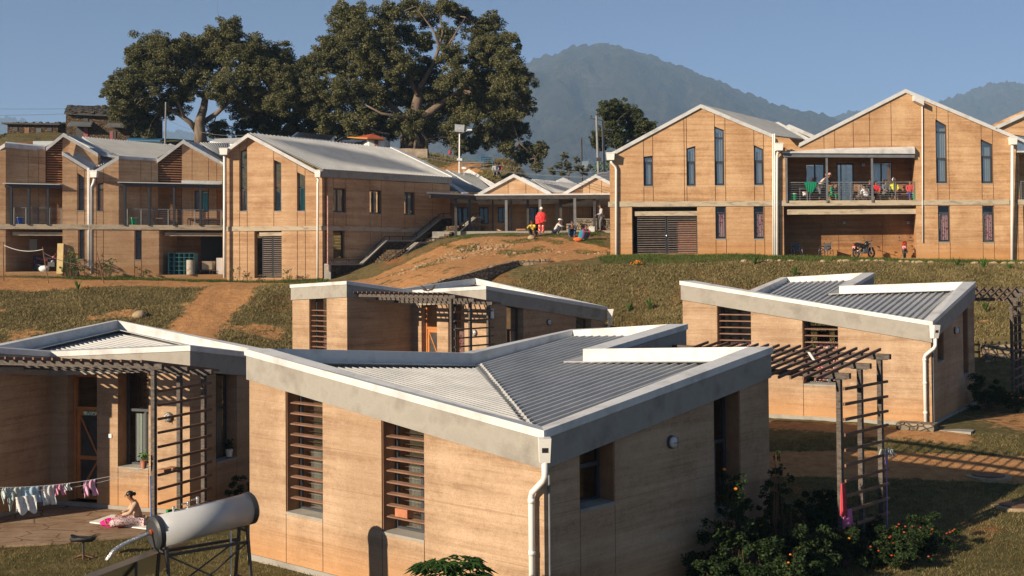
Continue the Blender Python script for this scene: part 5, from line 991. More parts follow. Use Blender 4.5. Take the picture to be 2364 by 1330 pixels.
# ================================================================== STAIRS BESIDE THE CLINIC BLOCK
st = thing('stairs', 'stone and concrete steps with black handrails climbing beside the shaded wall', 'stairs', (*FS.P(2, -1, 0)[:2], -.6))
S1 = FS.sub(-.75); S2 = FS.sub(-2.6)
p1 = [(757, 612), (836, 611), (893, 557), (955, 557), (1020, 504), (1043, 503)]; p2 = [(824, 651), (900, 615), (940, 583), (966, 562), (1031, 561), (1100, 503), (1110, 503)]
for F_, pl, mt in ((S1, p1, 'stonedark'), (S2, p2, 'stonegrey')):
    pr = F_.prof(pl); m = MB()
    for (a, za), (b, zb) in zip(pr[:-1], pr[1:]):
        if b-a < .02: continue
        m.hexa([F_.P(a, 0, -2), F_.P(b, 0, -2), F_.P(b, .3, -2), F_.P(a, .3, -2), F_.P(a, 0, za), F_.P(b, 0, zb), F_.P(b, .3, zb), F_.P(a, .3, za)])
    m.build('stair_wall', M[mt], st); m = MB()
    for (a, za), (b, zb) in zip(pr[:-1], pr[1:]): m.hexa([F_.P(a, -.05, za-.02), F_.P(b, -.05, zb-.02), F_.P(b, .35, zb-.02), F_.P(a, .35, za-.02), F_.P(a, -.05, za+.08), F_.P(b, -.05, zb+.08), F_.P(b, .35, zb+.08), F_.P(a, .35, za+.08)])
    m.build('coping', M['conc'], st); m = MB(); rr = .30
    k0 = 0 if F_ is S1 else 1; q = pr[k0:]
    for (a, za), (b, zb) in zip(q[:-1], q[1:]):
        m.bar(F_.P(a, .15, za+rr), F_.P(b, .15, zb+rr), .05, .05); nn_ = max(1, int((b-a)/1.1))
        for i in range(nn_): s = a+(b-a)*(i+.3)/nn_; z = za+(zb-za)*(i+.3)/nn_; m.bar(F_.P(s, .15, z), F_.P(s, .15, z+rr), .045, .045)
    m.build('handrail', M['steel'], st)
m = MB(); pr = S1.prof(p1)
for (ia, ib, n) in ((1, 2, 11), (3, 4, 11)):
    (a, za), (b, zb) = pr[ia], pr[ib]
    for i in range(n): s = a+(b-a)*i/n; z = za-.55+(zb-za)*(i+1)/n; m.hexa([S1.P(s, -1.85, z-1.6), S1.P(b+2.2 if i == n-1 else b, -1.85, z-1.6), S1.P(b+2.2 if i == n-1 else b, -.01, z-1.6), S1.P(s, -.01, z-1.6), S1.P(s, -1.85, z), S1.P(b+2.2 if i == n-1 else b, -1.85, z), S1.P(b+2.2 if i == n-1 else b, -.01, z), S1.P(s, -.01, z)])
m.build('steps', M['stonedark'], st)
m = MB(); a = at(757, 650, 73.2); m.box(a[0]-.2, a[0]+.2, 73.0, 73.3, a[2]-.3, at(757, 611, 73.2)[2]); m.build('end_pillar', M['conc'], st)
m = MB(); a = at(756.5, 614, 72.9); m.tube([a-(0, 0, .3), (a[0]+.02, a[1], at(757, 452, 72.9)[2])], .035, 8); tag(m.build('marker_pole', noisy('rusty_red_paint', (.33, .09, .05), (.6, .42, .36), 12)), 'thin red and white pole in front of the shaded clinic wall', 'pole')
# ================================================================== RETAINING WALLS, RUBBLE
W1 = [at(960, 668, 60.5), at(1030, 645, 61.8), at(1100, 627, 63.2), at(1150, 612, 64.6), at(1195, 602, 66), at(1270, 598, 66.4)]
lowwall('dry stone retaining wall along the edge of the bare earth ramp', [tuple(p+np.array([0, 0, .02])) for p in W1], 1.2, .45, 'stone', 'retaining_wall')
lowwall('stone retaining wall at the foot of the bank behind the right pergola', [(19.5, 50.2, -3.30), (24, 50.1, -3.42), (30, 50.3, -3.4)], 2.0, .5, 'stone', 'retaining_wall')
def rock(m, c, r): m.ball(c, (r*random.uniform(.7, 1.3), r*random.uniform(.7, 1.3), r*random.uniform(.4, .8)), 6, 4, jit=.22)
M['rock'] = noisy('pale_rock', (0.24, 0.165, 0.09), (0.40, 0.31, 0.20), 5, 0.95, bmp=.5, bsc=18)
m = MB()
for i in range(330):
    t = random.random(); u = random.gauss(0, .45)
    if i < 260: (x0, y0), (x1, y1) = ((-6.5, 67.5), (-1.2, 74.2)) if i % 2 else ((-3.8, 68.5), (-.2, 72.5))
    elif i < 330: (x0, y0), (x1, y1) = ((-1, 69.5), (5, 70))
    else: (x0, y0), (x1, y1) = ((-14.2, 51), (-13.6, 66))
    x = x0+(x1-x0)*t+u; y = y0+(y1-y0)*t+random.gauss(0, .5); r = random.uniform(.03, .085)*(1.7 if random.random() < .1 else 1); rock(m, (x, y, tz(x, y)+r*.2), r)
tag(m.build('rubble', M['rock'], smooth=False), kind='stuff')
m = MB(); x = 11.5
while x < 34:
    r = random.uniform(.14, .3)
    if random.random() < .62: y = 65.1+.12*math.sin(x); m.ball((x, y, tz(x, y)+.04), (r, .16, .11), 7, 4, jit=.15)
    x += r*2.1
tag(m.build('edging_stones', M['rock']), kind='stuff')
for lb, c, r in (('pale boulder half sunk in the bank left of the earth path', tuple(at(322, 712, 61.5)[:2]), .3), ('boulder beside the squatting group on the slope', (1.2, 74.3), .22)):
    m = MB(); m.ball((c[0], c[1], tz(*c)+r*.25), (r*1.2, r, r*.8), 12, 8, jit=.1); tag(m.build('boulder', M['rock'], smooth=True), lb, 'rock')
# stone drain cover and slab at the right house's corner, manholes
t = thing('brick_drain', 'low brick drain box under the downpipe of the sunlit right house', 'drain', WR(.2, -.5, 0)); m = MB(WR); m.box(-.2, .9, -.75, -.12, -.3, .16); m.build('masonry', M['stonegrey'], t); m = MB(WR); m.box(-1.2, -.3, -.5, .1, -.25, -.02); m.build('slab', M['conc'], t)
for px, py, z, r, lb in ((2345, 1190, -6.15, .42, 'round manhole cover with pale concrete rim in the sun at lower right'), (2282, 1133, -6.0, .42, 'round manhole cover lying in the shadow beside the footpath')):
    c = atz(px, py, z); g = tz(c[0], c[1]); t = thing('manhole', lb, 'manhole', (c[0], c[1], g)); m = MB(); m.tube([(c[0], c[1], g-.2), (c[0], c[1], g+.02)], r*1.4, 20); m.build('rim', M['rock'], t)
    m = MB(); m.tube([(c[0], c[1], g+.04), (c[0], c[1], g+.05)], r, 22); m.build('cover', M['wooddark'], t, False)
# paved terrace in front of the left house
def paving():
    m = mat('stone_paving', (.3, .2, .12), .9, 0, .25); nt = m.node_tree; b = nt.nodes['Principled BSDF']; v = coords(nt); v2 = coords(nt, (.8, 1.6, 1))
    vo = nt.nodes.new('ShaderNodeTexVoronoi'); vo.feature = 'DISTANCE_TO_EDGE'; vo.inputs['Scale'].default_value = 1.3; nt.links.new(v2, vo.inputs['Vector'])
    c = ramp(nt, noise(nt, v, 1.2, 6, .65), [(.3, (.20, .125, .075)), (.55, (.31, .215, .14)), (.75, (.38, .28, .19))])
    nt.links.new(mixc(nt, ramp(nt, vo.outputs['Distance'], [(.01, (0, 0, 0)), (.035, (1, 1, 1))]), (.14, .085, .05), c), b.inputs['Base Color']); bump(nt, noise(nt, v, 7, 5, .7), .4, .03, b); return m
m = MB(); q = [(-19, 25.9), (-15.2, 26.6), (-10.5, 27.6), (-7.2, 28.9), (-7.2, 31.2), (-9, 33), (-20, 34)]; m.prism([(x, y, -6.45) for x, y in q], [(x, y, -6.13) for x, y in q]); o = m.build('terrace', paving()); tag(o, kind='structure')
# ================================================================== TREES
def leaf_mat(name, stops, sc=0.9, trans=0.25):
    m = mat(name, stops[1], 0.7, 0, 0.15); nt = m.node_tree; b = nt.nodes['Principled BSDF']; v = coords(nt)
    a = nt.nodes.new('ShaderNodeAttribute'); a.attribute_name = 'leafrnd'
    f = mathn(nt, 'ADD', mathn(nt, 'MULTIPLY', noise(nt, v, sc, 3, .6), .6), mathn(nt, 'MULTIPLY', a.outputs['Fac'], .4))
    c = ramp(nt, f, [(.3, stops[0]), (.5, stops[1]), (.7, stops[2])]); nt.links.new(c, b.inputs['Base Color'])
    t = nt.nodes.new('ShaderNodeBsdfTranslucent'); nt.links.new(c, t.inputs[0]); mx = nt.nodes.new('ShaderNodeMixShader'); mx.inputs[0].default_value = trans
    o = [n for n in nt.nodes if n.type == 'OUTPUT_MATERIAL'][0]; nt.links.new(b.outputs[0], mx.inputs[1]); nt.links.new(t.outputs[0], mx.inputs[2]); nt.links.new(mx.outputs[0], o.inputs[0]); return m
M['leafbig'] = leaf_mat('fig_leaves', ((0.05, 0.055, 0.022), (0.115, 0.12, 0.05), (0.22, 0.205, 0.10)))
M['leafdark'] = leaf_mat('dark_fig_leaves', ((0.028, 0.038, 0.016), (0.06, 0.075, 0.03), (0.12, 0.13, 0.055)))
M['leafgrey'] = leaf_mat('dusty_leaves', ((0.06, 0.07, 0.035), (0.11, 0.12, 0.06), (0.19, 0.18, 0.10)))
M['leafbright'] = leaf_mat('fresh_green_leaves', ((0.04, 0.10, 0.015), (0.09, 0.19, 0.03), (0.17, 0.28, 0.06)))
M['leafplant'] = leaf_mat('garden_leaves', ((0.03, 0.07, 0.015), (0.07, 0.14, 0.03), (0.15, 0.22, 0.06)), 3)
M['leafshade'] = leaf_mat('shade_dark_garden_leaves', ((0.012, 0.022, 0.008), (0.025, 0.045, 0.014), (0.05, 0.08, 0.025)), 3)  # garden leaf colours darkened to carry the shade of the house walls
M['bark'] = noisy('pale_fig_bark', (0.08, 0.058, 0.042), (0.20, 0.15, 0.105), 2.5, .9, bmp=.6, bsc=6, stretch=(2, 2, .5))
M['petal'] = mat('orange_petals', (0.60, 0.18, 0.01), 0.6)
M['petalred'] = mat('deep_orange_petals', (0.38, 0.06, 0.01), 0.6)
def leaves_mesh(name, C, S, rnd=None, asp=0.55, up=0.25):
    """C: (n,3) centres, S: (n,) sizes -> diamond leaf quads folded slightly"""
    n = len(C); a = np.random.normal(size=(n, 3)); a[:, 2] *= .6; a /= np.linalg.norm(a, axis=1)[:, None]
    b = np.random.normal(size=(n, 3)); b -= a*(a*b).sum(1)[:, None]; b /= np.linalg.norm(b, axis=1)[:, None]
    s = S[:, None]; V = np.stack([C-a*s*.5, C+b*s*.5*asp, C+a*s*.5, C-b*s*.5*asp], 1).reshape(-1, 3)
    me = bpy.data.meshes.new(name); me.vertices.add(4*n); me.vertices.foreach_set('co', V.reshape(-1).astype(np.float32)); me.loops.add(4*n); me.loops.foreach_set('vertex_index', np.arange(4*n, dtype=np.int32))
    me.polygons.add(n); me.polygons.foreach_set('loop_start', np.arange(0, 4*n, 4, dtype=np.int32)); me.update(calc_edges=True)
    at_ = me.attributes.new('leafrnd', 'FLOAT', 'FACE'); at_.data.foreach_set('value', (np.random.rand(n) if rnd is None else rnd).astype(np.float32)); return me
def crown_points(blobs, per, sub=11, flat=.85):
    out = []
    for (x, y, z, r) in blobs:
        for k in range(sub):
            d = np.random.normal(size=3); d /= np.linalg.norm(d); rr = r*np.random.uniform(.35, 1.02); c = np.array([x, y, z])+d*rr*np.array([1, 1, flat]); sr = r*np.random.uniform(.17, .36)
            n = int(per*(r**2)/sub*np.random.uniform(.7, 1.3)); p = np.random.normal(size=(n, 3)); p /= np.linalg.norm(p, axis=1)[:, None]; p *= (np.random.rand(n)**.45)[:, None]*sr; p[:, 2] *= .75; out.append(c+p)
    return np.concatenate(out)
def tree(name, label, base, blobs, limbs, trunk_r, per, size, mt='leafbig', sub=11, twig=.05, group=None):
    t = thing(name, label, 'tree', base, group=group); pts = crown_points(blobs, per, sub)
    me = leaves_mesh('crown', pts-np.array(base), np.random.uniform(.7, 1.3, len(pts))*size); me.materials.append(M[mt]); o = bpy.data.objects.new('crown', me); COL.objects.link(o); o.parent = t
    m = MB()
    for path, r0, r1 in limbs:
        k = len(path); r0, r1 = (r0*.62, r1*.5) if r0 < .6 else (r0*.8, r1*.6); m.tube(path, [r0+(r1-r0)*i/(k-1) for i in range(k)], 8)
    tips = [np.array(p) for path, _, _ in limbs for p in path[1:]]
    for b in blobs:   # secondary branches from nearest limb node to each leaf cluster
        c = np.array(b[:3]); d = [np.linalg.norm(c-q) for q in tips]; q = tips[int(np.argmin(d))]; mid = (q+c)/2+np.random.normal(size=3)*.12*np.linalg.norm(c-q)+np.array([0, 0, -.1]); m.tube([q, mid, c], [twig*2, twig*1.3, twig*.5], 6)
        for k in range(4): e = c+np.random.normal(size=3)*b[3]*.5; m.tube([c if k % 2 else mid, (c+e)/2+np.random.normal(size=3)*.1*b[3], e], [twig*.9, twig*.6, twig*.25], 5)
    m.build('trunk', M['bark'], t, True); return t
def blobs_px(L, Y, jit=2.2, bs=1.0):
    out = []
    for (x, y, r) in L: yy = Y+random.uniform(-jit, jit); p = at(x, y, yy); out.append((p[0], p[1], p[2], r*bs/FPX*yy))
    return out
def pth(L, Y, dj=0.6): return [tuple(at(x, y, Y+random.uniform(-dj, dj))) for x, y in L]
T1 = [(275, 228, 30), (262, 208, 24), (300, 195, 34), (340, 112, 36), (330, 150, 32), (352, 185, 34), (330, 250, 34), (385, 110, 32), (398, 150, 36), (425, 195, 34), (395, 240, 34), (440, 110, 32), (470, 150, 36), (525, 78, 34), (500, 110, 32), (545, 120, 36), (500, 205, 36), (560, 185, 36), (590, 120, 34), (605, 165, 36), (640, 135, 34), (655, 180, 34), (680, 200, 26), (560, 240, 30), (610, 225, 34), (650, 235, 30), (330, 292, 22), (345, 312, 14), (478, 345, 14), (505, 300, 22), (285, 262, 24)]
b = tuple(at(462, 330, 101))
tree('banyan_tree', 'spreading old fig tree standing beside the dark stone house', b, blobs_px(T1, 101, 2.4, 1.38), [(pth([(464, 340), (462, 310), (460, 282), (470, 250), (476, 215)], 101, .2), .75, .4), (pth([(456, 305), (440, 283), (415, 265), (375, 245), (345, 215)], 101), .42, .2), (pth([(466, 285), (500, 262), (540, 225), (580, 190), (620, 170)], 101), .4, .15), (pth([(476, 230), (440, 200), (410, 170), (380, 140)], 101), .3, .12), (pth([(476, 220), (500, 180), (530, 140), (535, 100)], 101), .3, .1), (pth([(425, 270), (395, 200), (385, 180)], 100), .2, .1)], .7, 4000, .155, 'leafbig', 60, .03)
T2 = [(575, 285, 26), (610, 295, 28), (650, 290, 30), (690, 280, 32), (700, 240, 28), (730, 300, 26), (760, 280, 30), (640, 255, 26), (600, 265, 22), (720, 215, 26), (775, 310, 20), (690, 312, 20), (555, 312, 16), (670, 215, 22), (800, 300, 22)]
tree('dark_tree', 'dark dense tree filling the gap between the two big fig trees', tuple(at(660, 340, 106)), blobs_px(T2, 106, 2.2, 1.25), [(pth([(660, 345), (662, 300), (670, 250)], 106), .35, .15), (pth([(662, 300), (700, 270), (740, 280)], 106), .2, .1), (pth([(665, 290), (700, 230), (722, 200)], 106), .2, .08)], .4, 4000, .16, 'leafdark', 50, .03)
T3 = [(700, 200, 32), (690, 165, 26), (735, 150, 36), (720, 240, 34), (755, 215, 36), (770, 110, 34), (795, 60, 34), (790, 25, 22), (835, 45, 34), (830, 95, 36), (800, 150, 38), (850, 150, 38), (800, 215, 38), (760, 270, 32), (840, 235, 40), (830, 290, 32), (880, 200, 40), (890, 120, 34), (880, 75, 26), (905, 30, 28), (945, 20, 24), (930, 80, 28), (930, 150, 36), (945, 215, 40), (890, 280, 36), (940, 285, 34), (985, 35, 26), (1030, 20, 24), (975, 100, 26), (990, 165, 34), (1005, 235, 40), (990, 295, 34), (1065, 35, 22), (1030, 80, 22), (1045, 130, 28), (1050, 185, 36), (1060, 245, 40), (1050, 305, 32), (1100, 70, 30), (1135, 55, 26), (1110, 125, 36), (1160, 100, 34), (1115, 185, 38), (1175, 150, 34), (1165, 205, 36), (1200, 190, 28), (1115, 255, 38), (1170, 265, 36), (1205, 245, 26), (1120, 310, 30), (1165, 310, 28), (1200, 300, 22), (1175, 345, 18), (1200, 365, 16), (1085, 335, 18), (1235, 360, 20), (1250, 340, 14), (1240, 385, 12), (1215, 345, 16), (865, 320, 16), (1060, 345, 14)]
limbs3 = [(pth([(945, 345), (950, 310), (955, 280), (965, 230), (975, 190)], 101, .2), 1.0, .5), (pth([(970, 345), (965, 310), (985, 265), (1030, 230), (1080, 200)], 101, .3), .7, .25), (pth([(950, 290), (910, 250), (860, 210), (800, 180)], 101), .5, .2), (pth([(970, 200), (1000, 150), (1015, 105), (1022, 75), (1016, 45)], 100), .35, .08), (pth([(1015, 105), (1000, 70), (978, 40), (960, 15)], 100), .16, .06), (pth([(1020, 130), (1050, 80), (1075, 40)], 100), .2, .06), (pth([(965, 220), (930, 150), (900, 90)], 101), .35, .1), (pth([(930, 150), (870, 110), (830, 60)], 101), .25, .1), (pth([(1060, 215), (1100, 150), (1150, 100)], 101), .3, .1), (pth([(1070, 210), (1130, 230), (1180, 280), (1200, 330), (1235, 365)], 101), .3, .08), (pth([(930, 270), (880, 262), (840, 240)], 98.5), .25, .1), (pth([(900, 310), (870, 305), (845, 300)], 99), .15, .08)]
for k in range(7): x = 930+k*9; limbs3.append((pth([(x, 348), (x+random.uniform(-4, 4), 322), (955, 285)], 100.2, .4), .28, .2))
tree('banyan_tree', 'huge fig tree behind the shrine, its tall crown reaching the top of the photo', tuple(at(955, 342, 101)), blobs_px(T3, 101, 3.2, 1.32), limbs3, 1.0, 3700, .155, 'leafbig', 60, .03)
T4 = [(1400, 255, 24), (1432, 250, 24), (1420, 285, 26), (1458, 270, 26), (1480, 290, 24), (1500, 295, 16), (1395, 310, 22), (1430, 320, 26), (1465, 310, 26), (1385, 335, 16), (1450, 345, 22), (1375, 320, 14)]
tree('broadleaf_tree', 'dark rounded tree beside the utility poles, left of the right gable', tuple(at(1428, 400, 92)), blobs_px(T4, 92, 1.2, 1.2), [(pth([(1428, 405), (1428, 350), (1432, 300)], 92, .2), .22, .1), (pth([(1428, 350), (1455, 310), (1475, 285)], 92, .2), .12, .06), (pth([(1428, 345), (1405, 310), (1400, 270)], 92, .2), .12, .05)], .2, 4200, .14, 'leafdark', 45, .03)
T5 = [(1275, 395, 13), (1292, 383, 14), (1305, 362, 13), (1315, 385, 16), (1335, 392, 15), (1330, 370, 10), (1352, 398, 12), (1300, 400, 12), (1362, 385, 8)]
tree('sparse_tree', 'low dusty sparse tree behind the veranda roof', tuple(at(1312, 412, 94)), blobs_px(T5, 94, .8), [(pth([(1312, 415), (1314, 395), (1308, 368)], 94, .1), .1, .05), (pth([(1314, 400), (1335, 385)], 94, .1), .07, .04)], .1, 1500, .17, 'leafgrey', 12, .02)
T6 = [(1386, 380, 14), (1400, 392, 13), (1378, 395, 10), (1405, 372, 9)]
tree('small_tree', 'small bright green tree under the utility poles', tuple(at(1390, 415, 90)), blobs_px(T6, 90, .5), [(pth([(1390, 418), (1390, 395), (1395, 378)], 90, .1), .07, .03)], .08, 900, .15, 'leafbright', 10, .02)
# hedge-like bushes on the village slope
def bush(name, label, cat, blobs, per=800, size=.16, mt='leafdark', group=None, flowers=0, fm='petal', fs=.07, base=None, asp=.5):
    b0 = blobs[0] if base is None else base; t = thing(name, label, cat, (b0[0], b0[1], min(tz(b0[0], b0[1]), b0[2])), group=group); o0 = np.array(t.location); pts = crown_points(blobs, per, 12, .9)
    me = leaves_mesh('foliage', pts-o0, np.random.uniform(.6, 1.3, len(pts))*size, asp=asp); me.materials.append(M[mt]); o = bpy.data.objects.new('foliage', me); COL.objects.link(o); o.parent = t
    m = MB()
    for b in blobs:
        for k in range(3): e = np.array(b[:3])+np.random.normal(size=3)*b[3]*.35; s_ = np.array([o0[0]*.35+b[0]*.65, o0[1]*.35+b[1]*.65, tz(b[0], b[1])-.05]); m.tube([s_, (s_+e)/2+np.random.normal(size=3)*.04, e], [size*.12, size*.09, size*.04], 5)
    m.build('stem', M['wooddark'], t)
    if flowers:
        f = MB()
        for k in range(flowers):
            b = random.choice(blobs); d = np.random.normal(size=3); d /= np.linalg.norm(d); d[2] = abs(d[2])*.8; d[1] = -abs(d[1]); p = np.array(b[:3])+d*b[3]*random.uniform(.8, 1.1); f.ball(p, (fs*.5, fs*.5, fs*.35), 6, 4)
        tag(f.build('flowers', M[fm], t), kind='stuff')
    return t
bush('hedge', 'dark green bushes at the far left below the small stone hut', 'hedge', blobs_px([(10, 318, 14), (35, 322, 12), (60, 328, 11), (90, 328, 11), (118, 330, 10), (-15, 322, 14)], 103, .5), 600, .2)
bush('bush', 'scrubby bush beside the couple sitting on the village mound', 'bush', blobs_px([(1140, 412, 9), (1150, 408, 8), (1128, 414, 7)], 92, .3), 900, .12, 'leafgrey')
for i, (bl, fl, lb) in enumerate((([(158, 600, 17), (175, 592, 15), (150, 620, 14), (178, 618, 17), (165, 580, 10)], 14, 'green flowering bush against the wall left of the double pipes'), ([(228, 612, 9), (250, 608, 12), (262, 600, 9), (250, 625, 12), (236, 590, 6)], 6, 'bush with leaning stake right of the double pipes'), ([(316, 620, 7), (335, 628, 8), (322, 634, 6)], 5, 'low plants under the narrow ground floor window'), ([(537, 625, 7), (552, 620, 6), (568, 633, 9), (540, 640, 6)], 4, 'plants by the wall left of the slatted gate'), ([(661, 628, 9), (668, 640, 10), (655, 645, 7), (672, 622, 5)], 8, 'flowering plant against the wall right of the slatted gate'))):
    Y = [71.2, 71.8, 72.8, 73.4, 73.3][i]; bush('garden_bush', lb, 'bush', blobs_px(bl, Y, .15), 1500, .09, 'leafplant', 'bushes planted along the clinic wall', fl, 'petal', .07)
bush('marigold_bush', 'bright orange marigold clump on the bank below the barred gate', 'bush', blobs_px([(1460, 612, 8), (1472, 608, 9), (1482, 616, 8)], 65.2, .2), 1500, .08, 'leafplant', None, 26, 'petal', .09)
# shaded garden right of the foreground house
def thick(L): return [(u+random.uniform(-.3, .3)*k, v+random.uniform(-.35, .35)*k, max(.2, h+random.uniform(-.25, .2)*k), r*(1.15 if k == 0 else random.uniform(.6, 1.0))) for u, v, h, r in L for k in (0, 1, 1)]
G_ = lambda L: [(*WF(u, v, 0)[:2], tz(*WF(u, v, 0)[:2])+h, r) for u, v, h, r in thick(L)]
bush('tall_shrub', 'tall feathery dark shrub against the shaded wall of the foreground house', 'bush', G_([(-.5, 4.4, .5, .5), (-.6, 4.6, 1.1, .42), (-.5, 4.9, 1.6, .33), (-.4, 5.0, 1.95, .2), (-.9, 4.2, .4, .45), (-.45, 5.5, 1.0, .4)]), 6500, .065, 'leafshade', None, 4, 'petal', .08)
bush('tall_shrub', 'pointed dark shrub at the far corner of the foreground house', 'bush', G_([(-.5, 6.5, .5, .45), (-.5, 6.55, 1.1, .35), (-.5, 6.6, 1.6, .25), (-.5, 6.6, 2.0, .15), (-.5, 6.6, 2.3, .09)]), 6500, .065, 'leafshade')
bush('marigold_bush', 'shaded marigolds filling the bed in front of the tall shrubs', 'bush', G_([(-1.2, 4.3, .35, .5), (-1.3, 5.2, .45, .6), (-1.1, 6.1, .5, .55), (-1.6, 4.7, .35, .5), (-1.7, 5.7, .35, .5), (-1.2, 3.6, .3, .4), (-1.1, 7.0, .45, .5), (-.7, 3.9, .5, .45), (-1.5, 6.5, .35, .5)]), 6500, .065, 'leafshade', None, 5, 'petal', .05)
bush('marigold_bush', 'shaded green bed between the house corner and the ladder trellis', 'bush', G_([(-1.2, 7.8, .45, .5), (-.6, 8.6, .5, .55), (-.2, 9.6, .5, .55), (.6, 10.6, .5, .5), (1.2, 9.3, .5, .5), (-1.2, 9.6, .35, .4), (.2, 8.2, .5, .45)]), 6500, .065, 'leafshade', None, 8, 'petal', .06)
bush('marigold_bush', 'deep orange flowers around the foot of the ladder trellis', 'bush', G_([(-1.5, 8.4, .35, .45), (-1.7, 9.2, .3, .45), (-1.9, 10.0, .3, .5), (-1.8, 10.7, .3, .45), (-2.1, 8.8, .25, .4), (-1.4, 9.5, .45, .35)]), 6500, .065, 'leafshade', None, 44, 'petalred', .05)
G_ = lambda L: [(*WR(u, v, 0)[:2], tz(*WR(u, v, 0)[:2])+h, r) for u, v, h, r in L]
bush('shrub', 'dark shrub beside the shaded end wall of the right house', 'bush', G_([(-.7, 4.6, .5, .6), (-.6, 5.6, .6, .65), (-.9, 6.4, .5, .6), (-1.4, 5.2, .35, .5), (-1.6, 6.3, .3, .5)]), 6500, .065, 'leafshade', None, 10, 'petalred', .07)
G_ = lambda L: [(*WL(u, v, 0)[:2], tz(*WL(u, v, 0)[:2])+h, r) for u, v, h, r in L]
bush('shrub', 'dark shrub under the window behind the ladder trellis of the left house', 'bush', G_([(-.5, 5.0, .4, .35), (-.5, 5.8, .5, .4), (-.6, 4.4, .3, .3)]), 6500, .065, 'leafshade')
# papaya seedling and small bright plants in the foreground
def leafy_plant(name, label, base, n, h, L, mt='leafplant', lobes=5, group=None):
    t = thing(name, label, 'plant', base, group=group); m = MB(); s = MB(); b = np.array(base)
    for i in range(n):
        az = 2.4*i+random.uniform(-.3, .3); el = random.uniform(.15, .9); q = b+(0, 0, h*random.uniform(.6, 1)); d = np.array([math.cos(az)*math.cos(el), math.sin(az)*math.cos(el), math.sin(el)*.7]); e = q+d*L*random.uniform(.7, 1.1); s.tube([q-(0, 0, .05), (q+e)/2+(0, 0, .04), e], [.008, .006, .004], 5)
        dr = d.copy(); dr[2] = -.15; dr /= np.linalg.norm(dr); sd_ = np.cross(dr, (0, 0, 1)); sd_ /= np.linalg.norm(sd_)
        for k in range(lobes):
            a = (k-(lobes-1)/2)*.62; v = dr*math.cos(a)+sd_*math.sin(a); ll = L*.62*(1-.12*abs(k-(lobes-1)/2)); w = np.cross(v, (0, 0, 1)); w /= np.linalg.norm(w); w *= ll*.15
            m.add([e, e+v*ll*.45+w+(0, 0, .01), e+v*ll-(0, 0, ll*.22), e+v*ll*.45-w+(0, 0, .01)], [(0, 1, 2), (0, 2, 3)])
            m.add([e+v*ll*.4, e+v*ll*.72+w*2.1, e+v*ll*.55+w*.4], [(0, 1, 2)]); m.add([e+v*ll*.4, e+v*ll*.72-w*2.1, e+v*ll*.55-w*.4], [(0, 1, 2)])
    s.tube([b-(0, 0, .1), b+(.01, 0, h*.5), b+(0, 0, h)], [.02, .016, .01], 7); s.build('stem', M['leafbright'], t); m.build('leaves', M[mt], t); return t
q = at(1043, 1345, 18.6); q = (q[0], q[1], tz(q[0], q[1])); leafy_plant('papaya_plant', 'young papaya plant with star shaped leaves at the bottom edge of the photo', q, 46, 1.55, .5, 'leafplant', 7)
for x, y, z, h, lb in ((1835, 1318, -6.28, .3, 'bright green weed in the sun at the bottom right of centre'), (2098, 1300, -6.32, .22, 'small pale weed, larger of the two at the shadow edge'), (2072, 1284, -6.32, .12, 'tiny weed at the shadow edge')):
    q = atz(x, y, z); leafy_plant('weed', lb, (q[0], q[1], tz(q[0], q[1])), 26, h, h*.55, 'leafbright', 5, 'bright weeds in the foreground grass')
TL = ['left of the four tufts above the distant pergola house', 'second tuft on the bank above the distant pergola house', 'third tuft on the bank above the distant pergola house', 'rightmost tuft before the bank meets the right house roof', 'tuft on the bank crest below the lower left ward window', 'tuft on the bank straight above the zigzag roof notch', 'tuft on the bank below the first curtained window pair', 'tuft between the two curtained windows, lower on the bank', 'tuft near the right edge of the photo high on the bank', 'yellow green tuft low on the bank behind the right pergola', 'tuft at the edge of the earth track under the left clinic wing']
for (x, y, Y), tl in zip(((1337, 662, 60.5), (1385, 664, 60.2), (1452, 663, 60), (1500, 668, 60), (1742, 612, 64.6), (1835, 628, 62.5), (2210, 628, 63.8), (2270, 634, 63.2), (2330, 633, 63), (2275, 720, 55), (180, 655, 66)), TL):
    q = at(x, y, Y); q = (q[0], q[1], tz(q[0], q[1])); t = thing('bank_weed', tl, 'plant', q, group='bright green tufts scattered over the dry bank'); m = MB(); r_ = random.uniform(.7, 1.2)
    for k in range(16):
        a = random.uniform(0, 6.3); L = random.uniform(.25, .6)*r_; e = np.array([math.cos(a)*L*.5, math.sin(a)*L*.5, L]); w = np.array([-math.sin(a), math.cos(a), 0])*.05; m.add([q-w, q+w, np.array(q)+e], [(0, 1, 2)]) if False else m.add([np.array(q)-w, np.array(q)+w, np.array(q)+e*.6+w*.8, np.array(q)+e], [(0, 1, 2, 3)])
    m.build('blades', M['leafbright'], t)
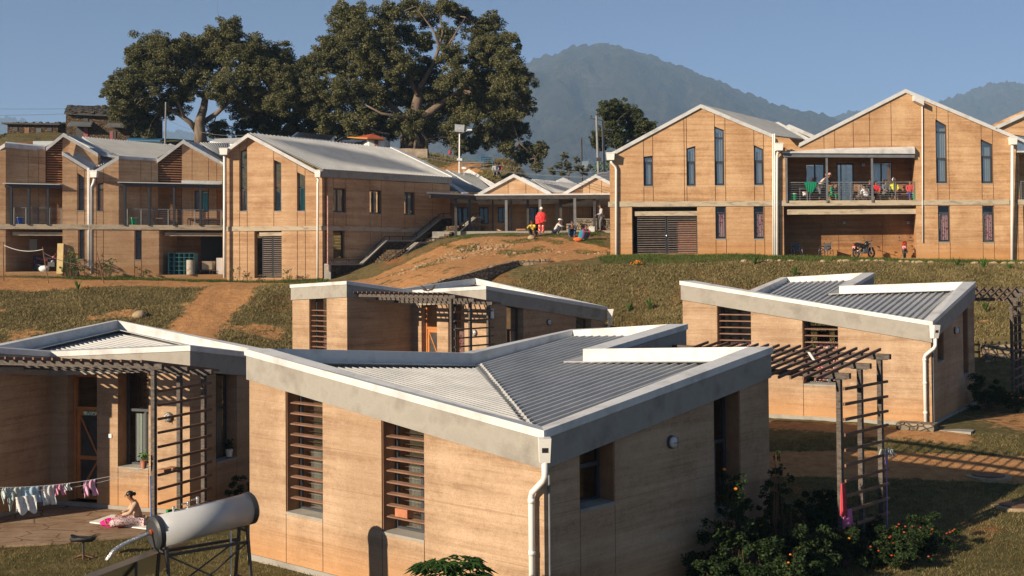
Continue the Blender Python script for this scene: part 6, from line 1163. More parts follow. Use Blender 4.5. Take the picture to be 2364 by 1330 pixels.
# ================================================================== GRASS (stuff)
def grass(name, n, region, hmin, hmax, w, stops, dens=None, lean=.8):
    X = []; Y = []
    while sum(len(a) for a in X) < n:
        x, y = region(4*n); k = dirtmask(x, y) < np.random.rand(len(x))*.75
        if dens is not None: k &= np.random.rand(len(x)) < dens(x, y)
        X.append(x[k]); Y.append(y[k])
    x = np.concatenate(X)[:n]; y = np.concatenate(Y)[:n]; z = GZat(x, y); h = np.random.uniform(hmin, hmax, n)*(0.55+.9*fbm(x*.9, y*.9, 3, 41)); a = np.random.rand(n)*6.283; ww = w*np.random.uniform(.6, 1.4, n)
    dx, dy = np.cos(a)*ww, np.sin(a)*ww; lx, ly = np.random.normal(size=n)*lean*h, np.random.normal(size=n)*lean*h
    V = np.stack([np.stack([x-dx, y-dy, z-.03], 1), np.stack([x+dx, y+dy, z-.03], 1), np.stack([x+lx, y+ly, z+h], 1)], 1).reshape(-1, 3)
    me = bpy.data.meshes.new(name); me.vertices.add(3*n); me.vertices.foreach_set('co', V.reshape(-1).astype(np.float32)); me.loops.add(3*n); me.loops.foreach_set('vertex_index', np.arange(3*n, dtype=np.int32)); me.polygons.add(n); me.polygons.foreach_set('loop_start', np.arange(0, 3*n, 3, dtype=np.int32)); me.update(calc_edges=True)
    at_ = me.attributes.new('leafrnd', 'FLOAT', 'FACE'); at_.data.foreach_set('value', np.random.rand(n).astype(np.float32)); me.materials.append(leaf_mat(name+'_blades', stops, .45, .3)); o = bpy.data.objects.new(name, me); COL.objects.link(o); tag(o, kind='stuff'); return o
def GZat(x, y):
    ix = np.clip(np.searchsorted(gx, x)-1, 0, len(gx)-2); iy = np.clip(np.searchsorted(gy, y)-1, 0, len(gy)-2); fx = (x-gx[ix])/(gx[ix+1]-gx[ix]); fy = (y-gy[iy])/(gy[iy+1]-gy[iy])
    return (GZ[ix, iy]*(1-fx)+GZ[ix+1, iy]*fx)*(1-fy)+(GZ[ix, iy+1]*(1-fx)+GZ[ix+1, iy+1]*fx)*fy
DRY = ((0.115, 0.10, 0.038), (0.215, 0.175, 0.075), (0.34, 0.275, 0.13)); LAWN = ((0.07, 0.065, 0.022), (0.16, 0.135, 0.05), (0.31, 0.235, 0.11)); GRN = ((0.035, 0.06, 0.012), (0.08, 0.12, 0.025), (0.15, 0.19, 0.05))
def reg(x0, x1, y0, y1): return lambda n: (np.random.uniform(x0, x1, n), np.random.uniform(y0, y1, n))
hid = lambda x, y: 1.0*(~inpoly(x, y, [(5.75, 41.07), (12.71, 36.94), (16.38, 43.12), (14.3, 48.3), (11.17, 50.18)]))*(~inpoly(x, y, [(-5.5, 25.4), (.49, 19.97), (5.3, 25.3), (4.3, 30.8), (1.6, 33.3)]))*(~inpoly(x, y, [(-19.5, 25.8), (-7, 28.6), (-7, 34), (-20, 34)]))
grass('dry_bank_grass', 150000, reg(-2, 33, 52, 65.2), .04, .15, .028, DRY, lambda x, y: 1.0*(x*1.0 > (y-62)*1.05-1.5))
grass('dry_bank_grass', 95000, reg(-33, -7.5, 52, 68), .04, .14, .028, DRY)
grass('verge_grass', 26000, reg(4.8, 32, 65.3, 68.6), .05, .18, .014, GRN)
grass('verge_grass', 14000, reg(-32, -11, 70.3, 73.6), .04, .16, .014, GRN, lambda x, y: 1.0*(y < 70.2+(x+30)*.22+1.3))
grass('lawn_grass', 120000, reg(4, 24, 20, 36), .02, .09, .010, LAWN, hid)
grass('lawn_grass', 45000, reg(-14, -1.5, 17, 28), .02, .08, .009, LAWN, hid)
grass('slope_grass', 8000, reg(-7, 5.5, 67, 77.5), .03, .12, .015, GRN, lambda x, y: 1.0*(fbm(x*.7, y*.7, 3, 5) > .58))
grass('mound_grass', 16000, reg(-16, 2, 88, 100), .08, .3, .03, DRY)
# ================================================================== FOREGROUND OBJECTS AT LEFT
ta, tb = np.array([-5.86, 19.95, -4.27]), np.array([-4.57, 21.05, -4.10]); ax = (tb-ta)/np.linalg.norm(tb-ta); rr = .265
t = thing('solar_water_heater', 'solar water heater with white horizontal tank and black end cap on a steel frame', 'water heater', (-5.2, 20.5, -6.05))
m = MB(); m.tube([ta, tb], rr, 40); tk = m.build('tank', M['tankwhite'] if 'tankwhite' in M else noisy('white_enamel_tank', (.36, .37, .38), (.44, .45, .46), 1.5, .3), t, True)
for p in tk.data.polygons: p.use_smooth = len(p.vertices) == 4
for p, d, in ((ta, -ax), (tb, ax)):
    m = MB(); m.tube([p-d*.05, p+d*.03, p+d*.06, p+d*.065], [rr+.012, rr+.012, rr-.02, rr-.03], 40); o = m.build('end_cap', mat('dark_grey_plastic_cap', (.035, .037, .04), .5), t)
    m = MB(); m.ring(p+d*.068, d, rr*.82, .006, 32, 5); m.build('cap_ridge', M['frame'], o)
for k, h in ((.18, .09), (.33, .11), (.43, .15)):
    p = ta+(tb-ta)*k+np.array([0, 0, rr]); m = MB(); m.tube([p-(0, 0, .02), p+(0, 0, h*.5)], .02, 8); m.tube([p+(0, 0, h*.5), p+(0, 0, h)], .028, 8)
    if k > .3: m.tube([p+(0, 0, h*.8), p+(0, 0, h*.8)-ax*.11], .014, 7)
    m.build('valve', M['alu'], t)
m = MB(); pr = ta-ax*.07+np.array([0, 0, .02]); foil = [pr, pr-ax*.10+(0, 0, -.01), at(282, 1258, 19.5), at(262, 1272, 19.35), at(246, 1294, 19.2)]; m.tube(foil, .035, 12); m.build('foil_pipe', noisy('crumpled_foil', (.55, .56, .57), (.8, .8, .8), 14, .3, .85, bmp=.8, bsc=40), t, True)
m = MB(); m.tube([pr+ax*.02, pr-ax*.03], .05, 10); m.build('pipe_collar', M['petalred'], t)
side = np.array([ax[1], -ax[0], 0]); side /= np.linalg.norm(side)
ca, cb_ = at(440, 1236, 20.7), at(150, 1345, 18.6); cc_, cd_ = cb_-side*.95+(0, 0, -.62), ca-side*.95+(0, 0, -.62); th = np.array([0, 0, .09])
m = MB(); m.prism([ca-th, cb_-th, cc_-th, cd_-th], [ca, cb_, cc_, cd_]); o = m.build('collector', M['alu'], t)
m = MB(); f = lambda a, b: ca*(1-a)*(1-b)+cb_*a*(1-b)+cc_*a*b+cd_*(1-a)*b+(0, 0, .004); m.quad(f(.03, .04), f(.97, .04), f(.97, .96), f(.03, .96)); m.build('collector_glass', M['solar'], o)
class Struts:
    def bar(f, a, b, w, h): k = MB(); k.bar(a, b, w, h); k.build('leg' if abs(a[2]-b[2]) > .9 and w > .04 else 'brace', M['steel'], t)
m = Struts()
for p in (ta+ax*.12, tb-ax*.12):
    for sg in (-1, 1):
        top = p+side*.13*sg-(0, 0, rr-.02); ft = np.array([*(p+side*.42*sg)[:2], tz(*(p+side*.42*sg)[:2])-.05]); m.bar(top, ft, .045, .045)
    lv = lambda z, k: p+side*k*sg
    for h, k in ((.12, .16), (.95, .31)): z = p[2]-rr-h+.05; m.bar((*(p-side*k)[:2], z), (*(p+side*k)[:2], z), .045, .045)
for sg in (-1, 1):
    z0 = ta[2]-rr-.10; a_, b_ = ta+ax*.12+side*.16*sg, tb-ax*.12+side*.16*sg; m.bar((*a_[:2], z0), (*b_[:2], z0), .045, .045)
    a2_, b2_ = ta+ax*.12+side*.3*sg, tb-ax*.12+side*.3*sg; m.bar((*a2_[:2], z0-.85), (*b2_[:2], z0-.85), .04, .04); m.bar((*a_[:2], z0), (*b2_[:2], z0-.85), .022, .022); m.bar((*b_[:2], z0), (*a2_[:2], z0-.85), .022, .022)
for q in (f(.45, .05), f(.45, .95), f(.9, .05), f(.9, .95)): m.bar(q-(0, 0, .1), (q[0], q[1], tz(q[0], q[1])-.05), .04, .04)
m.bar(f(.45, .05)-(0, 0, .11), f(.45, .95)-(0, 0, .11), .04, .04)
pass
m = MB(); p = tb-ax*.42+side*.12; m.tube([p-(0, 0, rr), (p[0], p[1], p[2]-rr-.55)], .016, 8); m.tube([(p[0], p[1], p[2]-rr-.5), (p[0], p[1], -6.1)], .012, 8); m.build('supply_pipe', M['pipe'], t)
# washing line and laundry
pz = np.array(WL(-1.1, 10.05, 0)); la = np.array([pz[0]-.06, pz[1]-.06, at(345, 1076, pz[1])[2]]); lb = at(-60, 1124, 25.5)
def lpt(k, sag=.16): return la+(lb-la)*k-np.array([0, 0, sag*4*k*(1-k)])
t = thing('washing_line', 'thin washing line tied to the trellis post over the paved terrace', 'washing line', la); m = MB(); m.tube([lpt(i/16) for i in range(17)], .006, 5); m.build('cord', M['white'], t)
m = MB(); m.tube([lpt(i/16, .26) for i in range(17)], .004, 5); m.build('second_cord', M['white'], t)
def kx(px):  # parameter on the line seen at this pixel column
    lo_, hi_ = 0., 1.
    for _ in range(30):
        k = (lo_+hi_)/2; q = lpt(k); x = CXP+FPX*(q@_r)/(q@_w)
        if x > px: lo_ = k
        else: hi_ = k
    return lo_
def garment(name, label, x0, x1, drop, col, shape='cloth', cat='laundry'):
    k0, k1 = kx(x1), kx(x0); n = 14; r_ = 9; vs = []; fs = []; d = lpt(k1)-lpt(k0); d /= np.linalg.norm(d); nn = np.array([-d[1], d[0], 0])
    for i in range(n+1):
        u = i/n; q = lpt(k0+(k1-k0)*u)
        for j in range(r_+1):
            v = j/r_; dz = drop*v
            if shape == 'shorts' and v > .45: off = (.16*(1 if u > .5 else -1))*(v-.45)*.25
            else: off = 0
            if shape == 'rag': dz *= (.75+.35*math.sin(u*7+1))
            w = .025*math.sin(u*17+v*3)+.02*math.sin(u*7-v*5); vs.append(q-(0, 0, dz)+nn*w*(.3+v)+d*(off+.02*math.sin(v*5)))
    for i in range(n):
        for j in range(r_):
            if shape == 'shorts' and j > r_*.45 and abs((i+.5)/n-.5) < .09: continue
            fs.append((i*(r_+1)+j, (i+1)*(r_+1)+j, (i+1)*(r_+1)+j+1, i*(r_+1)+j+1))
    m = MB(); m.add(vs, fs); o = m.build(name, cloth(name+'_fabric', col), smooth=True); sol = o.modifiers.new('thickness', 'SOLIDIFY'); sol.thickness = .012
    tag(o, label, cat, 'laundry on the washing line'); return o
M['floral'] = curtain_mat('pale_floral_cotton', (.55, .60, .55), (.35, .50, .45), 22)
garment('baby_trousers', 'small pink trousers hanging alone near the trellis end of the line', 195, 222, .36, (.80, .42, .55), 'shorts')
garment('cloth', 'small white cloth between the pink shorts and the trellis end', 148, 163, .16, (.78, .78, .76))
garment('shorts', 'pink shorts with a red hem, fourth item along the line', 128, 147, .24, (.80, .35, .45), 'shorts')
garment('cloth', 'plain white rectangular cloth beside the pink shorts', 98, 127, .42, (.72, .70, .67))
garment('shirt', 'light blue cloth hanging behind the white shirt', 52, 92, .34, (.45, .62, .72))
garment('shirt', 'pale patterned shirt at the left of the washing line', 20, 51, .46, (.52, .58, .52), 'rag')
garment('shirt', 'leftmost small greenish shirt at the left edge of the photo', 6, 20, .32, (.5, .58, .56), 'rag')
m = MB(); k0 = kx(88); q0, q1 = lpt(k0)-np.array([0, .05, .17]), lpt(kx(38))-np.array([0, .05, .20]); vs = []; fs = []
for i in range(13):
    for j in range(7): q = q0+(q1-q0)*i/12; vs.append(q-(0, 0, j/6*(.36+.05*math.sin(i)))+(0, -.03*math.sin(i*1.3+j*.5), 0))
for i in range(12):
    for j in range(6): fs.append((i*7+j, (i+1)*7+j, (i+1)*7+j+1, i*7+j+1))
m.add(vs, fs); o = m.build('shirt', cloth('white_cotton', (.76, .75, .72)), smooth=True); tag(o, 'white shirt hanging in front of the light blue cloth', 'laundry', 'laundry on the washing line')
# white board, stool, plant pots, bundle, broom
q = [np.array([*atz(x, y, -6.115)[:2], -6.115]) for x, y in ((207, 1206), (258, 1189), (338, 1192), (338, 1221))]; m = MB(); m.prism([p-(0, 0, .014) for p in q], [p+(0, 0, .012) for p in q]); tag(m.build('mat', M['white']), 'white mat on the paving under the seated woman', 'mat')
p = atz(192, 1286, -6.12); p = np.array([p[0], p[1], tz(p[0], p[1])]); t = thing('stool', 'black saddle seated swivel stool standing on the grass edge', 'stool', p); m = MB()
n = 12; vs = [];
for i in range(n+1):
    for j in range(7): a = i/n*2-1; b = j/6*2-1; z = .46+.06*a*a-(.03 if abs(b) == 1 else 0); vs.append(p+(a*.27*(1-.1*b*b), b*.14*(1-.5*a**4), z))
m.add(vs, [(i*7+j, (i+1)*7+j, (i+1)*7+j+1, i*7+j+1) for i in range(n) for j in range(6)]); m.hexa([p+(-.22, -.1, .38), p+(.22, -.1, .38), p+(.22, .1, .38), p+(-.22, .1, .38), p+(-.26, -.13, .46), p+(.26, -.13, .46), p+(.26, .13, .46), p+(-.26, .13, .46)]); m.build('seat', M['black'], t, True)
m = MB(); m.tube([p+(0, 0, .05), p+(0, 0, .4)], .025, 10); m.build('column', M['steel'], t)
for k in range(5): a = k*1.2566; m = MB(); m.tube([p+(0, 0, .08), p+(math.cos(a)*.22, math.sin(a)*.22, .03)], [.022, .014], 7); m.build('leg', M['wooddark'], t)
def pot(label, p, r, h, m_, plant='leafbright', leafs=22, name='potted_plant'):
    t = thing(name, label, 'potted plant', p); m = MB(); p = np.array(p, float); m.tube([p, p+(0, 0, h*.9), p+(0, 0, h)], [r*.75, r, r*1.08], 14); m.build('pot', m_, t, False); C = p+np.array([0, 0, h+r*1.2])+np.random.normal(size=(leafs*4, 3))*r*.6; me = leaves_mesh('leaves', C-p, np.full(len(C), r*.9)); me.materials.append(M[plant]); o = bpy.data.objects.new('leaves', me); COL.objects.link(o); o.parent = t
    m = MB(); m.tube([p+(0, 0, h*.8), p+(0, 0, h+r*1.3)], .01, 5); m.build('stem', M['wooddark'], t)
M['terracotta'] = noisy('terracotta', (.36, .12, .06), (.5, .2, .1), 5, .8)
pw = WL(-.93, 10.1, 0); pot('yellow green plant in a terracotta pot hung on the trellis post', (pw[0]-.02, pw[1]-.12, at(337, 1079, pw[1])[2]), .075, .17, M['terracotta'], 'leafbright')
pw = WL(-.02+.1, 5.35, 1.21); pot('small plant in a pale pot on the sill of the shaded window', (pw[0], pw[1], pw[2]), .10, .2, M['pipe'], 'leafshade')
t = thing('cloth_bundle', 'green and dark red cloth hanging on the lower trellis rung', 'cloth', WL(-1.1, 9.5, .5)); m = MB(WL); 
for i in range(5): m.box(-1.16+.01*i, -1.02-.01*i, 9.2+i*.07, 9.28+i*.07, .32+.04*(i % 3), .62+.01*i)
m.build('fabric', cloth('green_cloth', (.02, .28, .08)), t); m = MB(WL)
for i in range(4): m.box(-1.15, -1.04, 9.32+i*.06, 9.37+i*.06, .02+.03*i, .33)
m.build('red_fabric', cloth('maroon_cloth', (.22, .02, .04)), t)
pw = np.array(WL(-1.18, 10.18, 0)); m = MB(); m.tube([(pw[0]-.03, pw[1]-.03, -5.95), (pw[0]-.05, pw[1]-.05, -4.6)], .013, 7); m.tube([(pw[0]-.03, pw[1]-.03, -5.98), (pw[0]-.035, pw[1]-.035, -5.45)], [.05, .022], 9); tag(m.build('broom', cloth('blue_plastic_broom', (.08, .16, .42))), 'blue broom leaning upright against the trellis post', 'broom')
t = thing('brick_pair', 'two bricks lying on the ladder trellis rung at left', 'bricks', WL(-1.1, 9.6, 1.85)); m = MB(WL); m.box(-1.16, -.96, 9.5, 9.75, 1.55, 1.61); m.build('brick', M['wood'], t); m = MB(WL); m.box(-1.14, -.94, 9.2, 9.4, 1.552, 1.60); m.build('brick', M['wood'], t)
o = MB(WL); o.box(2.4, 2.5, 7.2, 7.215, 1.85, 1.95); tag(o.build('switch_plate', M['white']), 'small square switch plate on the wall beside the carved door', 'switch')
o = MB(WL); o.box(3.06, 3.5, 6.975, 6.98, 2.38, 2.47); mt = mat('garland', (.8, .5, .05), .6); nt = mt.node_tree; vv = nt.nodes.new('ShaderNodeTexVoronoi'); vv.inputs['Scale'].default_value = 26; nt.links.new(coords(nt), vv.inputs['Vector']); nt.links.new(vv.outputs['Color'], nt.nodes['Principled BSDF'].inputs['Base Color']); tag(o.build('door_garland', mt), 'strip of coloured flowers over the shaded porch door', 'garland')
# brick on the louvre of the foreground house
m = MB(WF); m.box(3.35, 3.68, .06, .22, 1.45, 1.60); tag(m.build('loose_brick', noisy('loose_brick_clay', (.33, .12, .06), (.45, .18, .09), 8, .9)), 'single red brick resting on the lowest louvre of the foreground window', 'brick')
# pink and red cloths on the right trellis, mop
def drape(name, label, W, v, zt_, zb, w, col, u=-1.16):
    m = MB(W); n = 8
    for i in range(n):
        a, b = v+w*(i/n), v+w*((i+1)/n); j = lambda k: .02*math.sin(k*2.3+zt_)
        m.hexa([(u-.03+j(i), a, zb+.05*math.sin(i*1.4)), (u-.03+j(i+1), b, zb+.05*math.sin(i*1.4+1.4)), (u+.0+j(i+1), b, zb), (u+.0+j(i), a, zb), (u-.02, a*.6+(v+w/2)*.4, zt_), (u-.02, b*.6+(v+w/2)*.4, zt_), (u+.01, b*.6+(v+w/2)*.4, zt_), (u+.01, a*.6+(v+w/2)*.4, zt_)])
    tag(m.build(name, cloth(name+'_dye', col)), label, 'cloth')
drape('red_cloth', 'red cloth knotted over a middle rung of the right trellis', WF, 8.02, 1.5, .85, .22, (.50, .05, .07)); drape('pink_scarf', 'long pink scarf hanging down the near post of the right trellis', WF, 8.1, .92, -.15, .14, (.55, .14, .30)); drape('pink_cloth', 'short pink cloth spreading out beside the long pink scarf', WF, 8.2, .95, .62, .24, (.58, .16, .34), -1.2)
pw = WF(-1.2, 10.1, 0); m = MB(); z0 = -6+1.95
for i in range(26): a = random.uniform(0, 6.28); l = random.uniform(.10, .2); m.tube([(pw[0], pw[1], z0), (pw[0]+math.cos(a)*l*.7, pw[1]+math.sin(a)*l*.7, z0+.03), (pw[0]+math.cos(a)*l, pw[1]+math.sin(a)*l, z0-.12)], .009, 4)
t = thing('mop', 'upside down mop with grey strings against the far trellis post', 'mop', (pw[0], pw[1], -6)); m.build('mop_head', M['curtainpale'], t); m = MB(); m.tube([(pw[0], pw[1], -6.0), (pw[0], pw[1], z0)], .012, 7); m.tube([(pw[0], pw[1], z0-.3), (pw[0], pw[1], z0-.02)], .03, 7); m.build('handle', cloth('lilac_plastic', (.4, .25, .5)), t)
m = MB(WF); m.hexa([(-.45, 8.35, 4.0), (-.39, 8.35, 4.0), (-.39, 8.40, 4.0), (-.45, 8.40, 4.0), (-.38, 8.26, 4.17), (-.32, 8.26, 4.17), (-.32, 8.30, 4.17), (-.38, 8.30, 4.17)]); tag(m.build('white_plaque', M['white']), 'small white plastic piece stuck upright in the right pergola rafters', 'plastic piece')
m = MB(WM); m.box(-1.2, -1.13, 7.95, 8.08, 3.05, 3.45); tag(m.build('white_fitting', M['white']), 'white plastic fitting at the end of the distant pergola beam', 'fitting')
# two birds on the pergola below the earth ramp
def bird(label, p, dirx):
    t = thing('bird', label, 'bird', p, group='birds on the pergola'); m = MB(); p = np.array(p, float); m.tube([p+(-dirx*.19, 0, .03), p+(-dirx*.10, 0, .07), p+(0, 0, .12), p+(dirx*.06, 0, .18), p+(dirx*.085, 0, .225), p+(dirx*.11, 0, .25), p+(dirx*.15, 0, .24)], [.008, .035, .062, .05, .032, .03, .006], 8)
    for y in (-.02, .02): m.tube([p+(0, y, .08), p+(.01, y, 0)], .006, 4)
    m.build('body', noisy('brown_feathers', (.05, .035, .03), (.11, .08, .06), 20, .8), t, True)
q = at(979, 674.5, WM(1.4, 8.2, 0)[1]); bird('brown bird facing left on the distant pergola rafters', q, -1); q = at(997, 674, WM(1.2, 8.2, 0)[1]); bird('brown bird facing right on the distant pergola rafters', q, 1)
# ================================================================== PEOPLE
PEND = []
def skin_obj(name, pts, edges, mtl, parent, sub=1):
    me = bpy.data.meshes.new(name); me.from_pydata([p[:3] for p in pts], edges, []); o = bpy.data.objects.new(name, me); COL.objects.link(o); o.parent = parent
    sm_ = o.modifiers.new('skin', 'SKIN'); sm_.use_smooth_shade = True
    if not me.skin_vertices: 
        bpy.context.view_layer.objects.active = o
    lay = me.skin_vertices[0].data if me.skin_vertices else None
    if lay is None: return o
    for i, p in enumerate(pts):
        r_ = p[3]; lay[i].radius = r_ if isinstance(r_, tuple) else (r_, r_); lay[i].use_root = (i == 0)
    ss = o.modifiers.new('sub', 'SUBSURF'); ss.levels = sub; ss.render_levels = sub; me.materials.append(mtl); PEND.append(o); return o
def flush():
    dg = bpy.context.evaluated_depsgraph_get(); dg.update()
    for o in PEND:
        nm = bpy.data.meshes.new_from_object(o.evaluated_get(dg)); o.modifiers.clear(); old = o.data; o.data = nm; nm.name = old.name
    PEND.clear()
POSE = {
 'stand': dict(pel=(0, 0, .93), chest=(0, .02, 1.30), neck=(0, .03, 1.47), head=(0, .06, 1.60), hip=.10, knee=(.11, .03, .50), ank=(.11, -.02, .08), sho=(.18, 0, 1.40), elb=(.25, .03, 1.13), wri=(.22, .20, .95)),
 'walk': dict(pel=(0, 0, .93), chest=(0, .04, 1.30), neck=(0, .06, 1.47), head=(0, .10, 1.60), hip=.10, knee=(.10, .12, .52), ank=(.10, .10, .08), knee2=(.10, .02, .50), ank2=(.10, -.42, .16), sho=(.18, .02, 1.40), elb=(.22, .05, 1.13), wri=(.18, .30, 1.05)),
 'squat': dict(pel=(0, -.16, .24), chest=(0, .06, .58), neck=(0, .13, .74), head=(0, .20, .87), hip=.11, knee=(.20, .24, .50), ank=(.15, .02, .07), sho=(.18, .08, .69), elb=(.24, .28, .52), wri=(.12, .45, .52)),
 'sit': dict(pel=(0, 0, .50), chest=(0, .03, .86), neck=(0, .06, 1.03), head=(0, .10, 1.16), hip=.11, knee=(.13, .42, .48), ank=(.13, .40, .08), sho=(.18, .03, .97), elb=(.24, .12, .72), wri=(.12, .34, .60)),
 'bend': dict(pel=(0, -.05, .95), chest=(0, .20, 1.24), neck=(0, .30, 1.37), head=(0, .40, 1.46), hip=.10, knee=(.11, .02, .50), ank=(.11, -.05, .08), sho=(.18, .24, 1.31), elb=(.22, .38, 1.10), wri=(.14, .58, 1.02)),
 'floor': dict(pel=(0, 0, .13), chest=(0, .10, .47), neck=(0, .17, .63), head=(0, .26, .76), hip=.12, knee=(.22, .48, .16), ank=(.10, .80, .08), sho=(.17, .12, .58), elb=(.24, .24, .36), wri=(.10, .48, .30)),
}
HANDS = []
def person(label, base, az, pose, top, bottom, head='hair', sc=1.0, skirt=False, sleeves=True, group=None, shawl=None, headcol=None, turn=0.0, bun=False, vest=None):
    P_ = POSE[pose]; t = thing('person', label, 'person', base, az, group); S = sc
    def mir(v, s): return (v[0]*s*S, v[1]*S, v[2]*S)
    v3 = lambda v: (v[0]*S, v[1]*S, v[2]*S)
    pts = [(*v3(P_['pel']), (.145*S, .105*S))]; E_ = []
    def add(p, r, par): pts.append((*p, r)); E_.append((par, len(pts)-1)); return len(pts)-1
    pe, chs, nk, hd = [np.array(v3(P_[k])) for k in ('pel', 'chest', 'neck', 'head')]
    w = add(tuple((pe+chs)/2), (.12*S, .09*S), 0); c = add(tuple(chs), (.155*S, .105*S), w); n_ = add(tuple(nk), .052*S, c); hb = add(tuple(nk*.55+hd*.45+np.array([0, .01, 0])), .056*S, n_)
    h1 = add(tuple(hd), (.076*S, .09*S), hb); add(tuple(hd+np.array([0, -.01, .075])*S), (.066*S, .075*S), h1)
    body_parts = {}
    for s in (-1, 1):
        sh = add(mir(P_['sho'], s), .055*S, c); el = add(mir(P_['elb'], s), .042*S, sh); wr_p = np.array(mir(P_['wri'], s)); ep = np.array(mir(P_['elb'], s)); wr = add(tuple(wr_p), .027*S, el)
        d = (wr_p-ep)/np.linalg.norm(wr_p-ep); sd = np.cross(d, (0, 0, 1)); sd = sd/(np.linalg.norm(sd)+1e-9); pm = add(tuple(wr_p+d*.06*S), (.036*S, .018*S), wr)
        for k in range(4):
            q = wr_p+d*.095*S+sd*(k-1.5)*.019*S; L = (.05, .065, .06, .045)[k]*S; a_ = add(tuple(q), .0085*S, pm); b_ = add(tuple(q+d*L*.55+np.array([0, 0, -.012*S])), .008*S, a_); add(tuple(q+d*L*.85+np.array([0, 0, -.03*S])), .007*S, b_)
        q = wr_p+d*.035*S+sd*s*(-.035)*S; a_ = add(tuple(q), .010*S, wr); add(tuple(q+d*.03*S+sd*s*(-.022)*S), .009*S, a_)
        hp = add((P_['hip']*s*S, pe[1], pe[2]-.04*S), .085*S, 0); kk = 'knee2' if (s > 0 and 'knee2' in P_) else 'knee'; ak = 'ank2' if (s > 0 and 'ank2' in P_) else 'ank'
        kn = add(mir(P_[kk], s), .056*S, hp); an = add(mir(P_[ak], s), .036*S, kn); ap = np.array(mir(P_[ak], s))
        fd = np.array([0, .14, -.04])*S if pose != 'floor' else np.array([0, .06, .12])*S; add(tuple(ap+fd), (.036*S, .024*S), an)
        body_parts[s] = (mir(P_['sho'], s), mir(P_['elb'], s), mir(P_['wri'], s), (P_['hip']*s*S, pe[1], pe[2]-.04*S), mir(P_[kk], s), mir(P_[ak], s))
    b = skin_obj('body', pts, E_, M['skin'], t)
    # face
    f = MB(); hc = hd+np.array([0, .0, .01])*S
    f.tube([hc+np.array([0, .088, .03])*S, hc+np.array([0, .112, -.005])*S, hc+np.array([0, .09, -.02])*S], [.008*S, .016*S, .010*S], 6); f.build('nose', M['skin'], b, True, True)
    f = MB()
    for s in (-1, 1): f.ball(hc+np.array([.032*s, .085, .02])*S, (.012*S, .008*S, .008*S), 7, 5)
    f.build('eyes', M['hair'], b, True, True)
    f = MB(); f.ball(hc+np.array([0, .088, -.048])*S, (.024*S, .008*S, .006*S), 8, 4); f.build('mouth', M['lip'], b, True, True)
    f = MB()
    for s in (-1, 1): f.ball(hc+np.array([.083*s, -.005, 0])*S, (.012*S, .022*S, .032*S), 7, 5)
    f.build('ears', M['skin'], b, True, True)
    # top
    tp = [(*tuple(pe+np.array([0, 0, .02])*S), (.16*S, .125*S))]; te = []
    def ad(p, r, par): tp.append((*p, r)); te.append((par, len(tp)-1)); return len(tp)-1
    w = ad(tuple((pe+chs)/2), (.145*S, .12*S), 0); c = ad(tuple(chs), (.175*S, .128*S), w); ad(tuple(chs*.35+nk*.65), (.085*S, .075*S), c)
    for s in (-1, 1):
        sh, el, wr, *_ = body_parts[s]; a = ad(sh, .075*S, c); e = ad(el, .06*S, a)
        if sleeves: ad(tuple(np.array(el)*.15+np.array(wr)*.85), .044*S, e)
    skin_obj('shirt', tp, te, top, t)
    # bottom
    bp_ = [(*tuple(pe), (.165*S, .13*S))]; be = []
    def ab_(p, r, par): bp_.append((*p, r)); be.append((par, len(bp_)-1)); return len(bp_)-1
    for s in (-1, 1):
        *_, hp, kn, an = body_parts[s]; k = .125 if skirt else .1; a = ab_(hp, k*S, 0); e = ab_(kn, (.11 if skirt else .078)*S, a); ab_(tuple(np.array(kn)*.12+np.array(an)*.88), (.10 if skirt else .058)*S, e)
    skin_obj('skirt' if skirt else 'trousers', bp_, be, bottom, t)
    # hair / hat
    m = MB(); 
    if head in ('hair', 'bun', 'long'):
        hm_ = M['hair']; vs = []
        m.ball(hd+np.array([0, -.022, .055])*S, (.092*S, .102*S, .088*S), 12, 8)
        if head == 'bun' or bun: m.ball(hd+np.array([0, -.13, .05])*S, (.05*S, .05*S, .05*S), 10, 7)
        if head == 'long': m.tube([hd+np.array([0, -.09, .05])*S, hd+np.array([0, -.11, -.08])*S, hd+np.array([0, -.13, -.2])*S], [.06*S, .055*S, .03*S], 8)
        m.build('hair', hm_, t, True, True)
    else:
        m.ball(hd+np.array([0, -.025, .03])*S, (.088*S, .095*S, .08*S), 10, 7); m.build('hair', M['hair'], t, True, True); m = MB()
        if head == 'cap': m.ball(hd+np.array([0, -.01, .085])*S, (.1*S, .112*S, .075*S), 12, 7); m.hexa([hd+np.array(q)*S for q in ((-.07, .08, .07), (.07, .08, .07), (.055, .19, .055), (-.055, .19, .055), (-.07, .08, .085), (.07, .08, .085), (.055, .19, .068), (-.055, .19, .068))])
        elif head == 'topi': m.prism([tuple(hd+np.array([.095*math.cos(a), .105*math.sin(a), .06])*S) for a in np.linspace(0, 6.283, 13)[:-1]], [tuple(hd+np.array([.07*math.cos(a), .09*math.sin(a), .15+.03*math.cos(a)])*S) for a in np.linspace(0, 6.283, 13)[:-1]])
        elif head == 'wrap': m.ball(hd+np.array([0, -.01, .075])*S, (.11*S, .12*S, .095*S), 12, 8, jit=.06); m.ball(hd+np.array([0, -.03, .15])*S, (.07*S, .08*S, .045*S), 10, 6, jit=.08)
        m.build('headwear', headcol, t, True, True)
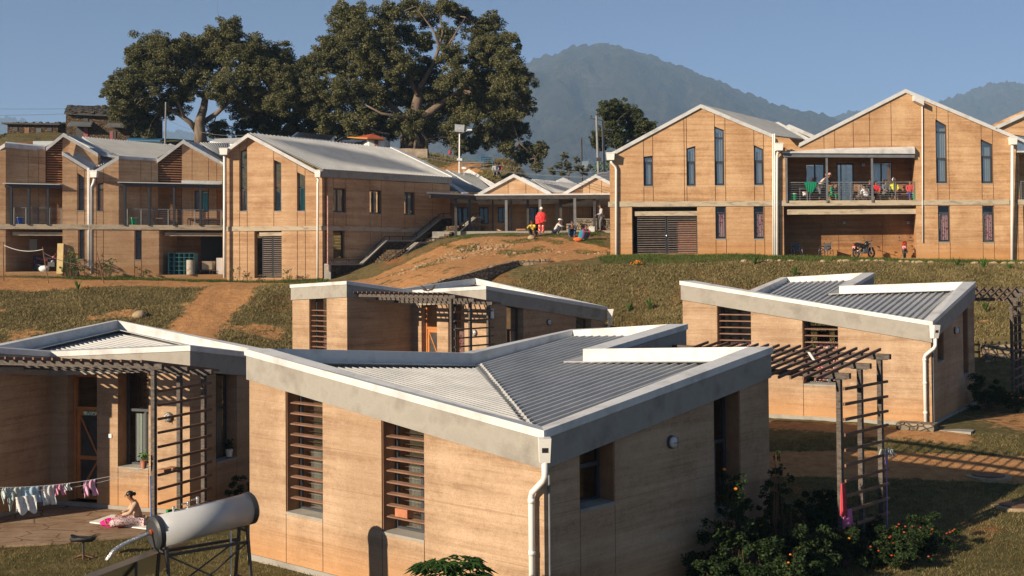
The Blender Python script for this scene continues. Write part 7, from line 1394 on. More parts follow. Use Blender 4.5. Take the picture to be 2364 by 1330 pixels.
    if shawl is not None:
        col, lo, sp, asym = shawl; m = MB(); n = 26; rows = []
        zs_ = np.linspace(P_['neck'][2]-.03, lo, 9)
        for i, z in enumerate(zs_):
            u = i/8; rx = .09+(.24+sp*u)*min(1, u*3.2)**.6; ry = .08+(.17+sp*.5*u)*min(1, u*3.2)**.6; cy = chs[1]/S*(1-u)+pe[1]/S*u if pose != 'stand' else .02
            rows.append([((rx+.025*math.sin(5*a+i*.7)*u+asym*max(0, math.cos(a))*u*.5)*math.cos(a)*S, (cy+(ry+.02*math.sin(7*a+i)*u)*math.sin(a))*S, (z-asym*.25*max(0, math.cos(a))*u*0-(.10*u*math.sin(a*1.0+1.2)))*S) for a in np.linspace(0, 2*math.pi, n+1)[:-1]])
        for r_ in rows: m.v += [tuple(q) for q in r_]
        for i in range(8):
            for j in range(n): m.f.append((i*n+j, i*n+(j+1) % n, (i+1)*n+(j+1) % n, (i+1)*n+j)); m.m.append(0)
        o = m.build('shawl', col, t, True, True); so = o.modifiers.new('thickness', 'SOLIDIFY'); so.thickness = .015
    return t
M['lip'] = mat('lips', (.22, .06, .05), .5)
C_ = {}
def col(n, c):
    if n not in C_: C_[n] = cloth(n, c)
    return C_[n]
def pat(n, a, b, sc=14):
    if n not in C_: C_[n] = curtain_mat(n, a, b, sc)
    return C_[n]
def gz(px, py, Y): q = at(px, py, Y); return (q[0], q[1], tz(q[0], q[1]))
FRONT = math.pi    # facing the camera
person('person standing in a red shawl and red skirt with a white headscarf', gz(1250, 543, 76.4), FRONT+.1, 'stand', pat('red_print', (.62, .015, .02), (.75, .25, .2), 16), pat('red_white_print', (.60, .03, .03), (.75, .6, .45), 14), 'wrap', .98, True, shawl=(pat('red_shawl', (.70, .012, .02), (.80, .16, .12), 18), .78, -.03, .16), headcol=col('white_scarf', (.72, .70, .62)))
person('person squatting in a yellow vest with mauve sleeves left of the red shawl', gz(1231, 551, 75.4), FRONT-.5, 'squat', col('yellow_vest', (.62, .50, .04)), col('dark_trousers', (.05, .04, .04)), 'hair', 1.02)
person('person in a white cap and grey checked shirt squatting with back to the right', gz(1286, 545, 76), FRONT+1.5, 'squat', col('grey_check', (.50, .48, .46)), col('navy_trousers', (.025, .03, .05)), 'cap', 1.0, headcol=col('white_cap', (.78, .77, .74)))
person('person squatting with hands at the face, dark jacket and blue jeans', gz(1320, 553, 74.8), FRONT+.15, 'squat', col('dark_jacket', (.045, .05, .055)), col('blue_jeans', (.04, .09, .19)), 'hair', 1.02)
person('person crouching low under a teal and magenta shawl', gz(1349, 561, 73.6), FRONT+.7, 'squat', col('maroon', (.25, .02, .06)), col('purple', (.12, .03, .16)), 'hair', .98, True, shawl=(col('teal_shawl', (.01, .20, .28)), .10, .0, 0))
m = MB(); q = gz(1334, 560, 73.4); m.ball((q[0], q[1], q[2]+.09), (.26, .16, .13), 10, 6, jit=.12); tag(m.build('cloth_bundle', col('orange_cloth', (.80, .13, .03))), 'orange red cloth lying beside the person in the teal shawl', 'cloth')
wz = gz(1389, 531, 78.2); person('man walking left in a pale shirt and grey trousers behind the end column', (wz[0], wz[1], at(1389, 533.5, 78.2)[2]), math.pi/2+.1, 'walk', col('pale_shirt', (.42, .42, .45)), col('grey_trousers', (.13, .13, .13)), 'hair', 1.0)
q = at(1144, 409, 92.4); person('person in grey on the village mound, left of the seated pair', (q[0], q[1], max(q[2]-.15, tz(q[0], q[1])-.2)), FRONT, 'sit', col('grey_top', (.34, .36, .38)), col('grey_trousers', (.13, .13, .13)), 'hair', 1.0)
q = at(1152, 409, 92.6); person('person in a red top on the village mound, right of the seated pair', (q[0], q[1], max(q[2]-.15, tz(q[0], q[1])-.2)), FRONT, 'sit', col('red_top', (.50, .07, .07)), col('grey_trousers', (.13, .13, .13)), 'hair', 1.0)
# woman on the mat
q = atz(322, 1211, -6.1); wv = person('seated woman with tied hair in a tan top on the white mat, facing left', (q[0], q[1], -6.10), math.pi/2+.35, 'floor', col('tan_top', (.50, .34, .24)), pat('zigzag_skirt', (.55, .42, .42), (.10, .03, .05), 26), 'bun', .92, True)
t = thing('colourful_cloths', 'heap of magenta and orange cloth on the mat before the seated woman', 'cloth', (q[0]-.5, q[1], -6.1))
for nm, c, off, r in (('magenta_cloth', (.75, .01, .25), (-.66, -.10, .07), .19), ('orange_cloth', (.80, .28, .02), (-.42, -.16, .07), .15), ('printed_cloth', (.5, .2, .25), (-.40, .10, .12), .17)):
    m = MB(); m.ball((q[0]+off[0], q[1]+off[1], -6.1+off[2]), (r*1.25, r*.9, r*.55), 14, 9, jit=.16); m.build(nm, col(nm, c), t, False)
# balcony people
def bal(px, d, z=0): x, y, _ = FR.P(FR.s(px, d), d, 0); return (x, y, zR_band+z)
person('man in a dark suit and pink patterned cap bending over the balcony table', bal(1892, .75), math.pi*1.5-.5, 'bend', col('charcoal', (.05, .055, .06)), col('charcoal', (.05, .055, .06)), 'topi', 1.0, headcol=col('pink_cap', (.55, .28, .28)))
person('person in a pale shirt and pink cap partly behind the man in the dark suit', bal(1879, 1.25), math.pi*1.5-.3, 'bend', col('beige_shirt', (.50, .42, .38)), col('grey_trousers', (.13, .13, .13)), 'topi', 1.0, headcol=col('rust_cap', (.40, .14, .10)))
person('child in a bright green jacket sitting at the balcony rail', bal(1915, .5, .0), FRONT+.8, 'sit', col('bright_green', (.01, .36, .20)), col('green_trousers', (.02, .26, .10)), 'hair', .78)
for px, d, a, c1, c2, hd_, hc, lb, s_ in ((1990, 1.45, .5, (.03, .03, .04), (.04, .04, .05), 'hair', None, 'dark haired person in black at the left end of the balcony bench', 1.0), (2004, 1.55, .1, (.72, .02, .03), (.05, .05, .06), 'hair', None, 'person in a bright red top on the balcony bench', .95), (2029, 1.35, .35, (.14, .16, .18), (.12, .14, .12), 'hair', None, 'person in a blue grey jacket with an olive bag on the balcony bench', 1.0), (2047, 1.45, -.1, (.60, .62, .05), (.06, .04, .03), 'wrap', (.80, .78, .74), 'person with a white head wrap and yellow scarf on the balcony bench', 1.04), (2084, 1.45, .0, (.50, .05, .05), (.05, .08, .32), 'long', None, 'person in red and blue at the right end of the balcony bench', .95)):
    person(lb, bal(px, d), FRONT+a, 'sit', col('c%d' % px, c1), col('d%d' % px, c2), hd_, s_, headcol=None if hc is None else col('h%d' % px, hc))
person('person in a blue and white checked shirt sitting low with back to the rail', bal(1997, .45), .4, 'floor', pat('blue_check', (.62, .64, .66), (.10, .15, .30), 16), col('dark_trousers', (.05, .04, .04)), 'hair', 1.15)
m = MB()
for k, d in ((0, 1.05), (1, 1.3)): pass
# balcony furniture
def bx(nm, label, cat, px0, px1, d0, d1, z0, z1, m_, legs=True, group=None, legm='wooddark'):
    a, b = FR.s(px0, d0), FR.s(px1, d0); t = thing(nm, label, cat, FR.P(a, d0, zR_band+z0), group=group); m = MB(); m.hexa([FR.P(a, d0, zR_band+z1-.04), FR.P(b, d0, zR_band+z1-.04), FR.P(b, d1, zR_band+z1-.04), FR.P(a, d1, zR_band+z1-.04), FR.P(a, d0, zR_band+z1), FR.P(b, d0, zR_band+z1), FR.P(b, d1, zR_band+z1), FR.P(a, d1, zR_band+z1)]); m.build('top', M[m_], t)
    for s in (a+.05, b-.05):
        for d in (d0+.04, d1-.04): m = MB(); m.bar(FR.P(s, d, zR_band+z0), FR.P(s, d, zR_band+z1-.04), .04, .04); m.build('leg', M[legm], t)
    return t
bx('bench', 'long wooden bench on the right balcony under the seated people', 'bench', 1978, 2112, 1.2, 1.6, .0, .45, 'wood'); bx('table', 'pale metal side table on the right balcony beside the green cloth', 'table', 1841, 1868, .35, .8, 0, .75, 'alu', legm='steelgrey')
def drape2(label, px0, px1, zt_, drop, d, c):
    m = MB(); a, b = FR.s(px0), FR.s(px1); n = 14
    for i in range(n):
        u0, u1 = i/n, (i+1)/n; k = lambda u: drop*(.55+.45*math.sin(u*3.1)); w_ = lambda u: .03*math.sin(u*30)
        m.hexa([FR.P(a+(b-a)*(.15+.7*u0), d+w_(u0), zt_-k(u0)), FR.P(a+(b-a)*(.15+.7*u1), d+w_(u1), zt_-k(u1)), FR.P(a+(b-a)*(.15+.7*u1), d+w_(u1)+.015, zt_-k(u1)), FR.P(a+(b-a)*(.15+.7*u0), d+w_(u0)+.015, zt_-k(u0)), FR.P(a+(b-a)*u0, d, zt_+.02), FR.P(a+(b-a)*u1, d, zt_+.02), FR.P(a+(b-a)*u1, d+.02, zt_+.02), FR.P(a+(b-a)*u0, d+.02, zt_+.02)])
    tag(m.build('green_cloth', col('deep_green', (.0, .20, .10))), label, 'cloth')
drape2('dark green cloth hanging over the rail of the right balcony', 1857, 1887, zrR, .62, -.01, 0)
def bucket(label, p, r, h, c, rim='white', nm='bucket'):
    t = thing(nm, label, 'bucket', p); m = MB(); p = np.array(p, float); m.tube([p, p+(0, 0, h)], [r*.8, r], 16); m.build('body', c, t, False); m = MB(); m.ring(p+(0, 0, h), (0, 0, 1), r, r*.09, 18, 6); m.build('rim', M[rim], t, True)
q = bal(1828, .35); bucket('green bucket at the left end of the right balcony', q, .2, .42, M['green']); q = bal(2109, .35); bucket('green bucket at the right end of the right balcony', q, .14, .42, M['green'])
q = bal(1853, .45, .32); bucket('small white tub on the shelf of the balcony side table', q, .13, .2, M['white'])
t = thing('walking_frame', 'folded metal walking frame leaning on the balcony bench', 'walking frame', bal(1976, .9)); m = MB()
for px in (1972, 1980):
    for d in (.8, 1.0): s = FR.s(px, d); m.tube([FR.P(s, d, zR_band), FR.P(s+.03, d, zR_band+.95)], .018, 7)
m.tube([FR.P(FR.s(1972, .8), .8, zR_band+.95), FR.P(FR.s(1980, .8)+.05, .8, zR_band+.95)], .02, 7); m.tube([FR.P(FR.s(1972, .8), .8, zR_band+.5), FR.P(FR.s(1980, .8)+.05, .8, zR_band+.5)], .015, 7); m.build('frame', M['alu'], t)
# left balconies
def balL(px, d, z=0): x, y, _ = FL.P(FL.s(px, d), d, 0); return (x, y, zLb+z)
bucket('green bucket behind the rail of the long left balcony', balL(303, .3), .2, .42, M['green']); bucket('blue bucket behind the rail at the far left balcony', balL(39, .3), .2, .40, M['blue'])
for px0, px1, lb in ((322, 366, 'short pale wooden bench on the long left balcony'), (415, 500, 'long dark wooden bench before the lit balcony wall')):
    a, b = FL.s(px0, .8), FL.s(px1, .8); t = thing('bench', lb, 'bench', FL.P(a, .8, zLb)); m = MB(); m.bar(FL.P(a, .8, zLb+.43), FL.P(b, .8, zLb+.43), .3, .05); m.build('seat', M['wood' if px0 < 400 else 'wooddark'], t)
    for s in (a+.08, b-.08):
        for d in (.68, .92): m = MB(); m.bar(FL.P(s, d, zLb), FL.P(s, d, zLb+.41), .04, .04); m.build('leg', M['wood' if px0 < 400 else 'wooddark'], t)
# ================================================================== VEHICLES
def motorcycle(label, p, az, c, plate=True):
    t = thing('motorcycle', label, 'motorcycle', p, az, 'motorcycles parked under the buildings')
    for y, nm in ((-.64, 'wheel'), (.66, 'wheel')):
        m = MB(); m.ring((0, y, .30), (1, 0, 0), .25, .052, 28, 8); w_ = m.build(nm, M['black'], t, True, True); m = MB(); m.ring((0, y, .30), (1, 0, 0), .20, .014, 24, 5); m.tube([(-.06, y, .30), (.06, y, .30)], .045, 10)
        for k in range(6): a = k*1.047; m.bar((0, y, .30), (0, y+.2*math.cos(a), .30+.2*math.sin(a)), .02, .03)
        m.build('rim', M['steelgrey'], w_, False, True)
    m = MB(); m.tube([(0, .12, .78), (0, .30, .86), (0, .42, .80)], [.10, .145, .07], 12); m.build('tank', c, t, True, True)
    m = MB(); m.hexa([(-.09, -.52, .76), (.09, -.52, .76), (.13, .10, .70), (-.13, .10, .70), (-.07, -.62, .92), (.07, -.62, .92), (.12, .12, .80), (-.12, .12, .80)]); m.build('seat', M['black'], t, False, True)
    m = MB(); m.hexa([(-.08, -.72, .72), (.08, -.72, .72), (.11, -.1, .58), (-.11, -.1, .58), (-.06, -.80, .88), (.06, -.80, .88), (.12, -.1, .72), (-.12, -.1, .72)]); m.build('tail', c, t, False, True)
    m = MB(); m.box(-.12, .12, -.10, .28, .28, .55); m.tube([(0, .1, .4), (0, .2, .68)], [.13, .09], 10); m.build('engine', M['steelgrey'], t, False, True)
    m = MB(); m.bar((0, .40, .80), (0, -.25, .45), .06, .07); m.bar((0, .42, .78), (0, .2, .3), .05, .05); m.bar((.09, -.2, .4), (.09, -.64, .3), .03, .05); m.bar((-.09, -.2, .4), (-.09, -.64, .3), .03, .05); m.bar((.1, -.45, .72), (.1, -.62, .36), .04, .04); m.bar((-.1, -.45, .72), (-.1, -.62, .36), .04, .04); m.build('frame', M['steel'], t, False, True)
    m = MB()
    for x in (-.075, .075): m.tube([(x, .66, .30), (x, .47, .92)], .022, 8)
    m.build('fork', M['alu'], t, False, True); m = MB(); m.tube([(-.34, .34, 1.03), (-.18, .44, 1.0), (.18, .44, 1.0), (.34, .34, 1.03)], .017, 8); m.build('handlebar', M['steel'], t, False, True)
    for x in (-1, 1): m = MB(); m.tube([(x*.24, .40, 1.02), (x*.30, .40, 1.18)], .008, 5); m.ball((x*.31, .40, 1.22), (.065, .015, .04), 10, 6); m.build('mirror', M['steel'], t, True, True)
    m = MB(); m.tube([(0, .52, .90), (0, .60, .90)], [.09, .07], 12); m.build('headlight', M['alu'], t, False, True); m = MB(); m.tube([(.12, .05, .30), (.16, -.35, .32), (.17, -.72, .42)], [.03, .05, .055], 10); m.build('exhaust', M['chrome'], t, True, True)
    m = MB(); m.box(-.05, .05, -.82, -.80, .76, .82); m.build('tail_light', M['redlens'], t, False, True); m = MB(); m.box(-.09, .09, -.835, -.825, .55, .70); m.build('number_plate', M['plate'], t, False, True)
    m = MB(); m.tube([(0, .45, .52), (0, .56, .60), (0, .68, .63), (0, .82, .58)], .055, 8); m.tube([(0, -.62, .62), (0, -.82, .58), (0, -.92, .48)], .05, 8); m.build('mudguard', c, t, True, True); m = MB(); m.bar((-.08, 0, .3), (-.24, -.05, .02), .02, .02); m.build('kickstand', M['steel'], t, False, True)
    return t
M['redlens'] = mat('red_lens', (.5, .01, .01), .2); M['plate'] = mat('pink_white_plate', (.65, .30, .32), .5)
def fl(px, py, d): s, z = FR.hit(px, py, d); return (*FR.P(s, d, 0)[:2], zf2)
motorcycle('black motorcycle parked in the sunlit recess under the balcony, seen from behind', fl(1985, 592, .75), -1.0, mat('black_bike_paint', (.02, .02, .025), .25))
motorcycle('red and orange motorcycle parked facing the wall near the recess edge', fl(2079, 594, .8), -.35, mat('orange_bike_paint', (.45, .05, .01), .25))
q = fl(2104, 594, 1.1); motorcycle('motorcycle mostly hidden at the right end of the recess', (q[0]+.15, q[1]+.3, q[2]), -.1, mat('grey_bike_paint', (.12, .13, .15), .3))
s_, z_ = FL.hit(98, 622, .6); motorcycle('motorcycle in the shaded left recess behind the rope fence', (*FL.P(s_, .7, 0)[:2], FL.hit(80, 627)[1]), -1.3, mat('maroon_bike_paint', (.16, .02, .03), .25))
def wheelchair(label, p, az):
    t = thing('wheelchair', label, 'wheelchair', p, az, 'wheelchairs parked under the balcony')
    for x in (-.29, .29):
        m = MB(); m.ring((x, -.1, .30), (1, 0, 0), .285, .017, 26, 6); w_ = m.build('wheel', M['black'], t, True, True); m = MB(); m.ring((x+.03*np.sign(x), -.1, .30), (1, 0, 0), .25, .008, 24, 5); m.tube([(x-.02, -.1, .3), (x+.02, -.1, .3)], .03, 8)
        for k in range(10): a = k*.628; m.bar((x, -.1, .3), (x, -.1+.275*math.cos(a), .3+.275*math.sin(a)), .005, .005)
        m.build('rim', M['chrome'], w_, False, True); m = MB(); m.ring((x*.85, .34, .09), (1, 0, 0), .075, .017, 16, 6); m.build('caster', M['black'], t, True, True)
        m = MB(); m.tube([(x*.83, -.22, .95), (x*.83, -.24, .5), (x*.83, -.2, .25)], .013, 7); m.tube([(x*.83, -.33, .93), (x*.83, -.22, .95)], .016, 7); m.tube([(x*.83, -.22, .70), (x*.83, .18, .70), (x*.83, .24, .5), (x*.83, .34, .16), (x*.83, .48, .12)], .012, 7); m.tube([(x*.83, -.22, .5), (x*.83, .24, .5)], .012, 7); m.build('frame', M['chrome'], t, True, True)
        m = MB(); m.box(min(x*.5, x*.83), max(x*.5, x*.83), .38, .52, .10, .115); m.build('footrest', M['frame'], t, False, True); m = MB(); m.box(x*.83-.03, x*.83+.03, -.18, .12, .705, .735); m.build('armrest', M['black'], t, False, True)
    m = MB(); m.box(-.23, .23, -.2, .22, .48, .52); m.build('seat', M['black'], t, False, True); m = MB(); m.hexa([(-.23, -.22, .52), (.23, -.22, .52), (.23, -.20, .52), (-.23, -.20, .52), (-.23, -.26, .90), (.23, -.26, .90), (.23, -.235, .90), (-.23, -.235, .90)]); m.build('backrest', M['frame'], t, False, True); return t
wheelchair('wheelchair facing out in the dark left corner of the recess', fl(1829, 592, .9), FRONT+.1); wheelchair('wheelchair turned sideways at the edge of the shadow in the recess', fl(1893, 593, 1.0), FRONT-.9)
# ---- ground-floor recess contents at left: pigeonhole cabinet, drum, trolley, white cupboard
def fL(px, py, d): s, z = FL.hit(px, py, d); return s
zg_ = FL.hit(440, 634)[1]; P = FL.P; s0, s1 = fL(380, 600, .5), fL(440, 600, .5); t = thing('pigeonhole_cabinet', 'teal steel pigeonhole cabinet in the right ground floor recess', 'cabinet', P(s0, .5, zg_)); h = 1.32; m = MB()
m.hexa([P(s0, .3, zg_), P(s0+.03, .3, zg_), P(s0+.03, .9, zg_), P(s0, .9, zg_), P(s0, .3, zg_+h), P(s0+.03, .3, zg_+h), P(s0+.03, .9, zg_+h), P(s0, .9, zg_+h)]); W_ = 1.55; m.hexa([P(s0, .85, zg_), P(s0+W_, .85, zg_), P(s0+W_, .9, zg_), P(s0, .9, zg_), P(s0, .85, zg_+h), P(s0+W_, .85, zg_+h), P(s0+W_, .9, zg_+h), P(s0, .9, zg_+h)])
for i in range(1, 6): m.hexa([P(s0+.03+(W_-.03)*i/5-.01, .32, zg_), P(s0+.03+(W_-.03)*i/5+.01, .32, zg_), P(s0+.03+(W_-.03)*i/5+.01, .85, zg_), P(s0+.03+(W_-.03)*i/5-.01, .85, zg_), P(s0+.03+(W_-.03)*i/5-.01, .32, zg_+h), P(s0+.03+(W_-.03)*i/5+.01, .32, zg_+h), P(s0+.03+(W_-.03)*i/5+.01, .85, zg_+h), P(s0+.03+(W_-.03)*i/5-.01, .85, zg_+h)])
for i in range(6): z = zg_+h*i/5; m.hexa([P(s0+.03, .31, z-.012), P(s0+W_, .31, z-.012), P(s0+W_, .85, z-.012), P(s0+.03, .85, z-.012), P(s0+.03, .31, z+.012), P(s0+W_, .31, z+.012), P(s0+W_, .85, z+.012), P(s0+.03, .85, z+.012)])
m.build('body', mat('teal_enamel', (.10, .26, .27), .45), t)
def drum(label, px, d, r, h, m_): s = fL(px, 600, d); c = np.array(P(s, d, zg_)); t = thing('drum', label, 'drum', c); m = MB(); m.tube([c, c+(0, 0, h*.33), c+(0, 0, h*.35), c+(0, 0, h*.66), c+(0, 0, h*.68), c+(0, 0, h)], [r, r, r*1.03, r, r*1.03, r], 18); m.build('body', m_, t); m = MB(); m.ring(c+(0, 0, h), (0, 0, 1), r, .015, 18, 5); m.build('rim', M['steelgrey'], t)
drum('rusty pale oil drum in front of the pigeonhole cabinet', 437, .15, .26, .90, noisy('rusty_drum', (.20, .11, .06), (.36, .31, .24), 3, .6, c3=(.22, .24, .25)))
s0 = fL(461, 600, .3); t = thing('trolley', 'cream box on a wooden trolley in the right ground floor recess', 'trolley', P(s0, .3, zg_)); m = MB(); m.hexa([P(s0, .2, zg_+.30), P(s0+.62, .2, zg_+.30), P(s0+.62, .7, zg_+.30), P(s0, .7, zg_+.30), P(s0, .2, zg_+.82), P(s0+.62, .2, zg_+.82), P(s0+.62, .7, zg_+.82), P(s0, .7, zg_+.82)]); m.build('box', noisy('cream_box', (.36, .25, .16), (.52, .42, .3), 3, .8), t)
m = MB(); m.bar(P(s0-.3, .45, zg_+.24), P(s0+.7, .45, zg_+.24), .5, .06); m.build('bed', M['wooddark'], t)
for s in (s0+.05, s0+.58): m = MB(); m.ring(P(s, .18, zg_+.12), FL.nn.tolist()+[0], .10, .03, 16, 6); m.build('wheel', M['black'], t)
s0 = fL(494, 600, .25); m = MB(); m.hexa([P(s0, .25, zg_), P(s0+.9, .25, zg_), P(s0+.9, .75, zg_), P(s0, .75, zg_), P(s0, .25, zg_+1.02), P(s0+.9, .25, zg_+1.02), P(s0+.9, .75, zg_+1.02), P(s0, .75, zg_+1.02)]); tag(m.build('white_cupboard', M['white']), 'low white cupboard half hidden by the pipe in the ground floor recess', 'cupboard')
# left recess: chairs, sack, panel
s0 = FL.s(58, .9); zc_ = FL.hit(80, 627)[1]; t = thing('office_chair', 'dark swivel chair in the far left ground floor recess', 'chair', P(s0, .9, zc_)); m = MB(); m.hexa([P(s0-.22, .7, zc_+.44), P(s0+.22, .7, zc_+.44), P(s0+.22, 1.1, zc_+.44), P(s0-.22, 1.1, zc_+.44), P(s0-.22, .7, zc_+.5), P(s0+.22, .7, zc_+.5), P(s0+.22, 1.1, zc_+.5), P(s0-.22, 1.1, zc_+.5)]); m.build('seat', col('dull_red_seat', (.2, .04, .04)), t)
m = MB(); m.hexa([P(s0-.2, 1.08, zc_+.5), P(s0+.2, 1.08, zc_+.5), P(s0+.2, 1.13, zc_+.5), P(s0-.2, 1.13, zc_+.5), P(s0-.2, 1.14, zc_+.95), P(s0+.2, 1.14, zc_+.95), P(s0+.2, 1.19, zc_+.95), P(s0-.2, 1.19, zc_+.95)]); m.build('backrest', M['black'], t)
for k in range(4): a = k*1.57+.4; m = MB(); c = np.array(P(s0, .9, zc_)); m.bar(c+(0, 0, .42), c+(.25*math.cos(a), .25*math.sin(a), .02), .03, .03); m.build('leg', M['steel'], t)
m = MB(); c = np.array(P(FL.s(86, .6), .6, zc_)); m.ball(c+(0, 0, .16), (.36, .22, .2), 12, 8, jit=.06); tag(m.build('sack', M['white'], smooth=True), 'white sack lying beside the motorcycle in the shaded recess', 'sack')
m = MB(); a = at(131, 628, 71.3); m.hexa([(a[0], a[1]-.05, a[2]-.1), (a[0]+.36, a[1]-.05, a[2]-.1), (a[0]+.36, a[1]+.05, a[2]-.1), (a[0], a[1]+.05, a[2]-.1), (a[0], a[1]+.1, a[2]+1.68), (a[0]+.36, a[1]+.1, a[2]+1.68), (a[0]+.36, a[1]+.2, a[2]+1.68), (a[0], a[1]+.2, a[2]+1.68)]); tag(m.build('foam_panel', noisy('yellow_foam', (.42, .31, .14), (.52, .41, .20), 4, .9)), 'tall yellowish panel leaning at the corner of the left recess', 'panel')
# rope fence stakes
t = thing('rope_fence', 'thin leaning stakes with a sagging rope along the earth track at left', 'fence', gz(9, 650, 67)); tips_ = []
for (x0, y0, x1, y1, Y) in ((8.5, 645, 7.5, 559, 67.5), (113, 650, 98, 570, 67.8), (242, 658, 223, 580, 68)):
    a, b = at(x0, y0, Y), at(x1, y1, Y); a = np.array([a[0], a[1], tz(a[0], a[1])-.2]); m = MB(); m.tube([a, b], [.035, .025], 6); m.build('stake', M['wooddark'], t); tips_.append(b-(b-a)*.15)
m = MB()
for a, b in ((tips_[0]+(0, 0, .2), tips_[1]+(0, 0, .2)), (tips_[1], at(215, 612, 70.5))): m.tube([a+(b-a)*i/14-(0, 0, 1.6*(i/14)*(1-i/14)*.55) for i in range(15)], .018, 5)
m.build('rope', M['white'], t)
# ================================================================== VILLAGE ON THE HILL
M['bluesteel'] = mat('blue_painted_steel', (.04, .14, .22), .5); M['platform'] = noisy('old_platform_concrete', (.13, .10, .075), (.34, .28, .21), 1.4, .95, bmp=.5, bsc=8); M['curtaindull'] = noisy('dull_red_curtain', (.18, .05, .06), (.30, .10, .10), 9, .9)
M['concgrey'] = noisy('grey_concrete_pole', (.16, .16, .16), (.26, .26, .26), 2, .8)
def box3(m, c0, c1, c2, h, z, mt=0): m.prism([(*c0, z), (*c1, z), (*(np.array(c1)+np.array(c2)), z), (*(np.array(c0)+np.array(c2)), z)], [(*c0, z+h), (*c1, z+h), (*(np.array(c1)+np.array(c2)), z+h), (*(np.array(c0)+np.array(c2)), z+h)], mt)
M['slate'] = noisy('dark_slate', (.018, .017, .017), (.06, .055, .05), 4, .8, bmp=.8, bsc=7, stretch=(1, 1, 1))
def opening(par, nm, px0, px1, py0, py1, Y, mt, dep=.06): a, b = at(px0, py1, Y), at(px1, py0, Y); m = MB(); m.box(a[0], b[0], Y-dep, Y, a[2], b[2]); return m.build(nm, M[mt], par)
t = thing('stone_hut', 'low flat roofed stone hut at the far left of the village', 'house', at(75, 325, 108)); a, b = at(17, 324, 108), at(134, 286, 108); m = MB(); m.hexa([(a[0], 108, a[2]-2), (b[0], 108, a[2]-2), (b[0]+2.2, 112, a[2]-2), (a[0]+1, 112, a[2]-2), (a[0], 108, b[2]), (b[0], 108, b[2]-.15), (b[0]+2.2, 112, b[2]-.2), (a[0]+1, 112, b[2])]); m.build('wall', M['stonedark'], t)
m = MB(); m.hexa([(a[0]-.35, 107.6, b[2]-.02), (b[0]+.3, 107.6, b[2]-.15), (b[0]+2.6, 112.3, b[2]-.15), (a[0]+.6, 112.3, b[2]), (a[0]-.35, 107.6, b[2]+.12), (b[0]+.3, 107.6, b[2]), (b[0]+2.6, 112.3, b[2]), (a[0]+.6, 112.3, b[2]+.15)])
for i in range(40): x = random.uniform(a[0], b[0]+1); m.ball((x, random.uniform(107.8, 109), b[2]+.1), (.2, .2, .09), 5, 3, jit=.3)
m.build('roof', M['slate'], t)
for p0, p1, y0, y1, mt in ((31, 41, 294, 304, 'black'), (57, 68, 295, 316, 'wooddark'), (84, 96, 296, 320, 'frame'), (109, 120, 295, 304, 'black')): opening(t, 'door' if y1 > 310 else 'window', p0, p1, y0, y1, 108, mt)
t = thing('stone_house', 'taller dark stone village house with slate roof and tin awnings', 'house', at(230, 325, 104)); a, b = at(152, 326, 104), at(299, 262, 104); m = MB(); m.hexa([(a[0], 104, a[2]-2), (b[0], 104, a[2]-2), (b[0]+1.4, 109, a[2]-2), (a[0]+1, 109, a[2]-2), (a[0], 104, b[2]+.3), (b[0], 104, b[2]), (b[0]+1.4, 109, b[2]), (a[0]+1, 109, b[2]+.3)]); m.build('wall', M['stonedark'], t)
e0, e1 = at(148, 264, 103.5), at(303, 271, 103.5); r0_, r1_ = at(155, 247, 106.2), at(303, 251, 106.2); m = MB(); d3 = np.array([0, 0, .16]); m.prism([e0, e1, r1_, r0_], [e0+d3, e1+d3, r1_+d3, r0_+d3]); m.prism([r0_-(0, 0, .02), r1_-(0, 0, .02), e1+(.5, 5.6, 0), e0+(.5, 5.6, 0)], [r0_+d3, r1_+d3, e1+(.5, 5.6, 0)+d3, e0+(.5, 5.6, 0)+d3])
for i in range(90): u, v = random.random(), random.random(); q = (e0*(1-u)+e1*u)*(1-v)+(r0_*(1-u)+r1_*u)*v; m.ball(q+(0, 0, .17), (.28, .2, .05), 5, 3, jit=.35)
m.build('roof', M['slate'], t)
for (x0, y0, x1, y1) in ((155, 281, 216, 291), (242, 285, 292, 293)):
    k = [at(x0+8, y0, 104), at(x1, y0+.5, 104), at(x1-6, y1, 102.9), at(x0, y1-1, 102.9)]; m = MB(); ribbed_patch(m, k[0], k[1], k[2], k[3], 14, .05, .02); m.build('awning', M['sheet'], t)
for p0, p1, y0, y1, mt, nm in ((193, 204, 266, 280, 'black', 'window'), (250, 261, 270, 280, 'black', 'window'), (176, 193, 294, 325, 'black', 'door'), (253, 268, 302, 325, 'black', 'door')): opening(t, nm, p0, p1, y0, y1, 104, mt)
opening(t, 'curtain', 193, 203, 295, 322, 103.94, 'curtaindull', .03); opening(t, 'curtain', 254, 261, 303, 322, 103.94, 'curtaindull', .03)
m = MB(); k = [at(290, 325, 100), at(370, 327, 100), at(378, 322, 103), at(300, 321, 103)]; d3 = np.array([0, 0, .1]); m.prism(k, [p+d3 for p in k]); a = k[0]; m2 = MB(); m2.box(k[0][0]+.3, k[1][0]-.2, 100.4, 102.8, k[0][2]-2.2, k[0][2]-.01); t = thing('blue_roof_shed', 'low shed with a blue sheet roof left of the utility mast', 'shed', k[0]); m.build('roof', mat('blue_sheet', (.02, .13, .26), .5), t); m2.build('wall', M['white'], t)
m = MB(); k = at(76, 345, 92); m.box(k[0], at(124, 345, 92)[0], 92, 94, k[2]-1.5, at(76, 326, 92)[2]); tag(m.build('white_shed', noisy('pale_sheet_shed', (.30, .34, .37), (.40, .44, .47), 1, .7)), 'pale grey shed wall below the small stone hut', 'shed')
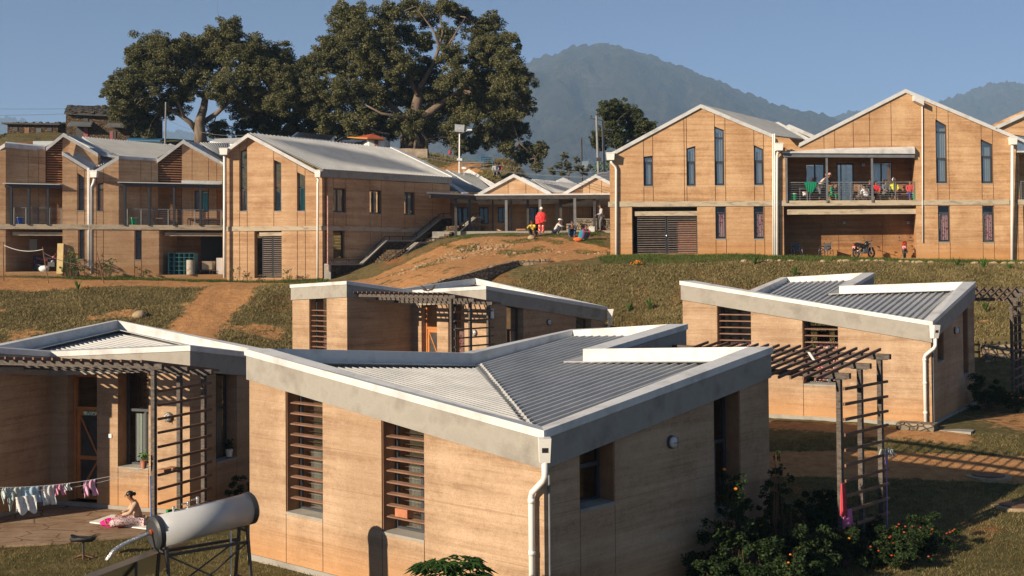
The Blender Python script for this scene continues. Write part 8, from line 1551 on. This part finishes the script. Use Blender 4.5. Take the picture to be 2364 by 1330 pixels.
# shrine
t = thing('shrine', 'small white shrine with a red and yellow pyramid roof under the big tree', 'shrine', at(848, 345, 97)); a, b = at(852, 343, 97), at(886, 320, 97); l = at(826, 343, 98.3)
m = MB(); m.prism([(a[0], 97, a[2]-1), (b[0], 97.5, a[2]-1), (b[0]+.2, 100, a[2]-1), (l[0], 99.5, a[2]-1), ], [(a[0], 97, b[2]), (b[0], 97.5, b[2]), (b[0]+.2, 100, b[2]), (l[0], 99.5, b[2])]); m.build('wall', M['white'], t)
zt_ = b[2]; c0 = np.array([(a[0]+b[0]+l[0])/3+.15, 98.7]); ap = np.array([c0[0]-.1, 98.7, at(845, 305.5, 98)[2]]); rim = [at(801, 320.5, 98.4), at(848, 322, 96.4), at(888, 324, 97.2)]; rim.append(np.array([rim[0][0]+2.0, 101, rim[0][2]])); d3 = np.array([0, 0, .14]); m = MB(); n = 4
m.add([p+d3 for p in rim]+[ap], [(i, (i+1) % 4, 4) for i in range(4)]+[(3, 2, 1, 0)]); m.build('roof', cloth('red_tin', (.42, .07, .03)), t); m = MB(); m.prism([p+(0, 0, .06) for p in rim], [p+d3 for p in rim]); m.build('yellow_band', mat('yellow_trim', (.42, .24, .02), .6), t); m = MB(); m.prism([p for p in rim], [p+(0, 0, .06) for p in rim]); m.build('red_band', mat('maroon_trim', (.22, .02, .02), .6), t)
m = MB(); m.tube([ap-(0, 0, .1), ap+(0, 0, .12), ap+(0, 0, .2), ap+(0, 0, .34)], [.12, .10, .05, .02], 8); m.build('finial', mat('gilt', (.5, .3, .05), .4, .5), t); opening(t, 'window', 865, 873, 324, 338, 97.2, 'wooddark', .1)
# platform wall, benches, lamp, poles
q0, q1 = at(909, 364, 97), at(985, 367, 96.4); lowwall('old concrete platform wall round the foot of the big fig tree', [(q0[0], 97.6, at(910, 342, 97.6)[2]), (q1[0], 97.2, at(983, 343, 97)[2])], .8, .5, 'platform', 'platform_wall')
def bench(label, px, py, Y, w=1.5, back=True, rot=0):
    g = gz(px, py, Y); t = thing('park_bench', label, 'bench', g, rot, 'blue metal benches on the village mound'); m = MB()
    for i in range(4): m.box(-w/2, w/2, -.2+i*.11, -.12+i*.11, .42, .45)
    m.build('seat', M['bluesteel'], t, False, True); m = MB()
    for z in (.58, .72, .86): m.box(-w/2, w/2, .22, .25, z, z+.05)
    for x in (-w/2+.03, 0, w/2-.03): m.bar((x, .235, .42), (x, .235, .92), .03, .03)
    m.build('backrest', M['bluesteel'], t, False, True)
    for x in (-w/2+.05, w/2-.05):
        m = MB(); m.bar((x, -.18, 0), (x, -.18, .62), .04, .04); m.bar((x, .22, 0), (x, .22, .44), .04, .04); m.bar((x, -.18, .62), (x, .22, .62), .04, .03); m.build('leg', M['bluesteel'], t, False, True)
bench('double bench on the skyline of the mound right of the lamp', 1103, 368, 94.6, 2.4); bench('single bench end beside the double bench on the mound', 1126, 369, 94.4, 1.0, rot=.6); bench('blue bench before the platform wall, left one', 936, 369, 94.5, 1.7, rot=.1); bench('blue bench before the platform wall, right one beside the bare slope', 962, 371, 94.2, 1.5, rot=-.2)
t = thing('solar_street_lamp', 'white pole with a small solar panel and lamp arm on the mound', 'street lamp', gz(1059, 395, 90)); a = at(1059, 398, 90); tp_ = at(1061, 296, 90); m = MB(); m.tube([(a[0], 90, min(a[2], tz(a[0], 90))-.5), tp_], [.07, .05], 10); m.build('pole', M['pipe'], t)
k = [at(1050, 287, 90.3), at(1072.5, 288.5, 90.3), at(1071, 304, 89.7), at(1049.5, 302.5, 89.7)]; m = MB(); m.prism([p-(0, 0, .04) for p in k], k); m.build('solar_panel', M['sheet'], t); m = MB(); m.tube([at(1061, 310, 90), at(1083, 300, 90)], .03, 7); m.build('lamp_arm', M['pipe'], t); m = MB(); q = at(1080, 301, 90); m.box(q[0]-.05, q[0]+.3, 89.93, 90.07, q[2]-.02, q[2]+.08); m.build('lamp_head', M['pipe'], t); m = MB(); q = at(1061, 369, 90); m.box(q[0]-.2, q[0]+.2, 89.85, 89.95, q[2]-.08, q[2]+.1); m.build('battery_box', M['paleblue'], t)
q = at(1066, 388, 89.5); m = MB(); m.box(q[0], q[0]+.32, 89.45, 89.5, q[2]-.08, q[2]+.08); m.bar((q[0]+.16, 89.5, q[2]-1), (q[0]+.16, 89.5, q[2]), .03, .03); tag(m.build('small_sign', M['white']), 'tiny white sign at the foot of the solar lamp', 'sign')
def upole(label, x0, y0, x1, y1, Y, r, mt='steelgrey', arm=False):
    a, b = at(x0, y0, Y), at(x1, y1, Y); t = thing('utility_pole', label, 'utility pole', (a[0], a[1], min(a[2], tz(a[0], a[1])))); m = MB(); m.tube([(a[0], a[1], min(a[2], tz(a[0], a[1]))-.5), b], [r*1.3, r], 9); m.build('pole', M[mt], t)
    if arm:
        m = MB(); m.bar(b+(-.45, 0, -.15), b+(.5, 0, -.35), .08, .08); m.build('cross_arm', M['steel'], t)
        for x in (-.4, 0, .42): m = MB(); m.ball(b+(x, 0, -.15-.2*(x+.4)*.5+.14), (.05, .05, .09), 7, 5); m.build('insulator', M['steel'], t)
        m = MB(); m.box(b[0]-.02, b[0]+.32, b[1]-.12, b[1]+.1, at(1380, 372, Y)[2], at(1380, 364, Y)[2]); m.build('fuse_box', M['steel'], t)
    return b
pb = upole('utility pole with cross arm and fuse box, left of the pair', 1384, 378, 1377, 268, 88, .085, 'concgrey', True); pb2 = upole('plain utility pole, right of the pair', 1398, 372, 1391, 276, 88.5, .08, 'concgrey')
pb3 = upole('thin dark pole carrying wires behind the veranda roofs', 1344, 400, 1342, 318, 96, .07, 'steel'); pb4 = upole('thin mast in front of the spreading fig tree', 380, 335, 383, 236, 92, .06, 'concgrey')
q = [at(1344, 372, 95.8), at(1359, 371, 95.8), at(1357, 390, 95.8), at(1342, 392, 95.8)]; m = MB(); m.prism(q, [p+(0, .05, 0) for p in q]); tag(m.build('noticeboard', noisy('faded_blue_board', (.12, .17, .24), (.2, .26, .33), 3, .7)), 'faded blue board fixed to the thin dark pole', 'board')
def wire(label, a, b, sag=.5, r=.014): m = MB(); a, b = np.array(a), np.array(b); n = 18; m.tube([a+(b-a)*i/n-(0, 0, sag*4*(i/n)*(1-i/n)) for i in range(n+1)], r, 4); tag(m.build('overhead_wire', M['steelgrey']), label, 'wire', 'overhead wires across the village')
wire('wire from the thin dark pole to the pole with the cross arm', pb3-(0, 0, .1), pb+(0, 0, -.1), .4); wire('wire from the mast down to the clinic gable', pb4-(0, 0, 1.3), at(585, 310, 80), .5); wire('upper wire at far left above the stone hut', at(-60, 251, 100), at(150, 251.5, 103), .02, .012); wire('lower wire at far left above the stone hut', at(-60, 266, 100), at(152, 263, 103), .05, .012)
wire('upper wire crossing in front of the mound to the right building', at(985, 360, 90), at(1405, 400, 80), .2); wire('middle wire crossing in front of the mound to the right building', at(985, 365, 90), at(1405, 412, 80), .3); wire('lower wire crossing in front of the mound below the other two', at(1062, 380, 90), at(1405, 405, 80), .35); wire('long wire rising right across the mountain to the cross arm', at(1205, 350, 110), pb+(-.3, 0, 0), .6, .02)
t = thing('gas_cylinder', 'red object hanging in the foliage beside the solar lamp', 'lantern', at(1039, 352, 93)); m = MB(); m.ball(at(1039, 352, 93), (.13, .13, .19), 10, 7); m.build('body', mat('red_enamel', (.35, .03, .02), .4), t)
flush()
# ================================================================== HAZE
hz = MB(); hz.box(-8300, 8300, -3200, 12300, -160, 650)
hm = bpy.data.materials.new('haze_air'); hm.use_nodes = True; nt = hm.node_tree; nt.nodes.clear()
ho_ = nt.nodes.new('ShaderNodeOutputMaterial'); pv = nt.nodes.new('ShaderNodeVolumePrincipled'); pv.inputs['Color'].default_value = (0.42, 0.66, 1.0, 1); pv.inputs['Density'].default_value = 0.00023; pv.inputs['Anisotropy'].default_value = 0.0
nt.links.new(pv.outputs[0], ho_.inputs['Volume'])
tag(hz.build('haze', hm), kind='stuff')
